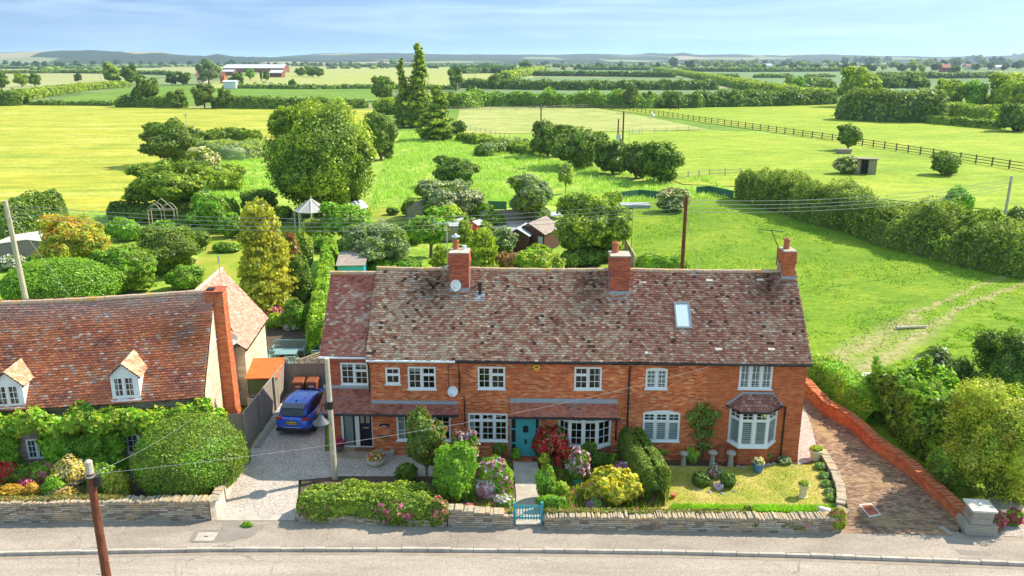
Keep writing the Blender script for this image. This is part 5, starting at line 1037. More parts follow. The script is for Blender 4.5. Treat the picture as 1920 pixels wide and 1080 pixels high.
# wheelie bins
def bin_(x,y,col,label,rot=0):
    r=thing('wheelie_bin',label,'bin',(x,y,.1),rot); mb=MB(); mb.hexa([(-.22,-.24,.05),(.22,-.24,.05),(.22,.26,.05),(-.22,.26,.05)],[(-.28,-.34,.98),(.28,-.34,.98),(.28,.34,.98),(-.28,.34,.98)]); mb.build('body',col,r,bevel=.02)
    mb=MB(); mb.hexa([(-.31,-.39,.98),(.31,-.39,.98),(.31,.38,1.0),(-.31,.38,1.0)],[(-.27,-.34,1.05),(.27,-.34,1.05),(.27,.36,1.10),(-.27,.36,1.10)]); mb.build('lid',col,r,bevel=.02)
    mb=MB(); mb.tube([(-.22,.40,1.0),(.22,.40,1.0)],.02,6); mb.build('handle','blackp',r)
    for s_ in (-1,1): mb=MB(); mb.tube([(s_*.2,.27,.1),(s_*.26,.27,.1)],.1,12); mb.build('wheel','rubber',r)
    mb=MB(); mb.box(-.13,-.335,.72,.13,-.32,.80); mb.build('sticker','stoneW',r); return r
bin_(-11.35,39.6,'binB','left brown wheelie bin beside the long grey fence',.04); bin_(-10.62,39.65,'binB','right brown wheelie bin, next to the blue car bonnet',-.05); bin_(-9.55,39.7,'binG','green wheelie bin near the red brick side wall',-.1)
# water butt and stacked pots
p=G(481,735); root=thing('water_butt','grey plastic water butt in front of the dark green shed','water butt',(-13.05,37.4,0)); mb=MB(); mb.lathe((0,0,0),[(.26,0),(.32,.3),(.34,.7),(.32,1.1),(.3,1.15)],18); mb.build('barrel',MT.setdefault('buttg',plain('grey_butt',(.30,.32,.33),.6)),root,smooth=True); mb=MB(); mb.lathe((0,0,1.15),[(.28,0),(.26,.05),(.05,.06)],18); mb.build('lid','blackp',root)
rr=random.Random(9)
for i,(x,y,n) in enumerate(((-13.25,36.3,5),(-13.0,36.0,4),(-13.1,35.5,4),(-12.85,35.2,2),(-13.35,35.1,3))):
    mb=MB(); 
    mb.lathe((0,0,0),[(.14,0),(.2,.26),(.22,.26),(.22,.32),(.17,.32)]+[q for k in range(1,n) for q in ((.18,.32+k*.09-.08),(.22,.32+k*.09-.06),(.22,.32+k*.09),(.17,.32+k*.09))],12)
    o=mb.build('plant_pots','terra',loc=(x,y,0)); tag(o,['tallest stack of terracotta pots beside the water butt','stack of terracotta pots just in front of the tallest stack','middle stack of terracotta pots by the stone gable wall','shortest stack of pots touching the drive fence','stack of terracotta pots nearest the chimney'][i],'plant pot','stacked pots by the gable wall')
# garden furniture
def bench(name,label,x,y,rot,w,cat='bench',chair=False):
    r=thing(name,label,cat,(x,y,0),rot); mb=MB()
    for k in range(5): mb.box(-w/2,-.22+k*.1,.42,w/2,-.22+k*.1+.085,.45)
    mb.build('seat','benchp',r); mb=MB(); n=int(w/.12)
    for i in range(n+1): xx=-w/2+.04+(w-.08)*i/n; mb.hexa([(xx-.02,.27,.5),(xx+.02,.27,.5),(xx+.02,.29,.5),(xx-.02,.29,.5)],[(xx-.02,.36,.9),(xx+.02,.36,.9),(xx+.02,.38,.9),(xx-.02,.38,.9)])
    mb.box(-w/2,.35,.88,w/2,.39,.96); mb.build('backrest','benchp',r)
    for sx_ in (-1,1):
        for sy in (-.22,.3): mb=MB(); mb.box(sx_*w/2-.03,sy-.03,0,sx_*w/2+.03,sy+.03,.66 if sy<0 else .92); mb.build('leg','benchp',r)
        mb=MB(); mb.box(sx_*w/2-.035,-.27,.64,sx_*w/2+.035,.34,.68); mb.build('armrest','benchp',r)
    return r
bench('garden_bench','long sage green slatted garden bench on the patio',-15.2+1.55,46.1,.03,1.9)
bench('garden_chair','sage green armchair facing left at the patio table',-11.95,45.6,-1.2,.6,'garden chair')
bench('garden_chair','near sage green armchair with its back to the camera at the patio table',-12.9,43.9,3.1,.6,'garden chair')
bench('garden_chair','left sage green armchair at the patio table by the stone wing',-14.9+.5,44.9,1.4,.6,'garden chair')
r=thing('garden_table','sage green slatted patio table between bench and chairs','garden table',(-13.5,44.9,0),.05); mb=MB()
for k in range(8): mb.box(-.65,-.4+k*.1,.70,.65,-.4+k*.1+.085,.73)
mb.build('table_top','benchp',r)
for sx_ in(-.55,.55):
    for sy in(-.3,.3): mb=MB(); mb.box(sx_-.03,sy-.03,0,sx_+.03,sy+.03,.7); mb.build('leg','benchp',r)
# ============================================================ CAR
CAR=thing('parked_car','bright blue hatchback with yellow number plate parked nose-in on the gravel drive','car',(-10.52,34.95,.11),math.radians(-6))
def loft(st,mat,name,par,smooth=True,sub=1):
    """st: list of (y, [(x,z)...half outline bottom->top]) mirrored"""
    V=[];n=len(st[0][1])*2
    for y,h in st: V+=[(x,y,z) for x,z in h]+[(-x,y,z) for x,z in h[::-1]]
    fs=[]
    for i in range(len(st)-1):
        for k in range(n): fs.append((i*n+k,i*n+(k+1)%n,(i+1)*n+(k+1)%n,(i+1)*n+k))
    fs.append(tuple(range(n))[::-1]); fs.append(tuple((len(st)-1)*n+k for k in range(n)))
    fs=[f[::-1] for f in fs]
    me=bpy.data.meshes.new(name); me.from_pydata(V,[],fs); me.materials.append(MT[mat]); me.polygons.foreach_set('use_smooth',[smooth]*len(fs)); o=bpy.data.objects.new(name,me); link(o,par)
    if sub: s_=o.modifiers.new('sub','SUBSURF'); s_.levels=sub; s_.render_levels=sub+1
    return o
def hs_(w,zb,zm,zt,tw): return [(w*.90,zb),(w*.98,zb+.08),(w,zm-.12),(w*.985,zm),(tw,zt)]
body=loft([(0,hs_(.62,.42,.62,.80,.45)),(.06,hs_(.78,.30,.70,.98,.62)),(.25,hs_(.88,.24,.78,1.04,.70)),(.9,hs_(.90,.22,.84,1.02,.76)),(1.8,hs_(.90,.20,.82,.98,.76)),(2.8,hs_(.90,.20,.80,.97,.74)),(3.2,hs_(.89,.22,.78,.98,.70)),(3.8,hs_(.84,.26,.72,.90,.60)),(4.1,hs_(.72,.30,.62,.76,.48)),(4.2,hs_(.55,.38,.55,.64,.36))],'carblue','body',CAR,sub=1)
cab=loft([(.16,[(.70,.92),(.68,.98),(.62,1.02),(.56,1.03),(.4,1.04)]),(.34,[(.74,.95),(.70,1.22),(.64,1.34),(.56,1.38),(.4,1.40)]),(.62,[(.76,.95),(.70,1.30),(.64,1.46),(.56,1.50),(.4,1.52)]),(1.5,[(.77,.95),(.72,1.32),(.65,1.50),(.57,1.555),(.4,1.575)]),(2.3,[(.77,.95),(.71,1.28),(.63,1.44),(.55,1.50),(.4,1.515)]),(3.0,[(.74,.95),(.68,1.06),(.62,1.10),(.54,1.12),(.4,1.13)]),(3.25,[(.70,.93),(.66,.96),(.6,.97),(.5,.98),(.4,.98)])],'carblue','cabin',CAR,sub=1)
def glassq(name,pts): 
    mb=MB(); mb.face(pts); mb.face([(p[0],p[1],p[2]) for p in pts][::-1]) if 0 else None; return mb.build(name,'carglass',CAR)
glassq('rear_window',[(-.60,.115,1.03),(.60,.115,1.03),(.56,.30,1.36),(-.56,.30,1.36)])
mb=MB(); mb.face([(-.58,3.02,1.06),(-.52,2.42,1.47),(.52,2.42,1.47),(.58,3.02,1.06)][::-1]); mb.build('windscreen','carglass',CAR)
for s_ in (-1,1):
    q=[(s_*.785,.75,1.00),(s_*.785,1.7,.99),(s_*.715,1.7,1.44),(s_*.725,1.0,1.40)]; mb=MB(); mb.face(q if s_>0 else q[::-1]); mb.build('rear_side_window','carglass',CAR)
    q=[(s_*.785,1.76,.99),(s_*.775,2.75,1.02),(s_*.70,2.25,1.40),(s_*.715,1.76,1.44)]; mb=MB(); mb.face(q if s_>0 else q[::-1]); mb.build('front_side_window','carglass',CAR)
    mb=MB(); mb.hexa([(s_*.45,.0,.84),(s_*.80,.10,.84),(s_*.80,.22,.84),(s_*.45,.08,.84)],[(s_*.52,.02,.95),(s_*.80,.12,.95),(s_*.78,.28,.95),(s_*.52,.10,.95)]) ; mb.build('tail_light','redlens',CAR,bevel=.01)
    mb=MB(); mb.box(s_*.92-.10,2.55,.96,s_*.92+.10,2.70,1.10); mb.build('mirror','carblue',CAR,bevel=.03)
    mb=MB(); mb.box(s_*.62-.08,-.005,.50,s_*.62+.08,.05,.53); mb.build('reflector','redlens',CAR)
    for y in (.78,3.38):
        w=thing('wheel','','') if 0 else None
        mb=MB(); mb.tube([(s_*.70,y,.32),(s_*.90,y,.32)],.32,24); wo_=mb.build('tyre','rubber',CAR,smooth=False,bevel=.02); mb=MB(); mb.tube([(s_*.87,y,.32),(s_*.915,y,.32)],.2,16); mb.build('rim','rim',CAR,wo_) if 0 else mb.build('rim','rim',wo_)
mb=MB(); mb.hexa([(-.58,.22,1.36),(.58,.22,1.36),(.58,.55,1.44),(-.58,.55,1.44)],[(-.56,.20,1.40),(.56,.20,1.40),(.58,.58,1.50),(-.58,.58,1.50)]); mb.build('spoiler',MT.setdefault('carroof',plain('dark_spoiler',(.06,.07,.10),.3,coat=.6)),CAR,bevel=.015)
mb=MB(); mb.box(-.80,-.03,.26,.80,.12,.44); mb.build('bumper_trim','blackp',CAR,bevel=.03)
for x in (-.30,.30): mb=MB(); mb.box(x-.012,.9,1.552,x+.012,2.1,1.566); mb.build('roof_rail','carblue',CAR)
mb=MB(); mb.hexa([(-.02,.75,1.50),(.02,.75,1.50),(.02,.87,1.52),(-.02,.87,1.52)],[(-.006,.72,1.60),(.006,.72,1.60),(.006,.76,1.60),(-.006,.76,1.60)]); mb.build('fin_aerial','blackp',CAR)
pl=MB(); pl.box(-.27,-.045,.66,.27,-.02,.79); plo=pl.build('number_plate','plateY',CAR,bevel=.006)
textmesh('plate_text','KJ74 UWX',.125,'blackp',plo,Matrix.Translation((0,-.049,.725))@Matrix.Rotation(math.pi/2,4,'X'),bold=.004)
mb=MB(); mb.tube([(0,.0,.90),(0,-.01,.90)],.055,14); em=mb.build('badge','metal',CAR)
mb=MB(); mb.tube([(-.02,.12,1.05),(.25,.19,1.14)],.012,5); mb.build('wiper','blackp',CAR)
mb=MB(); mb.tube([(-.42,-.005,.48),(.42,-.005,.48)],.012,6); mb.build('trim_strip','metal',CAR)
# ============================================================ POLES, WIRES, LAMP
def pegs(mb,x,y,z0,z1,r,st=.45):
    z=z0;k=0
    while z<z1: s_=1 if k%2 else -1; mb.tube([(x+s_*r*.8,y,z),(x+s_*(r+.16),y-.03,z+.02),(x+s_*(r+.16),y-.03,z+.06)],.011,4); z+=st; k+=1
PT=PY(165,864,20.0)
root=thing('telegraph_pole','rusty brown telegraph pole with climbing pegs in the foreground','utility pole',(PT.x,PT.y,-.03)); mb=MB(); mb.tube([(0,0,0),(0,0,PT.z-.7),(0,0,PT.z)],[.15,.105,.10],12); mb.build('pole','woodP',root)
mb=MB(); mb.lathe((0,0,PT.z-.35),[(.103,0),(.106,.36),(.05,.40)],12); mb.build('pole_top','woodL',root); mb=MB(); pegs(mb,0,0,1.4,PT.z-1.2,.11); mb.build('climbing_peg','stoneW',root)
mb=MB(); mb.box(.10,-.06,PT.z-.75,.26,.08,PT.z-.45); mb.build('junction_box','blackp',root,bevel=.02)
mb=MB(); mb.tube([(-.13,0,PT.z-.42),(.13,0,PT.z-.42)],.03,6); mb.lathe((0,0,PT.z-.46),[(.125,0),(.125,.05)],12); mb.build('bracket','metal',root)
def wire(name,label,a,b,sag,r=.012,mat='wire',n=16,group=None):
    a=Vector(a);b=Vector(b); pts=[]
    for i in range(n+1): f=i/n; p=a.lerp(b,f); p.z-=sag*4*f*(1-f); pts.append(p-a)
    mb=MB(); mb.tube(pts,r,5,cap=False); o=mb.build(name,mat,loc=a); return tag(o,label,'cable',group)
top=Vector((PT.x,PT.y,PT.z-.42))
tw=lambda x,y,z: TF.o+TF.x*x+TF.y*y+Vector((0,0,z))
e_=TF.plane(1345,683,-.1); wire('service_cable','long pale service cable from the foreground pole to the eave of the right cottage',top,tw(e_.x,-.1,e_.z),.55,.005)
wire('service_cable','cable from the foreground pole rising to the gable chimney',top,LR.o+LR.x*-.1+LR.y*-.2+Vector((0,0,2.7)),.2,.005)
for i,(dx,dy) in enumerate(((-8,-9),(-9,-7),(-10,-11))): wire('service_cable',['middle','upper','lowest'][i]+' thin cable fanning down left from the foreground pole top',top+Vector((0,0,-.05*i)),top+Vector((dx,dy,-.3)),.35,.008,'wireD',group='cables fanning left from the pole')
# street lamp on pale wooden pole
b=g0(628,897); ptop=PY(613,672,b.y)
root=thing('street_lamp','pale wooden lamp post with hanging grey bowl lantern by the gravel drive','street lamp',(b.x,b.y,.1)); mb=MB(); mb.tube([(0,0,0),(0,0,ptop.z-.1)],[.135,.10],12); mb.build('post','woodL',root)
lz_=PY(613,785,b.y).z; mb=MB(); mb.lathe((0,0,lz_+.35),[(.125,0),(.125,.35)],12); mb.tube([(-.1,0,lz_+.5),(-.3,-.15,lz_+.6),(-.35,-.2,lz_+.4)],.02,6); mb.box(-.2,-.14,lz_+.38,-.05,.0,lz_+.65); mb.build('lamp_bracket','blackp',root)
mb=MB(); mb.lathe((-.35,-.2,lz_-.2),[(.38,0),(.36,.04),(.16,.2),(.1,.36),(.04,.42),(.03,.6)],20); sh=mb.build('lamp_shade',MT.setdefault('lampg',plain('grey_enamel',(.10,.11,.12),.45)),root,smooth=True)
mb=MB(); mb.lathe((-.35,-.2,lz_-.32),[(.04,0),(.12,.03),(.13,.12)],12); mb.build('bulb_glass','plast',root,smooth=True)
mb=MB(); mb.box(-.13,-.13,1.0,-.04,-.05,1.4) if 0 else mb.box(-.03,-.145,1.2,.05,-.12,1.32); mb.build('number_tag','stoneW',root)
# rear line of poles
def upole(x,y,z,label,mat='woodP',r=.13,arm=0,lean=0,plate=False,name='telegraph_pole',stay=None):
    root=thing(name,label,'utility pole',(x,y,-.05)); mb=MB(); mb.tube([(0,0,0),(lean,0,z+.05)],[r*1.15,r*.85],10); mb.build('pole',mat,root)
    if arm:
        mb=MB(); mb.box(-arm/2,-.06,z-.35,arm/2,.06,z-.23); mb.build('crossarm','woodL' if mat=='woodP' else mat,root)
        mb=MB(); 
        for s_ in (-1,0,1): mb.lathe((s_*arm*.45,0,z-.23 if s_ else z+.05),[(.05,0),(.07,.1),(.05,.22),(.02,.25)],8)
        mb.build('insulators','stoneW',root)
        mb=MB(); mb.tube([(-arm*.3,-.05,z-.3),(0,-.05,z-1.0)],.025,5); mb.tube([(arm*.3,-.05,z-.3),(0,-.05,z-1.0)],.025,5); mb.build('brace','metal',root)
    if plate: mb=MB(); mb.box(-.09,-r*1.3,plate,.09,-r,plate+.35); mb.build('number_plate','cream',root)
    if stay: mb=MB(); mb.tube([(0,0,z-1),stay],.015,4); mb.build('stay_wire','wire',root)
    return root
P1=PY(18,376,52);P2=PY(1287,368,55);P3=PY(1897,330,70)
upole(P1.x,P1.y,P1.z,'leaning pale grey pole at the left edge behind the domed hedge','woodL',.17,lean=-.3,stay=(3.2,1,.3)); upole(P2.x,P2.y,P2.z,'dark brown telegraph pole behind the ridge of the right cottage','woodP',.14,plate=2.4,stay=(2.2,.5,.2)); upole(P3.x,P3.y,P3.z,'grey wooden pole at the right edge behind the long hedge','woodL',.13)
for i in range(4):
    z=-.25-.28*i; o=(-.15,.15,-.15,.15)[i]
    wire('overhead_line',['top','second','third','lowest'][i]+' strand of the four wire line crossing the back gardens',P1+Vector((-.3+o,0,z)),P2+Vector((o,0,z)),1.15,.016,'wire',24,'overhead wires left span'); wire('overhead_line',['top','second','third','lowest'][i]+' strand of the four wire line above the right hedge',P2+Vector((o,0,z)),P3+Vector((o,0,z)),.7,.016,'wire',20,'overhead wires right span')
p=G(1014,262); upole(p.x,p.y,PY(1014,198,p.y).z,'dark T shaped power pole left of the paddock bushes',arm=2.2,r=.16); p=G(1167,280); upole(p.x,p.y,PY(1167,209,p.y).z,'taller dark T shaped power pole among the hawthorn bushes',arm=3.0,r=.17); p=G(1158,275); r_=upole(p.x,p.y,PY(1158,223,p.y).z,'short dark transformer pole beside the taller T pole','woodP',.16); mb=MB(); mb.box(-.4,-.5,1.5,.5,-.1,2.6); mb.build('transformer','plast',r_)
p=G(858,187); upole(p.x,p.y,PY(858,156,p.y).z,'distant pale H topped power pole right of the poplars','woodL',arm=3.5,r=.22); p=G(353,262); upole(p.x,p.y,PY(350,212,p.y).z,'thin pale pole rising out of the dark bush in the hay field','woodL',arm=.9,r=.09); p=G(890,150); upole(p.x,p.y,PY(890,133,p.y).z,'far pale pole in the crop fields beyond the ash trees','woodL',arm=2,r=.3); p=G(190,151);upole(p.x,p.y,PY(190,134,p.y).z,'very thin far pole left of the lime green trees','woodL',r=.25)
# ============================================================ PLANTING
_sd=[100]
def nx(): _sd[0]+=1; return _sd[0]
def lsz(y,k=1): return max(.055,y*.0023)*k
def bush(name,label,cat,u,vb,vt,wpx,mats,dk=.8,k=1,gz=.1,n=4,parent=None,fl=0,fls=None,a1=.22,a2=.14,one=False,vert=0,group=None,cov=1.7,core=.84,mix2=0,sprd=.25,flclus=True,flat=.35,thick=.1):
    p=G(u,vb,gz); w=wpx*pxm(p); d=w*dk; cy=d*.40; h=max(.15,PY(u,vt,p.y+cy).z-gz); r=random.Random(nx()); ls=lsz(p.y,k)
    if one: bl=[(0,cy,h*.47,w/2,d/2,h*.53)]
    else:
        bl=[(0,cy,h*.47,w*.44,d*.44,h*.50)]
        for i in range(n): a=2*math.pi*i/n+r.random(); q=r.uniform(.6,1); bl.append((math.cos(a)*w*sprd,cy+math.sin(a)*d*sprd,h*r.uniform(.3,.62),w*.25*q,d*.28*q,h*.36*q))
    o=foliage(name,bl,ls,mats,nx(),fl=fl,flsize=fls or ls*1.0,a1=a1,a2=a2,vert=vert,cov=cov,core=core,mix2=mix2,zmin=0.0,flclus=flclus,flat=flat,thick=thick); o.location=(p.x,p.y,gz-.02); return tag(o,label,cat,group)
def tree(name,label,u,vb,vt,wpx,mats,lo=.25,dk=1,k=1,n=7,a1=.25,a2=.16,shape='round',lean=0,tw=None,cat='tree',vert=0,fl=0,cov=1.7,gz=0,group=None,trunkmat='bark',mix2=0,sub=.30,thick=.15,K2=60,maxn=26000,hole=0,fls=None,flat=.35):
    p=G(u,vb,gz); w=wpx*pxm(p); d=w*dk; h=PY(u,vt,p.y+w*.1).z-gz; r=random.Random(nx()); ls=lsz(p.y,k); root=thing(name,label,cat,(p.x,p.y,gz-.05),0,group)
    zc=h*(lo+1)/2; rz=h*(1-lo)/2; bl=[]
    if shape=='round':
        bl=[(lean*.5,0,zc,w*.44,d*.44,rz*.97)] if not hole else []
        for i in range(n):
            a=2*math.pi*i/n*1.618+r.random(); f=(i+.5)/n; zz=zc+rz*(1.5*f-.85); rad=math.sqrt(max(.05,1-((zz-zc)/rz)**2)); q=r.uniform(.75,1.1); bl.append((math.cos(a)*w*.31*rad,math.sin(a)*d*.31*rad,zz,w*sub*.66*q,d*sub*.66*q,rz*sub*1.15*q))
    elif shape=='column':
        for i in range(n): f=(i+.5)/n; zz=h*(lo+(1-lo)*f); rr_=w*.5*(1-.75*f**1.8)*(.75+.25*math.sin(math.pi*min(1,f*2.2))); bl.append((r.uniform(-.08,.08)*w+lean*f,r.uniform(-.08,.08)*w,zz,rr_,rr_,h*(1-lo)/n*1.0))
    elif shape=='cone':
        for i in range(n): f=(i+.5)/n; zz=h*(lo+(1-lo)*f*.95); rr_=w*.5*(1-.55*f**1.6); bl.append((r.uniform(-.05,.05)*w,r.uniform(-.05,.05)*w,zz,rr_,rr_,h*(1-lo)/n*1.1))
    foliage('crown',bl,ls,mats,nx(),root,cov=cov,a1=a1,a2=a2,vert=vert,fl=fl,zmin=.05,mix2=mix2,thick=thick,K2=K2,maxn=maxn,core=.8,flsize=fls or ls,flat=flat)
    tw=tw or w*.045; mb=MB(); mb.tube([(0,0,-.1),(w*.01,0,h*lo*.8),(lean*.4,0,zc)],[tw,tw*.75,tw*.3],8)
    for i in range(5): a=i*1.3+r.random(); mb.tube([(w*.01,0,h*lo*(.7+.08*i)),(math.cos(a)*w*.15,math.sin(a)*w*.15,h*lo+rz*.5),(math.cos(a)*w*.3,math.sin(a)*w*.3,zc+rz*.25)],[tw*.5,tw*.3,tw*.1],6)
    mb.build('trunk',trunkmat,root); return root
def pxhedge(name,label,path,h,w,mats,k=1,gz=0,cat='hedge',group=None,**kw):
    pts=[G(u,v,gz) for u,v in path]; y=min(p.y for p in pts); o=pts[0]
    ob=hedge(name,[(p.x-o.x,p.y-o.y) for p in pts],w,h,lsz(y,k),mats,nx(),**kw); ob.location=(o.x,o.y,gz-.03); return tag(ob,label,cat,group)
# ---------------- left cottage climber
def lw(s,d,z): p=LR.o+LR.x*s+LR.y*d; return (p.x,p.y,z)
root=thing('wisteria','yellow green wisteria covering the front wall of the stone cottage','climbing plant',(LR.o.x,LR.o.y,0),LR.a); r=random.Random(4); bl=[];bl2=[]
s=-14.5
while s<-.1:
    bl.append((s,-.5+r.uniform(-.15,.1),2.72+r.uniform(-.25,.2),r.uniform(.6,.9),.6,r.uniform(.5,.7))); s+=r.uniform(.5,.8)
bl.append((.3,-.35,2.45,.75,.5,.45)); bl.append((-.3,-.5,2.2,.7,.6,.5))
wx=[LR.plane(u,826,0).x for u in (260,70)]
s=-14.5
while s<-1.2:
    if min(abs(s-wx[0]),abs(s-wx[1]))>.62: bl2.append((s,-.35,1.45+r.uniform(-.2,.2),r.uniform(.5,.7),.42,.8))
    bl2.append((s,-.38,.55,.6,.45,.7)) if min(abs(s-wx[0]),abs(s-wx[1]))>.5 else None
    s+=.62
foliage('upper_growth',bl,.12,['lf_yel','lf_bright'],nx(),root,mix2=.4,cov=2,a1=.3,a2=.25,asp=1.8); foliage('lower_growth',bl2,.12,['lf_bright'],nx(),root,cov=2,a1=.3,a2=.25,asp=1.8)
# ---------------- front : left garden
bush('clipped_dome_bush','huge clipped dark green dome bush by the drive entrance','bush',336,950,790,190,['lf_mid','lf_box'],dk=.95,k=.8,one=True,a1=.02,a2=.04,cov=2.8,mix2=.4,core=.93,thick=.03)
for a in (('rose_bush','tall rose bush with cream and yellow blooms beside the telegraph pole',122,925,852,75,['lf_mid','fl_cream','fl_apricot','fl_yellow'],.55),
 ('rose_bush','rose bush with small red blooms at the left frame edge',8,918,862,45,['lf_mid','fl_red'],.25),('fern','arching dark green fern clump between pink and cream flowers',38,918,868,60,['lf_mid','lf_mid'],0),
 ('flower_bush','low plant with magenta flower heads on the left garden wall side',44,925,895,34,['lf_bright','fl_pink','fl_magenta'],.45),('shrub','soft amber coloured low shrub nearest the left frame edge',14,938,905,52,['lf_orange'],0),
 ('shrub','amber tinted low shrub right of the magenta flowers',58,938,902,34,['lf_orange','lf_yel'],0),('shrub','bright green leafy shrub below the cream roses',95,938,892,55,['lf_bright'],0),
 ('shrub','yellow leaved spiky shrub just left of the big dome bush',215,945,878,62,['lf_yel','lf_gold'],.3),('rose_bush','small pink rose right of the telegraph pole top',188,905,875,26,['lf_mid','fl_salmon'],.5),
 ('shrub','low orange grey shrub beneath the telegraph pole top',118,942,912,50,['lf_olive','fl_apricot'],.2),('flower_bush','pink flowering bush at the inner corner of the drive fence',440,868,820,34,['lf_bright','fl_pink'],.45),('ivy','green trailing plant over the end of the curved wall',458,872,840,26,['lf_bright'],0),
 ('shrub','low green shrub at the foot of the gable chimney',445,838,785,36,['lf_dark'],0)):
    bush(a[0],a[1],'plant',a[2],a[3],a[4],a[5],a[6],fl=a[7],dk=.7,fls=.09)
pxhedge('wall_top_plants','dry golden stonecrop spread along the top of the left wall',[(-40,938),(60,937),(150,935),(240,934)],.13,.34,['lf_brown','lf_olive'],k=.8,gz=.93,cat='stonecrop',fl=.4)

for a in (('flower_bush','mixed pink and green border plant under the left cottage wall',70,915,862,58,['lf_bright','fl_pink'],.12),('shrub','leafy green border shrub between cream roses and dome bush',185,930,868,64,['lf_mid','lf_bright'],.2),('shrub','tall leafy shrub below the left cottage window',30,885,838,60,['lf_bright','lf_mid'],.3),('flower_bush','white flowered shrub behind the cream roses',150,890,848,50,['lf_mid','fl_white'],.15)):
    bush(a[0],a[1],'plant',a[2],a[3],a[4],a[5],a[6],fl=a[7],dk=.8,fls=.09)
for a in (('flower_bush','mixed white and pink border flowers left of the yellow bush',1120,948,905,46,['lf_bright','fl_pale','fl_pink'],.2),('shrub','low green shrub between path plants and clematis',1050,935,900,40,['lf_bright','lf_yel'],.2),('shrub','green shrub filling the bed beside the yew hedge top',1140,880,848,44,['lf_mid','lf_bright'],.3),('flower_bush','pale flowered plants at the mossy wall beside the gate',945,962,925,44,['lf_bright','fl_pale'],.15),('shrub','dark green shrub behind the photinia tree',760,910,868,50,['lf_mid','lf_dark'],.3),('shrub','leafy shrub against the wall between window and turquoise door',968,866,838,22,['lf_bright'],0)):
    bush(a[0],a[1],'plant',a[2],a[3],a[4],a[5],a[6],fl=a[7],dk=.7,fls=.09)
bush('weed_clump','bright green weeds growing at the drive edge on the pavement','weed',462,990,978,26,['lf_bright','lf_mid'],dk=.6,k=.8)
# ---------------- front : hedge by the drive
pxhedge('boundary_hedge','loose mixed green hedge on the low wall between drive and photinia',[(562,962),(640,962),(720,964),(822,966)],1.22,1.5,['lf_mid','lf_yel'],k=1,gz=.1,fl=.25,lump=.18)
bush('rose_bush','salmon roses trailing over the low wall at the left hedge end','rose bush',600,982,932,85,['lf_mid','fl_salmon','fl_salmon'],dk=.4,fl=.05,fls=.11); bush('rose_bush','salmon pink roses spilling over the wall below the photinia','rose bush',745,990,930,150,['lf_mid','fl_salmon','fl_pink'],dk=.35,fl=.07,fls=.11); bush('rose_bush','tangle of small pink blooms on the wall corner left of the mossy wall','rose bush',822,992,925,50,['lf_mid','fl_salmon'],dk=.5,fl=.07,fls=.09)
tree('photinia_tree','small photinia tree with red tipped leaves in front of the left cottage',800,905,757,84,['lf_olive','lf_dark','lf_red'],lo=.22,k=.9,lean=-.25,mix2=.45,gz=.1,a1=.3,fl=.06,n=8,tw=.06)
bush('evergreen_bush','tall bright green feathery bush right of the photinia tree','bush',852,960,815,104,['lf_bright'],k=1,dk=.75,a2=.2,cov=2)
bush('flower_bush','pink flowering bush behind the tall bright feathery bush','bush',868,905,798,60,['lf_bright','fl_pink','fl_pale'],dk=.6,fl=.18,fls=.1)
bush('spirea_bush','broad spirea bush with pink sprigs left of the garden path','bush',930,945,850,84,['lf_bright','lf_yel','fl_pale','fl_pink'],fl=.08,mix2=.4,fls=.1)
bush('hydrangea','white and pale pink flowering bush in front of the spirea','bush',912,945,883,56,['lf_mid','fl_pale','fl_white','fl_pink'],fl=.6,fls=.12,flclus=False); bush('flower_bush','tiny pink flower plant sitting on the mossy wall','plant',878,968,945,28,['lf_mid','fl_pink'],fl=.4,fls=.08)
bush('topiary_ball','bright green round clipped ball below the four light window','bush',905,853,822,42,['lf_bright'],one=True,a1=.08,dk=1); bush('box_hedge','dark green box hedge block between topiary ball and front door','hedge',937,858,820,36,['lf_mid'],one=True,a1=.05,dk=.9)
bush('ground_plant','low green plants on the left edge of the garden path','plant',950,925,900,30,['lf_mid','fl_pink'],fl=.05)
# ---------------- front : between path and yew hedge
bush('rose_bush','tall climbing rose covered in bright red blooms right of the turquoise door','rose bush',1036,870,786,72,['lf_mid','fl_red','fl_red','fl_salmon'],fl=.30,fls=.13,dk=.7,n=7,a1=.35,a2=.3,sprd=.36,core=.6); bush('rose_bush','lower sprays of red rose blooms leaning to the right','rose bush',1068,888,832,52,['lf_mid','fl_red'],fl=.30,fls=.12,dk=.7,n=6,a1=.35,a2=.3,sprd=.36,core=.6)
bush('shrub','yellow green shrub at the foot of the red rose','shrub',1022,880,848,28,['lf_yel','fl_yellow'],fl=.15); bush('ground_plant','loose green plants along the right edge of the garden path','plant',1022,945,868,46,['lf_bright','lf_mid'],mix2=.5,k=.9)
bush('ground_plant','feathery bright green ground plants behind the wall right of the gate','plant',1035,962,925,70,['lf_bright'],dk=.4,k=.9); bush('clematis','pink and purple clematis on a cane wigwam beside the red rose','climber',1085,915,835,52,['lf_mid','fl_purple','fl_pale','fl_pink'],fl=.15,fls=.09)
p=g0(1085,905); mb=MB(); [mb.tube([(.35*math.cos(a),.35*math.sin(a),0),(0,0,1.75)],.012,4) for a in (0,1.57,3.14,4.7)]; o=mb.build('cane_wigwam','trel',loc=(p.x,p.y,.1)); tag(o,'pale cane wigwam holding up the clematis','plant support')
bush('day_lily','dark green strappy leaved clump under the bow window','plant',1125,885,848,52,['lf_dark'],vert=.5,dk=.6); bush('shrub','green shrub against the wall below the right of the bow window','shrub',1105,870,822,40,['lf_mid'],dk=.5)
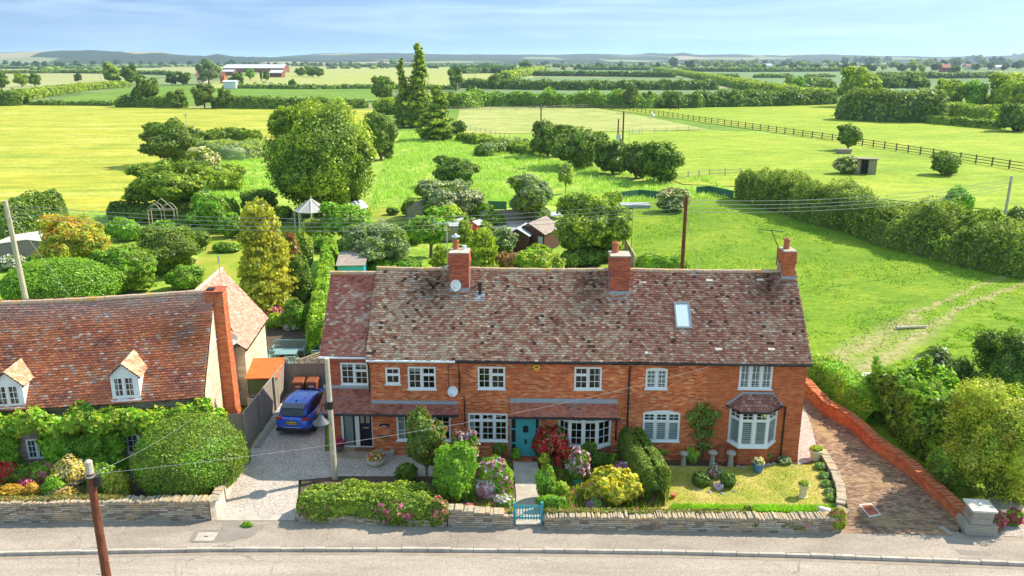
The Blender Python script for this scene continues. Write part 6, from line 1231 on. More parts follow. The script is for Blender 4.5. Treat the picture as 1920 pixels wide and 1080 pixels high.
bush('yellow_bush','bright yellow flowering bush behind the front wall','bush',1160,955,874,116,['lf_yel','fl_yellow','fl_yellow','lf_gold'],fl=.38,mix2=.0,fls=.12,dk=.75,n=7,a1=.3,a2=.28,sprd=.34,core=.65); bush('flower_bush','purple pink flowers leaning on the clipped yew hedge','plant',1170,905,862,40,['lf_dark','fl_pink','fl_purple','fl_pale'],fl=.5,fls=.09)
bush('flower_bush','small purple flowered plants low between yellow bush and wall','plant',1115,965,935,40,['lf_bright','fl_purple'],fl=.2); bush('flower_bush','pale pink flowers by the gravel circle','plant',1140,915,895,26,['lf_mid','fl_pale'],fl=.5)
a,b=g0(1172,838),g0(1232,950); d=(b-a); o=hedge('yew_hedge',[(0,0),(d.x*.5,d.y*.5),(d.x,d.y)],1.25,1.55,.062,['lf_yew'],nx(),lump=.03,fine=.03,sq=.42,cov=2.6,thick=.03,taper=True); o.location=(a.x,a.y,.08); tag(o,'clipped yew hedge running from the cottage wall to the road wall','hedge')
# ---------------- front : lawn garden of the right cottage
bush('shrub','low bright leafy shrub under the wide shuttered window','shrub',1240,862,829,95,['lf_bright','lf_yel'],dk=.35,mix2=.4); bush('hosta','lime and blue green leafy plants between two staddle stones','plant',1300,872,838,34,['lf_yel','lf_bright'],mix2=.4)
bush('shrub','variegated yellow green shrub below the bay window','shrub',1415,868,836,82,['lf_yel','lf_mid'],dk=.35,mix2=.4); bush('round_shrub','small round variegated shrub at the right corner of the cottage','shrub',1473,874,855,28,['lf_grey'],one=True,dk=1)
bush('shrub','thin leafy growth along the wall left of the bay window base','shrub',1352,858,832,44,['lf_mid','lf_yel'],dk=.3,mix2=.4)
root=thing('espalier_shrub','trained shrub spreading up the brick wall left of the bay window','climber',tuple(tw(TF.plane(1320,800,0).x,-.05,0)),TF.a); q=[TF.plane(u,v,-.2) for u,v in ((1320,835),(1312,815),(1328,812),(1308,796),(1330,792),(1300,780),(1322,778),(1340,778),(1318,765))]; x0_=TF.plane(1320,800,0).x
foliage('leaves',[(p_.x-x0_,-.14,p_.z,.42,.14,.30) for p_ in q],.10,['lf_olive','lf_mid'],nx(),root,cov=.75,core=.03,mix2=.5,thick=.35); mb=MB(); mb.tube([(0,-.1,0),(0,-.1,1.0),(-.1,-.1,2.2)],[.04,.03,.015],6); mb.tube([(0,-.1,.9),(.4,-.1,1.9)],.015,5); mb.build('stem','bark',root); mb=MB(); mb.box(-.55,-.07,2.02,.3,-.04,2.07); mb.build('support_bar','trel',root)
bush('dark_bush','left dark round bush in the lawn centre bed','bush',1318,918,885,40,['lf_dark'],one=True,dk=1); bush('dark_bush','right dark round bush in the lawn centre bed','bush',1368,920,884,34,['lf_dark'],one=True,dk=1); bush('flower_bush','straggly pink flowered plant between the two dark round bushes','plant',1342,900,868,34,['lf_grey','fl_pale','fl_salmon'],fl=.35,core=.2,cov=.7)
bush('lavender','pale lilac cushion plant at the front of the centre bed','plant',1348,922,904,20,['fl_pale','fl_purple'],one=True,mix2=.2,dk=1)
for i,(u,v) in enumerate(((1542,884),(1549,901),(1553,916),(1560,932),(1562,944))): bush('ball_shrub','%s clipped grey green ball shrub in the row beside the curved rockery wall'%['hindmost','second from back','middle','fourth from back','foremost'][i],'shrub',u,v,v-17,24,['lf_grey','lf_bright'],one=True,mix2=.5,dk=1,group='ball shrubs beside the lawn')
bush('wall_plant','leafy plants with pink flowers tumbling down the right wall end','plant',1500,1000,968,115,['lf_mid','fl_pale','fl_pink'],dk=.25,fl=.12); bush('wall_plant','green leafy plant hanging at the middle of the right wall','plant',1415,998,968,36,['lf_mid'],dk=.4); bush('wall_plant','small green weed tuft growing in the long right wall','plant',1248,992,972,28,['lf_mid'],dk=.4)
bush('wall_plant','tangled shrub over the curved corner of the right wall','plant',1570,1000,945,40,['lf_yel','fl_salmon'],dk=.6,fl=.1); bush('wall_plant','small green tuft in the grey left wall below the dome bush','plant',217,968,952,24,['lf_mid'],dk=.3); bush('wall_plant','lime green stonecrop cushion on top of the right wall','plant',1405,962,944,24,['lf_yel'],dk=.5,gz=.3)
pxhedge('wall_top_plants','orange brown stonecrop along the top of the wall right of the gate',[(1022,958),(1100,958),(1250,960),(1400,960)],.10,.3,['lf_olive','lf_brown','lf_mid'],k=.8,gz=.66,cat='stonecrop',fl=.5)
pxhedge('wall_top_plants','mossy golden growth along the top of the wall left of the gate',[(845,950),(900,956),(960,960)],.10,.3,['lf_olive','lf_brown'],k=.8,gz=.6,cat='stonecrop',fl=.4)
# long fresh grass strip behind the wall, blades
def blades(name,label,polys,n,h,w,mats,seed,z=.1,stuff=True,rn=.4):
    r=np.random.RandomState(seed); P=[]
    for poly,fr_ in polys:
        q=np.array([p_[:2] for p_ in poly]); 
        mn,mxx=q.min(0),q.max(0); k=int(n*fr_); pts=mn+(mxx-mn)*r.rand(k*4,2); ins=np.zeros(len(pts),bool); j=len(q)-1
        for i in range(len(q)):
            xi,yi=q[i];xj,yj=q[j]; c=((yi>pts[:,1])!=(yj>pts[:,1]))&(pts[:,0]<(xj-xi)*(pts[:,1]-yi)/(yj-yi+1e-12)+xi); ins^=c; j=i
        pts=pts[ins][:k]; P.append(pts)
    P=np.concatenate(P); P=P[vnoise(P[:,0]/3.1+40,P[:,1]/4.3+40,seed)*.6+vnoise(P[:,0]/.9+40,P[:,1]/.9+40,seed+1)*.4>.44*(h>.1)*(n>20000)]; n=len(P); hh=h*(1-rn+2*rn*r.rand(n))[:,None]; a=r.rand(n)*6.28; dx=np.stack([np.cos(a),np.sin(a),0*a],1)*w/2; b=np.concatenate([P,np.full((n,1),z)],1); ln=r.randn(n,3)*np.array([.3,.3,0])*hh; up_=np.array([0,0,1.])*hh
    V=np.stack([b-dx,b+dx,b+ln*.5+up_*.6+dx*.8,b+ln+up_],1).reshape(-1,3); pm=r.randint(0,len(mats),n) if len(mats)>1 else np.zeros(n,int)
    o=rawmesh(name,V,[(np.arange(n*4).reshape(-1,4),pm)],mats); tag(o,label,'grass'); 
    if stuff: o['kind']='stuff'
    return o
MT['gb_bright']=LF('blade_bright',(.10,.26,.01),(.24,.46,.03)); MT['gb_mead']=LF('blade_meadow',(.17,.27,.03),(.42,.48,.14)); MT['gb_gold']=LF('blade_gold',(.32,.33,.04),(.56,.52,.16)); MT['gb_lawn']=LF('blade_lawn',(.20,.30,.03),(.52,.45,.12))
blades('grass_strip','strip of longer fresh green grass behind the right wall',[([g0(u,v) for u,v in ((1258,950),(1572,952),(1570,964),(1258,960))],1)],9000,.17,.03,['gb_bright'],3)
blades('lawn_grass','short patchy grass blades of the front lawn',[([g0(u,v) for u,v in ((1255,950),(1573,953),(1560,910),(1535,868),(1500,872),(1375,875),(1250,877),(1225,900))],1)],9000,.05,.03,['gb_lawn','gb_lawn','g_lawn'],4,rn=.6)
# ---------------- things in the front gardens
def pot(name,label,u,v,prof,mat,plant=None,cat='plant pot',n=18,gz=.1,ph=.3,**kw):
    p=G(u,v,gz); R=max(a for a,b in prof); r=thing(name,label,cat,(p.x,p.y+R*.7,gz)); mb=MB(); mb.lathe((0,0,0),prof,n,**kw); mb.build('pot',mat,r,smooth=False,bevel=0)
    if plant: t=max(b for a,b in prof); foliage('flowers',[(0,0,t+ph*.35,R*.95,R*.95,ph*.6)],.07,plant,nx(),r,fl=.5 if len(plant)>1 else 0,flsize=.08,flclus=False)
    return r
pot('bowl_planter','round white bowl planter of mixed flowers on the gravel',703,877,[(.22,0),(.36,.12),(.42,.3),(.36,.3),(.34,.22)],'stoneW',['lf_mid','fl_salmon','fl_yellow','fl_red','fl_white'])
pot('half_barrel','grey half round trough against the brick pier',722,862,[(.34,0),(.40,.25),(.42,.32),(.34,.32),(.32,.2)],MT.setdefault('greyg',plain('grey_trough',(.40,.40,.38),.7)),sy=.6)
pot('grey_planter','round grey pot with dark red plant on the porch step',634,848,[(.14,0),(.24,.12),(.27,.3),(.22,.3)],'lampg',['lf_red','fl_magenta'],gz=.2)
mb=MB(); mb.box(-.45,-.2,0,.45,.2,.02); o=mb.build('doormat',bricky('patterned_mat',[(0,(.12,.03,.02)),(1,(.30,.10,.05))],(.45,.33,.2),bw=.15,bh=.13,ms=.02)); o.location=tuple(TF.o+TF.x*TF.plane(684,838,.5).x+TF.y*.42+Vector((0,0,.135))); o.rotation_euler=(0,0,TF.a); tag(o,'red patterned doormat in front of the black door','doormat')
def staddle(u,v,lab,s=1):
    p=g0(u,v); r=thing('staddle_stone',lab,'staddle stone',(p.x,p.y,.08)); mb=MB(); mb.tube([(0,0,0),(0,0,.62*s)],[.14*s,.09*s],8); mb.build('base','stoneG',r,bevel=.02); mb=MB(); mb.lathe((0,0,.6*s),[(.08*s,0),(.20*s,.02),(.22*s,.06),(.17*s,.13),(.08*s,.17),(.01,.18)],16); mb.build('cap','stoneG',r,smooth=True)
staddle(1281,874,'left mushroom shaped staddle stone, squarer cap, by the lime leafy plant',.95); staddle(1335,873,'middle mushroom shaped staddle stone beside the terracotta chimney pot'); staddle(1369,875,'right mushroom shaped staddle stone with the widest cap',1.05)
pot('chimney_pot_planter','tall terracotta chimney pot standing by the wall near the bay',1353,866,[(.26,0),(.26,.08),(.2,.12),(.17,.6),(.22,.68),(.25,.74),(.20,.74),(.18,.5)],'terra'); pot('terracotta_pot','stacked red terracotta pots hidden by the yew hedge',1234,876,[(.16,0),(.2,.2),(.24,.22),(.18,.26),(.2,.45),(.25,.48),(.2,.5)],'terra',['lf_mid']); pot('terracotta_pot','terracotta pot below the shrub under the wide window',1240,890,[(.15,0),(.2,.3),(.23,.3),(.23,.36),(.17,.36)],'terra'); pot('white_pot','small white pot with pink and white blooms beside the yew hedge',1246,902,[(.12,0),(.17,.3),(.17,.34),(.13,.34)],'white',['lf_mid','fl_pale','fl_pink']); pot('blue_pot','blue glazed pot with white rim and yellow flowers on the lawn',1423,889,[(.17,0),(.24,.28),(.26,.40),(.22,.40)],'blue',['lf_mid','fl_yellow','fl_white']); mb=MB()
pot('urn_planter','cream chimney pot urn with trailing plant on the lawn',1508,936,[(.2,0),(.2,.06),(.16,.1),(.15,.42),(.2,.46),(.2,.52),(.24,.56),(.24,.6),(.18,.6)],'cream',['lf_yel'],ph=.15); pot('cream_pot','large cream stone pot at the top end of the rockery wall',1532,866,[(.2,0),(.27,.4),(.32,.42),(.32,.52),(.26,.52)],'cream',['lf_yel'],ph=.15); pot('terracotta_pot','tiny terracotta pot on its own at the front edge of the lawn by the yew',1263,936,[(.08,0),(.11,.15),(.13,.16),(.13,.2),(.1,.2)],'terra'); pot('teal_pot','teal glazed pot at the foot of the clematis',1082,912,[(.15,0),(.22,.25),(.24,.3),(.2,.3)],'teal')
pot('chimney_pot_planter','terracotta pot tucked by the variegated shrub under the bay',1436,864,[(.14,0),(.14,.3),(.18,.36),(.14,.36)],'terra')
def rock(label,u,v,w,mat='stoneW',gz=.1,h=.6,cat='rock',group=None):
    p=G(u,v,gz); iv,iF=ico(); r=np.random.RandomState(nx()); l=Lobes(r,8,30,.35,.12); V=iv*l(iv)[:,None]*np.array([w/2,w*.38,w*h/2])+np.array([0,0,w*h*.25]); o=rawmesh('rock',V,[(iF,0)],[mat]); o.location=(p.x,p.y,gz-.03); return tag(o,label,cat,group)
rock('big pale boulder sitting on the corner of the right wall',1548,966,.9,gz=.25,mat='stoneW',h=.7)
for i,(u,v,w) in enumerate(((1310,920,.25),(1330,924,.3),(1355,926,.28),(1378,922,.26),(1305,908,.2),(1384,908,.2))): rock('small edging stone around the centre bed of the lawn',u,v,w,'stoneG',group='edging stones of the centre bed')
for i,(u,v,w) in enumerate(((1385,876,.32),(1395,878,.3),(1440,873,.35),(1450,870,.3),(1430,877,.25),(1488,876,.22))): rock('small grey stone edging the border under the bay window',u,v,w,'stoneG',group='border edging stones by the bay')
# turquoise gate
a,b=g0(965,985),g0(1016,985); w=(b-a).length; root=thing('garden_gate','turquoise picket gate with diagonal brace between the stone walls','gate',(a.x,a.y+.1,.1),math.atan2(b.y-a.y,b.x-a.x))
for x in (0.0,w): mb=MB(); mb.box(x-.05,-.05,0,x+.05,.05,.95); mb.build('gate_post','teal',root,bevel=.008)
mb=MB()
for i in range(9): x=.09+(w-.18)*i/8; mb.box(x-.022,-.02,.18,x+.022,.0,.85); 
mb.build('pickets','teal',root); mb=MB()
for z in (.26,.74): mb.box(.05,.002,z-.035,w-.05,.03,z+.035)
mb.hexa([(.08,.032,.28),(.16,.032,.28),(.16,.05,.28),(.08,.05,.28)],[(w-.16,.032,.72),(w-.08,.032,.72),(w-.08,.05,.72),(w-.16,.05,.72)]); mb.build('gate_frame','teal',root)
# ---------------- right : behind the retaining wall
wp=[g0(u,v) for u,v in bwp]
pxhedge('boundary_hedge','leafy light green hedge behind the top of the brick retaining wall',[(1518,712),(1556,735),(1604,775),(1640,800)],1.7,1.9,['lf_bright','lf_yel'],fl=.3,lump=.25,gz=0)
pts_=[G(u,v) for u,v in ((1640,770),(1690,815),(1740,858),(1800,905))]; o=hedge('leylandii_hedge',[(p.x-pts_[0].x+.7,p.y-pts_[0].y+.5) for p in pts_],3.0,2.9,.12,['lf_mid','lf_bright'],nx(),lump=.2,fine=.16,cov=2.2,fl=.4,vert=.25,asp=2.6,flat=.1,flsize=.13,thick=.14); o.location=(pts_[0].x,pts_[0].y,-.05); tag(o,'feathery dark green conifer hedge behind the orange brick wall','hedge')
tree('yellow_shrub','big yellow green leafy shrub at the right frame edge',1858,930,680,215,['lf_yel','lf_gold','lf_gold'],lo=.0,mix2=.25,fl=.3,cat='shrub',cov=2,n=12,a2=.25,gz=.1,K2=90,maxn=45000)
bush('shrub','darker green shrub swelling over the wall below the yellow green shrub','shrub',1800,935,825,110,['lf_mid','lf_bright'],mix2=.4,cov=2); bush('shrub','small golden leaved shrub hanging over the brick wall','shrub',1775,890,838,64,['lf_yel'],cov=1.7)
bush('white_flowered_bush','dark bush dotted with white blossom behind the conifer hedge','bush',1765,740,648,105,['lf_dark','fl_white'],fl=.06,gz=0,fls=.12); tree('dark_evergreen','dark evergreen tree cut off by the right frame edge',1880,770,600,150,['lf_dark'],lo=.05,n=8,cat='tree',a2=.25); 
bush('shrub','dark hedge shrub between white flowered bush and dark evergreen','shrub',1810,760,668,80,['lf_dark'],gz=0)
bush('flower_bush','crimson flowered ground plant beside the stone pillar','plant',1870,1000,955,60,['lf_mid','fl_magenta','fl_salmon'],fl=.4,dk=.6); bush('flower_bush','green and orange plant close to the right of the pillar','plant',1845,975,930,42,['lf_bright','fl_apricot'],fl=.2,dk=.6); bush('ground_plant','low red and green plants on the far right gravel','plant',1905,990,950,40,['lf_bright','fl_magenta'],fl=.3,dk=.6)
mb=MB(); mb.tube([(0,0,.12),(2.2,.3,.12)],[.12,.08],8); p=G(1680,618); o=mb.build('log','woodL',loc=(p.x,p.y,.02)); tag(o,'pale fallen log lying on the field track','log')
mb=MB(); mb.hexa([(0,0,0),(3.0,.3,0),(3.0,1.0,0),(0,.8,0)],[(.1,.1,.35),(2.9,.35,.3),(2.9,.9,.3),(.1,.7,.35)]); p=G(1612,718); o=mb.build('stone_trough','stoneW',loc=(p.x,p.y,.0)); tag(o,'long pale stone trough by the hedge at the track end','trough')
# ============================================================ BACK GARDENS AND PADDOCKS
tree('golden_conifer','tall golden yellow conifer with drooping sprays behind the stone cottage',503,588,371,122,['lf_gold','lf_olive','lf_gold'],lo=.03,shape='cone',mix2=.35,vert=.5,n=9,a1=.22,a2=.32,k=1.25,fl=.15,K2=110,cov=1.5,maxn=40000)
o=bush('clipped_dome_hedge','long clipped bright green dome of privet behind the red roof','hedge',88,585,489,205,['lf_box'],dk=.75,one=True,a1=.03,a2=.05,gz=0,cov=2.4,k=.85,core=.93,thick=.05)
tree('maple_tree','maple tree with orange and yellow leaves behind the clipped dome hedge',147,520,390,142,['lf_gold','lf_orange','lf_yel'],lo=.05,mix2=.5,fl=.3,n=9,a2=.25,K2=90)
tree('garden_tree','spreading mid green garden tree with curved pale stems right of the maple',242,548,452,136,['lf_mid','lf_bright'],lo=.05,n=9,mix2=.4,a2=.25,K2=90); tree('olive_tree','broad olive green tree beyond the back lawn edge',322,510,414,132,['lf_olive','lf_mid'],lo=.05,n=9,mix2=.4,k=.85)
bush('shrub','bright green shrub bank falling onto the back lawn','shrub',335,548,495,90,['lf_bright','lf_mid'],gz=0,mix2=.5); bush('shrub','dense green shrub between maple and olive tree','shrub',225,455,405,75,['lf_bright'],gz=0); bush('shrub','pale flowered shrub at the left edge beside the grey pole','shrub',12,510,475,60,['lf_grey','fl_white'],gz=0,fl=.2)
bush('herb_bed','island bed of low green plants on the back lawn','plant bed',418,476,452,60,['lf_mid','lf_bright'],gz=0,mix2=.4,dk=.6); bush('shrub','brown and purple leaved shrub right of the golden conifer','shrub',548,540,425,38,['lf_brown','lf_red','lf_mid'],gz=0,mix2=.5,fl=.1); bush('shrub','yellowish green shrub column in front of the gazebo','shrub',570,520,420,45,['lf_yel','lf_mid'],gz=0,mix2=.5); bush('shrub','dark green shrub mass beneath the gazebo side','shrub',560,580,470,60,['lf_mid','lf_dark'],gz=0,mix2=.5)
bush('rose_bush','red pink flowering bush between golden conifer and patio','rose bush',512,605,572,52,['lf_mid','fl_red','fl_pink'],gz=0,fl=.35,fls=.14); bush('shrub','green shrub right of the red pink bush by the patio','shrub',550,625,558,60,['lf_bright','lf_mid'],gz=0,mix2=.5); bush('shrub','pale cream flowered low shrub behind the garden bench','shrub',550,622,600,46,['lf_grey','fl_white'],gz=0,fl=.4); bush('shrub','yellow green foliage between patio chairs and the tall climbing hedge','shrub',585,655,590,30,['lf_yel','lf_mid'],gz=0,mix2=.4)
bush('shrub','lime green shrub left of the garden bench','shrub',515,620,585,50,['lf_yel'],gz=0)
a=G(590,672);b=G(616,485); d=b-a; o=hedge('climber_hedge',[(0,0),(d.x*.5,d.y*.5),(d.x,d.y)],1.25,2.2,.12,['lf_bright','lf_yel'],nx(),lump=.16,fine=.12,fl=.3,cov=2.2); o.location=(a.x+.2,a.y,-.05); tag(o,'long narrow vine covered hedge running back beside the red roofed bay','hedge')
tree('garden_tree','round fresh green tree between gazebo and white canopy',650,455,372,108,['lf_bright','lf_mid'],lo=.12,mix2=.4,n=8); tree('apple_tree','wide grey green apple tree behind the turquoise shed',708,512,408,142,['lf_grey','lf_mid'],lo=.05,mix2=.4,n=9,a2=.25,K2=90); bush('shrub','fresh green leafy shrub right of the turquoise shed','shrub',715,525,480,75,['lf_bright'],gz=0); bush('shrub','dark shrub between the turquoise shed and the apple tree','shrub',650,480,440,50,['lf_dark','lf_mid'],gz=0,mix2=.5)
tree('garden_tree','fresh green tree with dark trunk left of the tall tv aerial',808,482,395,82,['lf_bright','lf_mid'],lo=.3,mix2=.4,n=8); tree('garden_tree','bright green bushy tree above the red shed',838,440,380,90,['lf_bright','lf_yel'],lo=.1,mix2=.4)
tree('weeping_conifer','weeping light green conifer behind the first chimney',905,515,428,84,['lf_yel','lf_mid'],lo=.03,shape='cone',vert=.7,n=6,a2=.3,mix2=.3,K2=90,cat='conifer'); tree('weeping_conifer','smaller weeping conifer close to the left chimney stack',826,520,460,55,['lf_yel','lf_mid'],lo=.03,shape='cone',vert=.7,n=5,a2=.3,mix2=.3,cat='conifer'); tree('weeping_conifer','pointed weeping conifer beside the red shed',872,470,412,46,['lf_yel','lf_mid'],lo=.03,shape='cone',vert=.7,n=5,a2=.3,mix2=.3,cat='conifer')
bush('shrub','tan brown feathery shrub behind the middle roof ridge','shrub',960,522,465,72,['lf_brown'],gz=0,vert=.5,a2=.3); bush('dome_shrub','lime green domed shrub behind the middle roof ridge','shrub',1010,530,456,112,['lf_yel','lf_bright'],gz=0,mix2=.4,n=6,a2=.2); tree('garden_tree','grey green small tree in front of the brown shed roof',942,480,418,62,['lf_grey','lf_mid'],lo=.1,mix2=.4)
tree('large_tree','large spreading dark and gold flecked tree right of the brown shed roof',1112,490,350,168,['lf_mid','lf_yel','lf_dark'],lo=.05,mix2=.45,n=11,fl=.1,a2=.24,K2=90,maxn=40000)
tree('lime_tree','biggest tree of the scene, huge round crown flecked with yellow green',610,408,178,222,['lf_mid','lf_yel','lf_dark'],lo=.02,mix2=.5,n=9,a1=.12,a2=.22,sub=.24,K2=120,maxn=60000,fl=.06,k=.9); tree('willow_tree','olive toned tree tucked behind the right of the biggest tree',714,300,205,74,['lf_olive','lf_mid'],lo=.05,mix2=.4,vert=.3)
tree('dark_tree','dark round hawthorn in the hay field around the thin pale pole',327,310,219,135,['lf_dark','lf_olive'],lo=.04,mix2=.5,n=9,a2=.24); tree('field_tree','mid green tree at the hay field corner with visible limbs',322,404,292,178,['lf_mid','lf_yel'],lo=.08,mix2=.35,n=9,a2=.24); bush('elder_bush','cream flowered elder between the dark hawthorn and the corner tree','bush',372,325,272,75,['lf_yel','fl_cream'],gz=0,fl=.2)
tree('garden_tree','bright green bushy tree behind the back lawn hedge',402,435,352,100,['lf_bright','lf_mid'],lo=.03,mix2=.3,n=8); bush('shrub','dark green scrub left of the biggest tree','shrub',478,405,350,90,['lf_mid','lf_dark'],gz=0,mix2=.5); bush('shrub','dark undergrowth at the foot of the biggest tree','shrub',585,425,380,120,['lf_mid','lf_dark'],gz=0,mix2=.5)
pxhedge('willow_thicket','grey green willow thicket in the meadow left of the biggest tree',[(390,285),(440,300),(505,285)],2.4,6,['lf_grey','lf_yel'],fl=.3,lump=.3); pxhedge('bramble_bank','low dark green bramble bank behind the willow thicket',[(388,262),(430,258),(485,264)],2.0,4,['lf_mid'],lump=.3); pxhedge('bramble_bank','bramble bank between corner tree and willow thicket',[(372,345),(410,340),(430,360)],2.2,4,['lf_mid','lf_yel'],fl=.3,lump=.3)
pxhedge('garden_hedge','dark hedge along the end of the back lawn garden',[(205,412),(300,410),(380,412),(450,408)],1.9,1.6,['lf_dark','lf_mid'],fl=.3); pxhedge('garden_hedge','tall dark hedge behind the grey pole at the left edge',[(-60,478),(0,470),(60,455),(120,440)],5.2,4,['lf_dark','lf_mid'],fl=.4,lump=.25)
for a in (('laurel_bush','dark glossy round laurel beyond the gardens',853,352,286,97,['lf_dark','lf_mid']),('elder_bush','big elder bush with cream blossom above the little far shed',842,412,330,142,['lf_grey','lf_mid','fl_cream']),('garden_tree','dark grey green tree left of the large spreading tree',992,415,318,92,['lf_grey','lf_mid'])):
    tree(a[0],a[1],*a[2:6],a[6],lo=.04,mix2=.4,n=9,fl=.06 if len(a[6])>2 else 0,cat='bush' if 'bush' in a[0] else 'tree',a2=.24)
tree('sapling','slender pale young tree standing in the meadow',1060,362,300,36,['lf_yel','lf_grey'],lo=.25,mix2=.4,cov=1,n=5,tw=.06); bush('elder_bush','cream topped elder by the green net fence','bush',1266,402,348,78,['lf_mid','fl_cream'],gz=0,fl=.25); bush('shrub','small round dark bush on the mown grass','shrub',735,405,388,28,['lf_dark'],gz=0); bush('shrub','green shrubs under the grey green tree by the net','shrub',925,425,395,55,['lf_mid','lf_bright'],gz=0,mix2=.5)
for i,(u,vb,vt,w,l,mt) in enumerate(((1026,294,218,76,'leftmost light hawthorn of the paddock row',['lf_olive','lf_mid']),(1085,314,226,125,'largest hawthorn of the paddock row',['lf_mid','lf_olive']),(1148,326,256,84,'dark low hawthorn below the power poles',['lf_dark','lf_olive']),(1192,334,262,70,'narrow brownish hawthorn right of the power poles',['lf_olive','lf_dark']),(1237,342,258,92,'rightmost hawthorn of the paddock row by the rail fence',['lf_mid','lf_dark']))):
    tree('hawthorn',l,u,vb,vt,w,mt,lo=.03,mix2=.4,n=8,a2=.26,group='hawthorns along the paddock')
pxhedge('bramble_bank','bramble and nettle bank left of the paddock hawthorns',[(865,262),(920,272),(975,285),(1010,292)],1.6,4,['lf_mid','lf_yel'],fl=.3,lump=.35); pxhedge('bramble_bank','low mound of brambles nearest the laurel',[(900,292),(940,283),(985,278)],1.8,4,['lf_mid','lf_grey'],fl=.3,lump=.35)
tree('poplar','tallest lombardy poplar rising above the horizon',786,238,84,72,['lf_olive','lf_yel'],lo=.03,shape='column',n=13,mix2=.5,a1=.3,a2=.34); tree('poplar','shorter narrow poplar left of the tallest one',757,238,112,44,['lf_olive','lf_yel'],lo=.03,shape='column',n=12,mix2=.5,a1=.3,a2=.34); tree('ash_tree','yellow olive ash right of the two poplars',824,262,162,88,['lf_olive','lf_yel'],lo=.02,shape='column',n=7,mix2=.4,a2=.28)
tree('field_tree','round green tree left of the poplars',718,190,138,50,['lf_mid'],lo=.1); bush('scrub','olive scrub at the foot of the poplars','scrub',770,240,180,75,['lf_olive','lf_mid'],gz=0,mix2=.5); bush('scrub','yellow green scrub left of the poplars','scrub',725,215,180,70,['lf_mid','lf_yel'],gz=0,mix2=.5); bush('scrub','dark shrub to the right of the yellow olive ash','scrub',858,252,225,40,['lf_dark'],gz=0)
tree('field_tree','single round tree with trunk beside the brown rail fence',1589,282,230,52,['lf_mid','lf_dark'],lo=.16,mix2=.4); tree('field_tree','low spreading tree in the right paddock by the rail fence',1772,328,280,68,['lf_mid','lf_olive'],lo=.04,mix2=.4); bush('elder_bush','elder bush growing over the left of the wooden horse shelter','bush',1593,328,290,58,['lf_mid','fl_cream'],gz=0,fl=.2)
tree('oak_tree','large lime green oak behind the open field shelter',1607,200,117,90,['lf_yel','lf_mid'],lo=.1,mix2=.35,n=9,a2=.24); tree('field_tree','yellow green tree, left one of the right hand clump',1778,208,140,66,['lf_yel','lf_olive'],lo=.05,mix2=.4); tree('field_tree','round fresh green tree in the middle of the right hand clump',1826,210,148,52,['lf_bright','lf_mid'],lo=.05,mix2=.3); tree('field_tree','broad yellow green tree cut by the right frame edge',1890,212,128,90,['lf_yel','lf_mid'],lo=.05,mix2=.3); tree('field_tree','dark thorn bush at the right edge of the paddock',1900,246,188,76,['lf_mid','lf_dark'],lo=.02,mix2=.4)
pxhedge('tall_hedge','tall mixed hedge right of the open field shelter',[(1575,222),(1640,226),(1700,228),(1760,226)],8,11,['lf_mid','lf_olive'],fl=.4,lump=.25); pxhedge('tall_hedge','lower sunny hedge linking the right hand clump to the dark thorn',[(1740,222),(1800,226),(1870,232)],5,8,['lf_yel','lf_mid'],fl=.4,lump=.2); pxhedge('low_hedge','low hedge strip along the right paddock edge',[(1740,231),(1800,236),(1880,243)],2.2,3,['lf_mid'],lump=.2)
# long hedge of the right field
o=pxhedge('field_hedge','long arching hedge bounding the bright green field on the right',[(1395,368),(1450,388),(1520,408),(1600,430),(1690,458),(1780,480),(1850,500),(1960,520)],4.0,5.0,['lf_olive','lf_mid','lf_yel'],fl=.7,lump=.28,fine=.14,vert=.25,cov=2,thick=.12)
bush('shrub','paler green shrub rising out of the long arching hedge','shrub',1600,402,335,60,['lf_grey','lf_mid'],gz=0,mix2=.5); bush('shrub','bright green shrub near the right end of the long arching hedge','shrub',1800,430,346,75,['lf_bright'],gz=0); bush('shrub','yellow tipped bushy end of the long arching hedge','shrub',1860,500,385,110,['lf_yel','lf_mid'],gz=0,mix2=.5); bush('shrub','dark shrubs around the grey pole at the right edge','shrub',1915,430,385,60,['lf_dark','lf_mid'],gz=0,mix2=.4)
pxhedge('garden_hedge','leafy hedge behind the ridge between middle and right chimneys',[(1195,505),(1225,512),(1290,520)],1.6,2,['lf_bright','lf_mid'],fl=.4); pxhedge('field_edge_growth','wild leafy growth at the bright field edge by the right cottage gable',[(1512,720),(1530,700),(1545,690)],1.0,1.6,['lf_bright','lf_yel'],fl=.3)

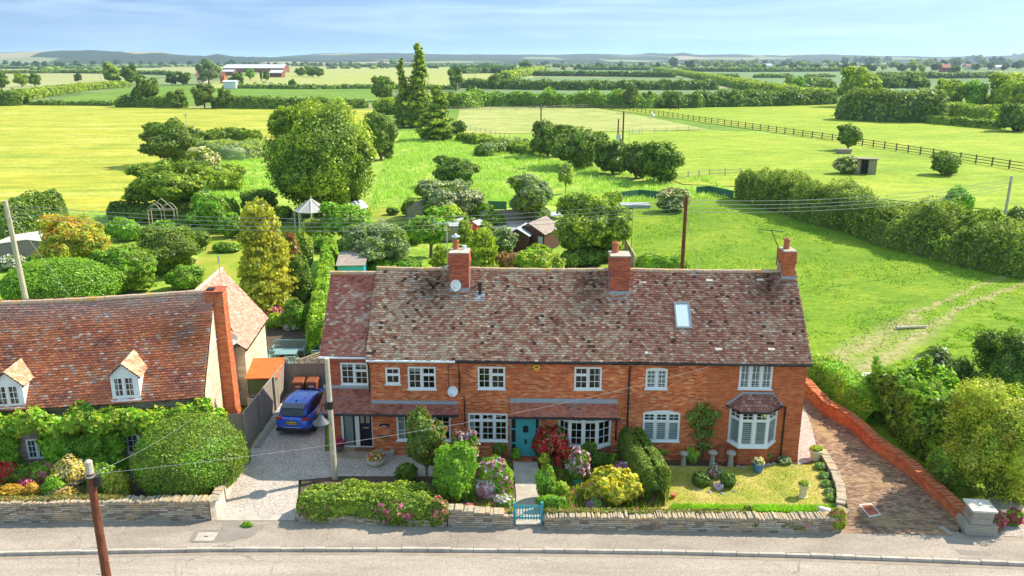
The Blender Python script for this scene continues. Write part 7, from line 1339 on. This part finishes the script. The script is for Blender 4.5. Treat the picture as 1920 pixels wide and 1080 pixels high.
for (l,u,vb,vt,w,mt) in (('green scrub below the maple at its left',75,520,470,80,['lf_mid','lf_bright']),('leafy shrub under the maple crown',175,545,500,80,['lf_bright','lf_mid']),('dark shrub wedge behind the clipped dome right end',205,560,515,60,['lf_dark','lf_mid']),('shrub filling the gap between garden tree and olive tree',285,520,465,70,['lf_mid','lf_bright']),('sprawling bush left of the golden conifer top',425,450,395,60,['lf_bright','lf_mid']),('low green shrub behind the golden conifer',470,450,412,60,['lf_mid','lf_olive']),
 ('bushy growth between the white canopy and gazebo',622,440,395,50,['lf_mid','lf_yel']),('leafy shrub left of the turquoise shed wall',622,520,468,34,['lf_mid','lf_dark']),('pale green shrub behind the turquoise shed',672,480,440,60,['lf_grey','lf_mid']),('shrub to the right below the apple tree',765,530,480,60,['lf_bright','lf_mid']),('green thicket behind the tree with dark trunk',775,460,405,60,['lf_mid','lf_bright']),('yellow green shrub in front of the slatted roof shed',858,500,455,50,['lf_yel','lf_mid']),
 ('conifer like shrub between chimney and weeping conifer',880,525,478,50,['lf_yel','lf_bright']),('green shrub by the red shed corner',905,440,412,44,['lf_mid','lf_bright']),('rounded shrub before the brown shed walls',1000,475,450,50,['lf_mid','lf_dark']),('dark undergrowth beneath the large spreading tree',1100,505,455,110,['lf_dark','lf_mid']),('leafy shrub left of the middle chimney',1068,510,470,50,['lf_mid','lf_bright']),('mixed shrub behind the yard and pool',1010,415,385,60,['lf_mid','lf_grey']),('scrubby bush at the green net left end',1150,385,358,50,['lf_mid','lf_yel']),('tall shrub by the green netting beside laurel',905,415,375,50,['lf_bright','lf_mid']),('dense shrub bank along the end of the long vine hedge',600,475,430,60,['lf_mid','lf_bright']),('shrub row right of the arch',350,425,400,60,['lf_mid','lf_bright']),('shrub beside the pale low shed roof',120,500,455,50,['lf_bright','lf_mid']),('green bush under the left of the corner field tree',262,420,385,60,['lf_mid','lf_dark']),('bushy shrub hiding the foot of the white gazebo',588,455,404,64,['lf_yel','lf_mid']),('dense shrub below the rose arch',306,445,412,84,['lf_bright','lf_mid']),('wide shrub between olive tree and back lawn',365,470,430,60,['lf_mid','lf_olive']),('green shrub between bright tree and biggest tree foot',520,420,385,60,['lf_mid','lf_yel']),('bush joining elder and dark laurel',800,375,340,60,['lf_mid','lf_olive']),('bush left of the big elder on the mown edge',770,410,372,50,['lf_mid','lf_bright']),('bramble clump in front of the willow thicket',430,335,305,60,['lf_yel','lf_mid'])):
    bush('shrub',l,'shrub',u,vb,vt,w,mt,gz=0,mix2=.45)
# net fence, rail fences
def railfence(name,label,path,h,mat,step=2.4,rails=3,pr=.06,rr_=.045,posts=True,mesh=None):
    P=[G(u,v) for u,v in path]; o=P[0]; root=thing(name,label,'fence',(o.x,o.y,0)); mb=MB(); pts=[]
    for a,b in zip(P,P[1:]):
        k=max(1,int((b-a).length/step)); pts+=[a.lerp(b,i/k) for i in range(k)]
    pts.append(P[-1])
    for a,b in zip(pts,pts[1:]):
        a_=a-o;b_=b-o
        for i in range(rails): z=h*(i+.8)/rails-.08; mb.seg((a_.x,a_.y),(b_.x,b_.y),z-rr_,z+rr_,-.02,.02)
    mb.build('rails',mat,root); pm=MB(); pm.box(-pr,-pr,-.1,pr,pr,h+.05); first=None
    for p in pts[:100]:
        if first is None: first=pm.build('post',mat,root); q=first
        else: q=first.copy(); S.collection.objects.link(q)
        q.parent=root; q.location=(p.x-o.x,p.y-o.y,0)
    return root
railfence('post_and_rail_fence','long brown post and rail fence crossing the right hand paddocks',[(1112,201),(1180,208),(1300,226),(1440,246),(1560,264),(1680,283),(1800,302),(1925,322),(2010,336)],1.5,'fenceB',3.4,3,.09,.06)
railfence('post_and_rail_fence','pale rail fence along the far side of the seeding paddock',[(845,208),(920,207),(1020,206),(1110,202)],1.5,'trel',4.5,2,.09,.05); railfence('wire_fence','thin pale wire fence right of the power poles',[(1180,252),(1250,248),(1330,243)],1.2,'trel',3.0,2,.05,.015); railfence('field_gate','pale metal gate in the thin wire fence',[(1186,252),(1199,251)],1.2,'stoneW',4,5,.06,.03)
railfence('post_and_rail_fence','short grey rail fence by the rightmost hawthorn',[(1245,340),(1290,335),(1330,330),(1388,328)],1.1,'woodL',2.4,2,.07,.05); railfence('wire_fence','thin post and wire fence in the meadow below the paddock',[(865,240),(920,252),(985,268),(1030,276)],1.0,'wood',3.0,2,.05,.015)
def panel(name,label,path,h,mat,cat='fence'):
    P=[G(u,v) for u,v in path]; o=P[0]; mb=MB()
    for a,b in zip(P,P[1:]): mb.seg((a.x-o.x,a.y-o.y),(b.x-o.x,b.y-o.y),0,h,-.02,.02)
    ob=mb.build(name,mat,loc=(o.x,o.y,0)); return tag(ob,label,cat)
MT['net']=plain('green_netting',(.05,.16,.09),.9,.3); panel('net_fence','dark green net fence behind the cream topped elder',[(1165,372),(1200,368),(1240,372)],.9,'net'); panel('net_fence','green windbreak netting left of the long arching hedge',[(1305,364),(1330,362),(1375,372)],1.0,'net'); panel('net_fence','green netting left of the dark grey green tree',[(915,392),(950,393)],1.0,'net')
panel('board_fence','low timber board fence at the back of the gravel yard',[(900,418),(960,414),(1010,412)],1.3,'wood'); panel('board_fence','pale timber fence panels behind the middle chimney',[(1128,492),(1140,480)],1.6,'trel'); closeboard('closeboard_fence','tan timber fence between garden and bright field behind the ridge',G(1190,512),G(1168,470),1.5,mat='trel')
mb=MB(); mb.box(-1.8,-1.0,0,1.8,1.0,.4); p=G(1190,388); o=mb.build('cold_frame','lead',loc=(p.x,p.y,0)); tag(o,'low grey cold frame roof beside the cream topped elder','cold frame')
mb=MB(); mb.lathe((0,0,.35),[(1.3,0),(1.35,.1),(1.2,.12),(.2,.14)],16); [mb.tube([(math.cos(a),math.sin(a),0),(math.cos(a),math.sin(a),.4)],.03,5) for a in (0,2.1,4.2)]; p=G(1033,408); o=mb.build('paddling_pool','plast',loc=(p.x,p.y,0)); tag(o,'round grey blue covered trampoline in front of the large spreading tree','trampoline'); o.name='trampoline'
# shelters and buildings of the middle distance
def fshelter(name,label,u,v,wpx,h,dep,mat,roof,rot=0,open_=(.5,1)):
    p=G(u,v); w=wpx*pxm(p); r=thing(name,label,'shelter',(p.x,p.y,0),rot); mb=MB(); mb.box(-w/2,dep-.1,0,w/2,dep,h); mb.box(-w/2,0,0,-w/2+.1,dep,h); mb.box(w/2-.1,0,0,w/2,dep,h); mb.box(-w/2,0,0,-w/2+w*open_[0],.1,h); 
    if open_[1]<1: mb.box(-w/2+w*open_[1],0,0,w/2,.1,h)
    mb.build('walls',mat,r); mb=MB(); mb.hexa([(-w/2-.2,-.3,h+.1),(w/2+.2,-.3,h+.1),(w/2+.2,dep+.2,h-.1),(-w/2-.2,dep+.2,h-.1)],[(-w/2-.2,-.3,h+.22),(w/2+.2,-.3,h+.22),(w/2+.2,dep+.2,h+.02),(-w/2-.2,dep+.2,h+.02)]); mb.build('roof',roof,r); mb=MB(); mb.box(w*.18,0,0,w*.18+.12,.12,h+.1); mb.build('post','woodL',r); return r
fshelter('field_shelter','open fronted pale field shelter under the lime green oak',1600,217,46,2.9,4,'stoneW','dbrown',open_=(.42,1)); fshelter('horse_shelter','weathered timber horse shelter in the right paddock',1619,327,42,2.3,3,'wood','felt',-.25,open_=(.35,.66))
mb=MB(); mb.hexa([(-1.2,-.6,0),(1.2,-.6,0),(1.2,.6,0),(-1.2,.6,0)],[(-1.4,-.7,.9),(1.4,-.7,.9),(1.4,.7,.9),(-1.4,.7,.9)]); p=G(1581,288); o=mb.build('feed_trough','wood',loc=(p.x,p.y,0)); tag(o,'brown wooden feed trough below the single round tree','trough')
def barn(name,label,u,v,wpx,dep,h,rh,wall,roof,cat='building',rot=0,wins=0):
    p=G(u,v); w=wpx*pxm(p); r=thing(name,label,cat,(p.x,p.y,0),rot); mb=MB(); mb.face([(-w/2,0,0),(w/2,0,0),(w/2,0,h),(-w/2,0,h)]); mb.face([(w/2,0,0),(w/2,dep,0),(w/2,dep,h),(w/2,dep/2,h+rh),(w/2,0,h)]); mb.face([(-w/2,dep,0),(-w/2,0,0),(-w/2,0,h),(-w/2,dep/2,h+rh),(-w/2,dep,h)]); mb.face([(w/2,dep,0),(-w/2,dep,0),(-w/2,dep,h),(w/2,dep,h)]); mb.build('wall',wall,r)
    mb=MB(); e=.6; mb.hexa([(-w/2-e,-e,h-.1),(w/2+e,-e,h-.1),(w/2+e,dep/2,h+rh),(-w/2-e,dep/2,h+rh)],[(-w/2-e,-e,h+.2),(w/2+e,-e,h+.2),(w/2+e,dep/2,h+rh+.3),(-w/2-e,dep/2,h+rh+.3)]); mb.hexa([(-w/2-e,dep/2,h+rh),(w/2+e,dep/2,h+rh),(w/2+e,dep+e,h-.1),(-w/2-e,dep+e,h-.1)],[(-w/2-e,dep/2,h+rh+.3),(w/2+e,dep/2,h+rh+.3),(w/2+e,dep+e,h+.2),(-w/2-e,dep+e,h+.2)]); mb.build('roof',roof,r)
    for i in range(wins): mb=MB(); x=-w/2+w*(i+.5)/wins; mb.box(x-.8,-.12,h*.35,x+.8,-.02,h*.7); mb.build('window','dark' if wall!='brickR' else 'dkpane',r)
    return r
MT['metroof']=plain('pale_metal_roof',(.55,.58,.62),.5,.1,.5); MT['redroof']=plain('red_clay_roof',(.36,.14,.09),.8,.2,.5); MT['fbrick']=plain('far_red_brick',(.24,.10,.07),.9,.2,.5)
barn('farm_barn','long low barn with pale metal roof near the horizon',475,136,112,35,6,5,'fbrick','metroof'); barn('farm_barn','smaller brick barn with pale roof in front of the long barn',517,145,22,14,4.5,2.5,'fbrick','metroof',wins=4); barn('farm_barn','small pale roofed shed left of the far barns',428,141,18,12,4,2,'fbrick','metroof'); barn('white_barn','white sided low building at the green field edge',431,166,23,6,4.0,.8,'white','metroof'); barn('farmhouse','pale gabled house half hidden by the far willow',376,154,14,9,5,4,'render','redroof',wins=2)
barn('orange_building','little orange brick building right of the far willow',417,156,8,5,5,3,'brickR','redroof'); barn('farmhouse','reddish gabled farmhouse among trees near the right horizon',1775,135,15,12,6,5,'fbrick','redroof',wins=2); barn('farmhouse','pale walled house right of the reddish farmhouse',1820,131,14,12,6,4,'render','redroof',wins=2); barn('farm_barn','grey roofed barn near the right horizon',1870,131,22,14,5,3,'render','metroof'); barn('farmhouse','white farm building with pale roof between distant hedges',1440,127,16,14,5,4,'white','metroof')
barn('stable','pale low stable on the left field hedge line',177,164,15,4,2.6,.8,'render','felt')
# animals
def animal(name,label,u,v,L_,H,mat,rot,graze=True,group=None):
    p=G(u,v); bm=bmesh.new(); J=[(-.42*L_,0,H*.78,.19*H),(0,0,H*.74,.24*H),(.36*L_,0,H*.80,.21*H),(.60*L_,0,H*(.62 if graze else 1.05),.11*H),(.78*L_,0,H*(.22 if graze else 1.15),.085*H),(.92*L_,0,H*(.12 if graze else 1.05),.06*H)]
    vs=[bm.verts.new(j[:3]) for j in J]; E=[bm.edges.new((a,b)) for a,b in zip(vs,vs[1:])]; rad=[j[3] for j in J]
    for (bi,x) in ((0,-.40),(2,.34)):
        for sy in (-1,1):
            k=vs[bi]; off=.03 if bi else -.05
            for q,(dx,z,rr_) in enumerate(((0,.55,.09),(off,.28,.05),(0,.03,.045))): nv=bm.verts.new((x*L_+dx*L_,sy*.13*H,z*H)); bm.edges.new((k,nv)); k=nv; rad.append(rr_*H)
    nv=bm.verts.new((-.52*L_,0,H*.45)); bm.edges.new((vs[0],nv)); rad.append(.03*H)
    me=bpy.data.meshes.new(name); bm.to_mesh(me); bm.free(); o=bpy.data.objects.new(name,me); link(o); sm=o.modifiers.new('skin','SKIN'); 
    for i,r_ in enumerate(rad): me.skin_vertices[0].data[i].radius=(r_,r_)
    me.skin_vertices[0].data[1].use_root=True; s_=o.modifiers.new('sub','SUBSURF'); s_.levels=1; s_.render_levels=1; me.materials.append(MT[mat]); o.location=(p.x,p.y,-.05); o.rotation_euler=(0,0,rot); return tag(o,label,'horse' if name=='horse' else 'sheep' if name=='sheep' else 'cow',group)
def skinlayer(me):
    pass
MT['coatD']=plain('dark_coat',(.03,.025,.02),.8,.3); MT['coatB']=plain('brown_coat',(.16,.07,.03),.8,.3); MT['coatW']=plain('white_coat',(.7,.68,.62),.8,.1)
try:
    animal('cow','left dark cow grazing in the right paddock below the tall hedgerow',1262,206,2.6,1.6,'coatD',.2); animal('cow','right dark cow grazing close beside the other',1267,206,2.4,1.5,'coatD',2.8)
    animal('horse','leftmost dark horse near the distant barns',478,158,2.4,1.6,'coatD',.3); animal('horse','brown horse in the group before the distant barns',496,157,2.4,1.6,'coatB',3.0); animal('horse','white horse in the group before the distant barns',502,157,2.4,1.6,'coatW',.2); animal('horse','second brown horse, right end of the distant group',508,158,2.4,1.6,'coatB',.5); animal('horse','white horse beside the brown rail fence',1224,222,2.4,1.6,'coatW',1.7,False)
except Exception as ex: print('animal',ex)
# ---------------- field hedgerows
def fh(label,path,h,w,mats,**k):
    kk=dict(lump=.22,fine=.1,cov=1.5); kk.update(k); return pxhedge('hedgerow',label,path,h,w,mats,k=.9,**kk)
MX=['lf_mid','lf_dark']; FX=['lf_far','lf_mid']
fh('low ragged hedge at the far side of the hay field, left part',[(58,197),(150,197),(215,198)],1.4,3,MX,fl=.3,lump=.4); fh('taller hedge at the far side of the hay field, middle part',[(220,200),(300,201),(350,202)],3.4,5,MX,fl=.4,lump=.35); fh('hedge at the far side of the hay field, right of the bare tree',[(400,202),(480,203),(560,204)],3.7,5,MX,fl=.4); fh('hedge running behind the biggest tree towards the poplars',[(555,204),(640,203),(690,202)],3.1,5,MX,fl=.4,lump=.35)
fh('thick rounded hedge curving along the left pasture',[(-60,200),(20,190),(90,179),(160,169),(235,163)],3.7,9,['lf_mid','lf_yel'],fl=.4); fh('dark scrub mass at the left end of the hay field',[(-80,197),(0,197),(50,197)],5.0,9,MX,fl=.4,lump=.35)
fh('thin dark hedge beyond the green strip',[(420,165),(560,167),(700,166),(860,168)],2.2,5,MX,fl=.3,lump=.3); fh('dark hedge in front of the far left hay fields',[(-200,139),(0,138),(120,137),(260,139),(330,141)],3.7,8,FX,fl=.4)
fh('tall bushy hedgerow behind the seeding paddock',[(850,203),(900,198),(1000,199),(1100,201),(1240,202)],5.3,9,['lf_mid','lf_bright'],fl=.3,lump=.32); fh('tall bushy hedgerow behind the yellow green pasture',[(1240,202),(1330,200),(1450,198),(1560,194)],5.3,9,MX,fl=.4,lump=.3); fh('dark hedge between the two nearest crop fields',[(860,164),(1000,168),(1100,169),(1200,168),(1345,168)],5.0,9,MX,fl=.4)
fh('sunny hedge slanting up left of the crop fields',[(945,150),(985,142),(1015,132)],6.2,12,['lf_mid','lf_yel'],fl=.5); fh('dark hedge between the second and third crop fields',[(1000,142),(1100,143),(1265,145)],5.0,9,MX,fl=.3); fh('sunny hedge slanting down to the right past the crop fields',[(1228,132),(1290,143),(1360,158),(1420,172),(1500,187),(1560,192)],5.0,10,['lf_mid','lf_yel'],fl=.5); fh('dark hedge at the top of the crop fields',[(870,138),(960,136),(1020,132)],5.6,10,FX,fl=.4); fh('long dark hedge under the horizon trees, centre',[(1090,131),(1220,132)],5.0,10,FX,fl=.4); fh('long dark hedge under the horizon trees, right',[(1280,134),(1400,135),(1575,134)],5.0,10,FX,fl=.4)
fh('short hedge piece left of the gap in the right crop field',[(1300,145),(1385,146)],3.7,9,MX); fh('short middle hedge piece in the right crop field',[(1413,146),(1485,146)],3.7,9,MX); fh('short right hedge piece in the right crop field',[(1510,145),(1565,145)],3.1,9,MX); fh('round bush row right of the slanting sunny hedge',[(1480,170),(1520,167),(1565,168)],6.2,12,MX,fl=.4,lump=.35); fh('hedge before the gravel coloured far field on the right',[(1640,146),(1760,147),(1860,146)],5.0,10,FX,fl=.4)
fh('bushy hedge in the right distance beyond the oak',[(1645,165),(1700,164),(1740,165)],7.4,14,MX,fl=.4,lump=.35); fh('far hedge above the pale hay on the left',[(-100,129),(100,129),(300,127)],4.3,9,FX); fh('distant wood edge behind the paddocks centre',[(640,126),(760,126),(860,125)],6.2,14,FX,lump=.35)
fh('wood edge of dense trees right of the poplars',[(850,134),(900,135),(960,138)],8.7,20,FX,lump=.35)
# ---------------- distant trees from shared crowns
LIB={}
def unitcrown(kind,seed):
    r=random.Random(seed); bl=[(0,0,.54,.36,.36,.40)]
    if kind=='round':
        for i in range(8): a=i*2.4+r.random(); zz=.28+.6*i/7; q=r.uniform(.8,1.15); rad=math.sqrt(max(.1,1-((zz-.55)/.45)**2)); bl.append((math.cos(a)*.27*rad,math.sin(a)*.27*rad,zz,.2*q,.2*q,.17*q))
    o=foliage('crown',bl,.05,['lf_mid'],seed,cov=1.5,a1=.28,a2=.2,K2=60,core=.8,maxn=7000); S.collection.objects.unlink(o); return o.data
def ftree(label,u,vb,hpx,wpx,mat,group=None,i=0,name='distant_tree',cat='tree'):
    k=i%4
    if k not in LIB:
        LIB[k]=unitcrown('round',60+k); mb=MB(); mb.tube([(0,0,-.02),(0,0,.25),(.01,0,.5)],[.035,.025,.012],6); t=mb.build('trunk','bark'); S.collection.objects.unlink(t); LIB['t']=t.data
    p=G(u,vb); m=pxm(p); root=thing(name,label,cat,(p.x,p.y,-.3),(i*1.7)%6.28,group); c=bpy.data.objects.new('crown',LIB[k]); link(c,root); c.scale=(wpx*m,wpx*m,hpx*m); c.material_slots[0].link='OBJECT'; c.material_slots[0].material=MT[mat]
    t=bpy.data.objects.new('trunk',LIB['t']); link(t,root); t.scale=(hpx*m,)*3; return root
for i,(l,u,vb,h,w,mt) in enumerate((('broad lime green tree, left of two merged ones before the far barns',212,160,42,40,'lf_yel'),('darker tree merged with the broad lime green one',245,160,38,40,'lf_mid'),('big grey green willow left of the far barns',392,158,46,56,'lf_grey'),('dark tree left of the big far willow',345,160,26,34,'lf_dark'),('dark tree between the far willow and its left neighbour',322,160,24,26,'lf_dark'),
 ('round tree directly before the far barns',445,165,30,36,'lf_mid'),('fresh green tree in front of the long barn roof',470,150,22,22,'lf_bright'),('slim dark cypress before the far barns',490,152,24,6,'lf_dark'),('small tree right of the dark cypress',500,152,20,16,'lf_mid'),('small isolated round bush before the thin hedge',548,166,18,20,'lf_mid'),
 ('open crowned tree, left one of the pair on the left pasture hedge',42,163,26,34,'lf_yel'),('ivy clad tree, right one of the pair on the left pasture hedge',66,162,26,28,'lf_mid'),('round tree cut by the left frame edge',3,168,32,36,'lf_mid'),('little round bush in the pale hay field',147,154,17,18,'lf_dark'),
 ('leafy ash in the hay field hedge left of the bare tree',280,200,58,52,'lf_mid'),('ivy covered dark tree in the hay field hedge',262,200,40,30,'lf_dark'),('bushy tree right of the leafy ash in the hedge',332,202,34,44,'lf_mid'),('pale brownish spreading tree in the hay field hedge',384,203,46,52,'lf_olive'),('bushy green tree right of the pale brownish tree',424,203,38,34,'lf_mid'),
 ('round dark tree left of the distant power pole',855,170,44,38,'lf_mid'),('smaller round tree on the crop hedge right of the power pole',926,168,30,32,'lf_mid'),('dark thorn tree under the distant power pole',885,186,26,30,'lf_dark'),('brown topped round tree in the tall bushy hedgerow',1182,203,44,34,'lf_olive'),('small tree right of the brown topped one in the hedgerow',1213,202,32,28,'lf_mid'),
 ('bush standing free at the hedgerow gap, left',1238,203,20,24,'lf_mid'),('bush standing free at the hedgerow gap, right',1262,203,20,20,'lf_mid'),('round bush left end of the pasture hedgerow',1302,202,26,28,'lf_mid'),('fresh green tree at the slanting hedge bottom',1495,180,36,34,'lf_bright'),('horizon tree with umbrella crown right of centre',1262,126,18,22,'lf_far'),('round horizon tree beside the umbrella crowned one',1234,131,14,14,'lf_far'),
 ('dark horizon tree pair above the right crop fields',1293,131,18,24,'lf_far'),('dark leafy clump nearest the centre horizon',985,133,20,30,'lf_mid'),('dark tree at the far right below the blue hill',1905,115,14,24,'lf_far'),('dark wooded knoll on the right horizon',1685,112,14,40,'lf_far'),('tall dark tree right of the wooded knoll',1818,118,14,22,'lf_far'),
 ('large tree behind the far farmhouse',1790,140,18,24,'lf_mid'),('yellowish tree near the reddish farmhouse',1728,137,16,16,'lf_yel'),('dark purple toned tree left of the yellowish one',1712,136,14,14,'lf_dark'),('round green bush before the far right fields',1678,166,14,22,'lf_mid'),('twin bush of the round green one in the right distance',1722,166,20,40,'lf_mid'),
 ('bright round tree in the trees below the horizon, left centre',738,125,14,18,'lf_bright'))): ftree(l,u,vb,h,w,mt,None,i,name='field_tree' if vb>140 else 'distant_tree')
r=random.Random(77); n=0
for (u0,u1,v0,v1,cnt,h0,h1,mts,g,l) in ((1570,1920,118,136,50,9,16,['lf_mid','lf_far','lf_far','lf_yel'],'trees of the right hand distance','small tree among the crowded trees of the right hand distance'),(1280,1570,120,132,38,8,13,['lf_mid','lf_far','lf_yel'],'trees above the long dark hedge','small tree in the row above the long dark right hedge'),(960,1230,125,132,20,7,11,['lf_mid','lf_far'],'trees above the centre crop fields','small tree in the row above the centre crop fields'),
  (560,760,124,127,20,6,9,['lf_mid','lf_far'],'trees beyond the barns','small tree in the row beyond the far barns'),(860,960,130,138,16,9,13,['lf_mid','lf_far'],'trees right of the poplars','small tree in the wood right of the poplars'),(560,600,142,145,6,14,18,['lf_mid'],'orchard trees by the barns','orchard tree in the clump right of the far barns'),(0,560,122,126,34,7,11,['lf_far'],'trees at the foot of the left hills','tiny tree in the belt at the foot of the left hills'),(560,1920,117,122,60,4,8,['lf_far'],'trees at the foot of the far hills','tiny tree in the hazy belt under the far hills')):
    for i in range(cnt): n+=1; v=r.uniform(v0,v1); u=u0+(u1-u0)*(i+r.random())/cnt; h=r.uniform(h0,h1); ftree(l,u,v,h,h*r.uniform(1.1,1.7),r.choice(mts),g,n)
# distant woods as one mass below the hills
def woods(label,rows,seed,mats,hm=(9,15)):
    r=np.random.RandomState(seed); VV=[];FF=[];base=0; iv,iF=ico(); bmc=bmesh.new(); bmesh.ops.create_icosphere(bmc,subdivisions=2,radius=1); cv=np.array([v.co[:] for v in bmc.verts]); cf=np.array([[v.index for v in f.verts] for f in bmc.faces]); bmc.free(); PM=[]
    for (Y,x0,x1,cnt,dens) in rows:
        for i in range(cnt):
            x=r.uniform(x0,x1); 
            if vnoise(np.array([x/260.]),np.array([Y/170.]),seed)[0]<dens: continue
            y=Y+r.uniform(-60,60); h=r.uniform(*hm); w=h*r.uniform(.7,1.6); V=cv*(1+.22*r.randn(len(cv),1)*.6)*np.array([w,w,h*.6])+np.array([x,y,h*.45]); VV.append(V); FF.append(cf+base); base+=len(V); PM.append(np.full(len(cf),r.randint(len(mats))))
    o=rawmesh('distant_woods',np.concatenate(VV),[(np.concatenate(FF),np.concatenate(PM))],mats); tag(o,label,'woodland'); o['kind']='stuff'
woods('belt of far off woods and hedges below the hills',[(y,-y*.75,y*.75,int(90+y*.08),.5) for y in (1500,1750,2000,2250,2500,2800,3100,3400)],5,['lf_far','lf_far','lf_mid'],(3.5,6.5))
# grass of the meadows
def G2(path): return [G(u,v) for u,v in path]
blades('meadow_grass','long seeding meadow grass behind the gardens',[(G2([(690,400),(1380,370),(1330,330),(1200,330),(1000,292),(860,262),(760,245),(720,300)]),.7),(G2([(400,400),(520,380),(520,300),(380,300)]),.3)],70000,.45,.12,['gb_mead','gb_bright'],11,z=-.08)
blades('field_grass','bright green rough grass of the field behind the right cottage',[(G2([(1190,500),(1190,390),(1400,385),(1700,470),(1925,505),(1925,560),(1560,690),(1515,640)]),.8),(G2([(1640,700),(1925,560),(1925,640),(1760,690)]),.2)],60000,.11,.08,['gb_bright','g_bright'],13,z=-.03)
blades('verge_plants','leafy ground cover filling the garden beds right of the path',[([g0(u,v) for u,v in ((1018,962),(1240,962),(1215,890),(1190,850),(1020,868))],.6),([g0(u,v) for u,v in ((840,965),(962,965),(958,870),(870,860))],.25),([g0(u,v) for u,v in ((0,945),(240,945),(230,850),(0,850))],.5)],16000,.22,.08,['lf_bright','lf_mid','lf_yel','lf_mid','fl_pink'],14,z=.1)
# ---------------- air
mb=MB(); mb.box(-8500,-39,-12,8500,8800,420); hz=mb.build('haze','white'); hz['kind']='stuff'
m,t,o=NT('haze_air'); v=nd(t,'ShaderNodeVolumePrincipled',{'Color':(.62,.78,1,1),'Density':.00010,'Anisotropy':.2}); t.links.new(v.outputs[0],o.inputs['Volume']); hz.data.materials.clear(); hz.data.materials.append(m)
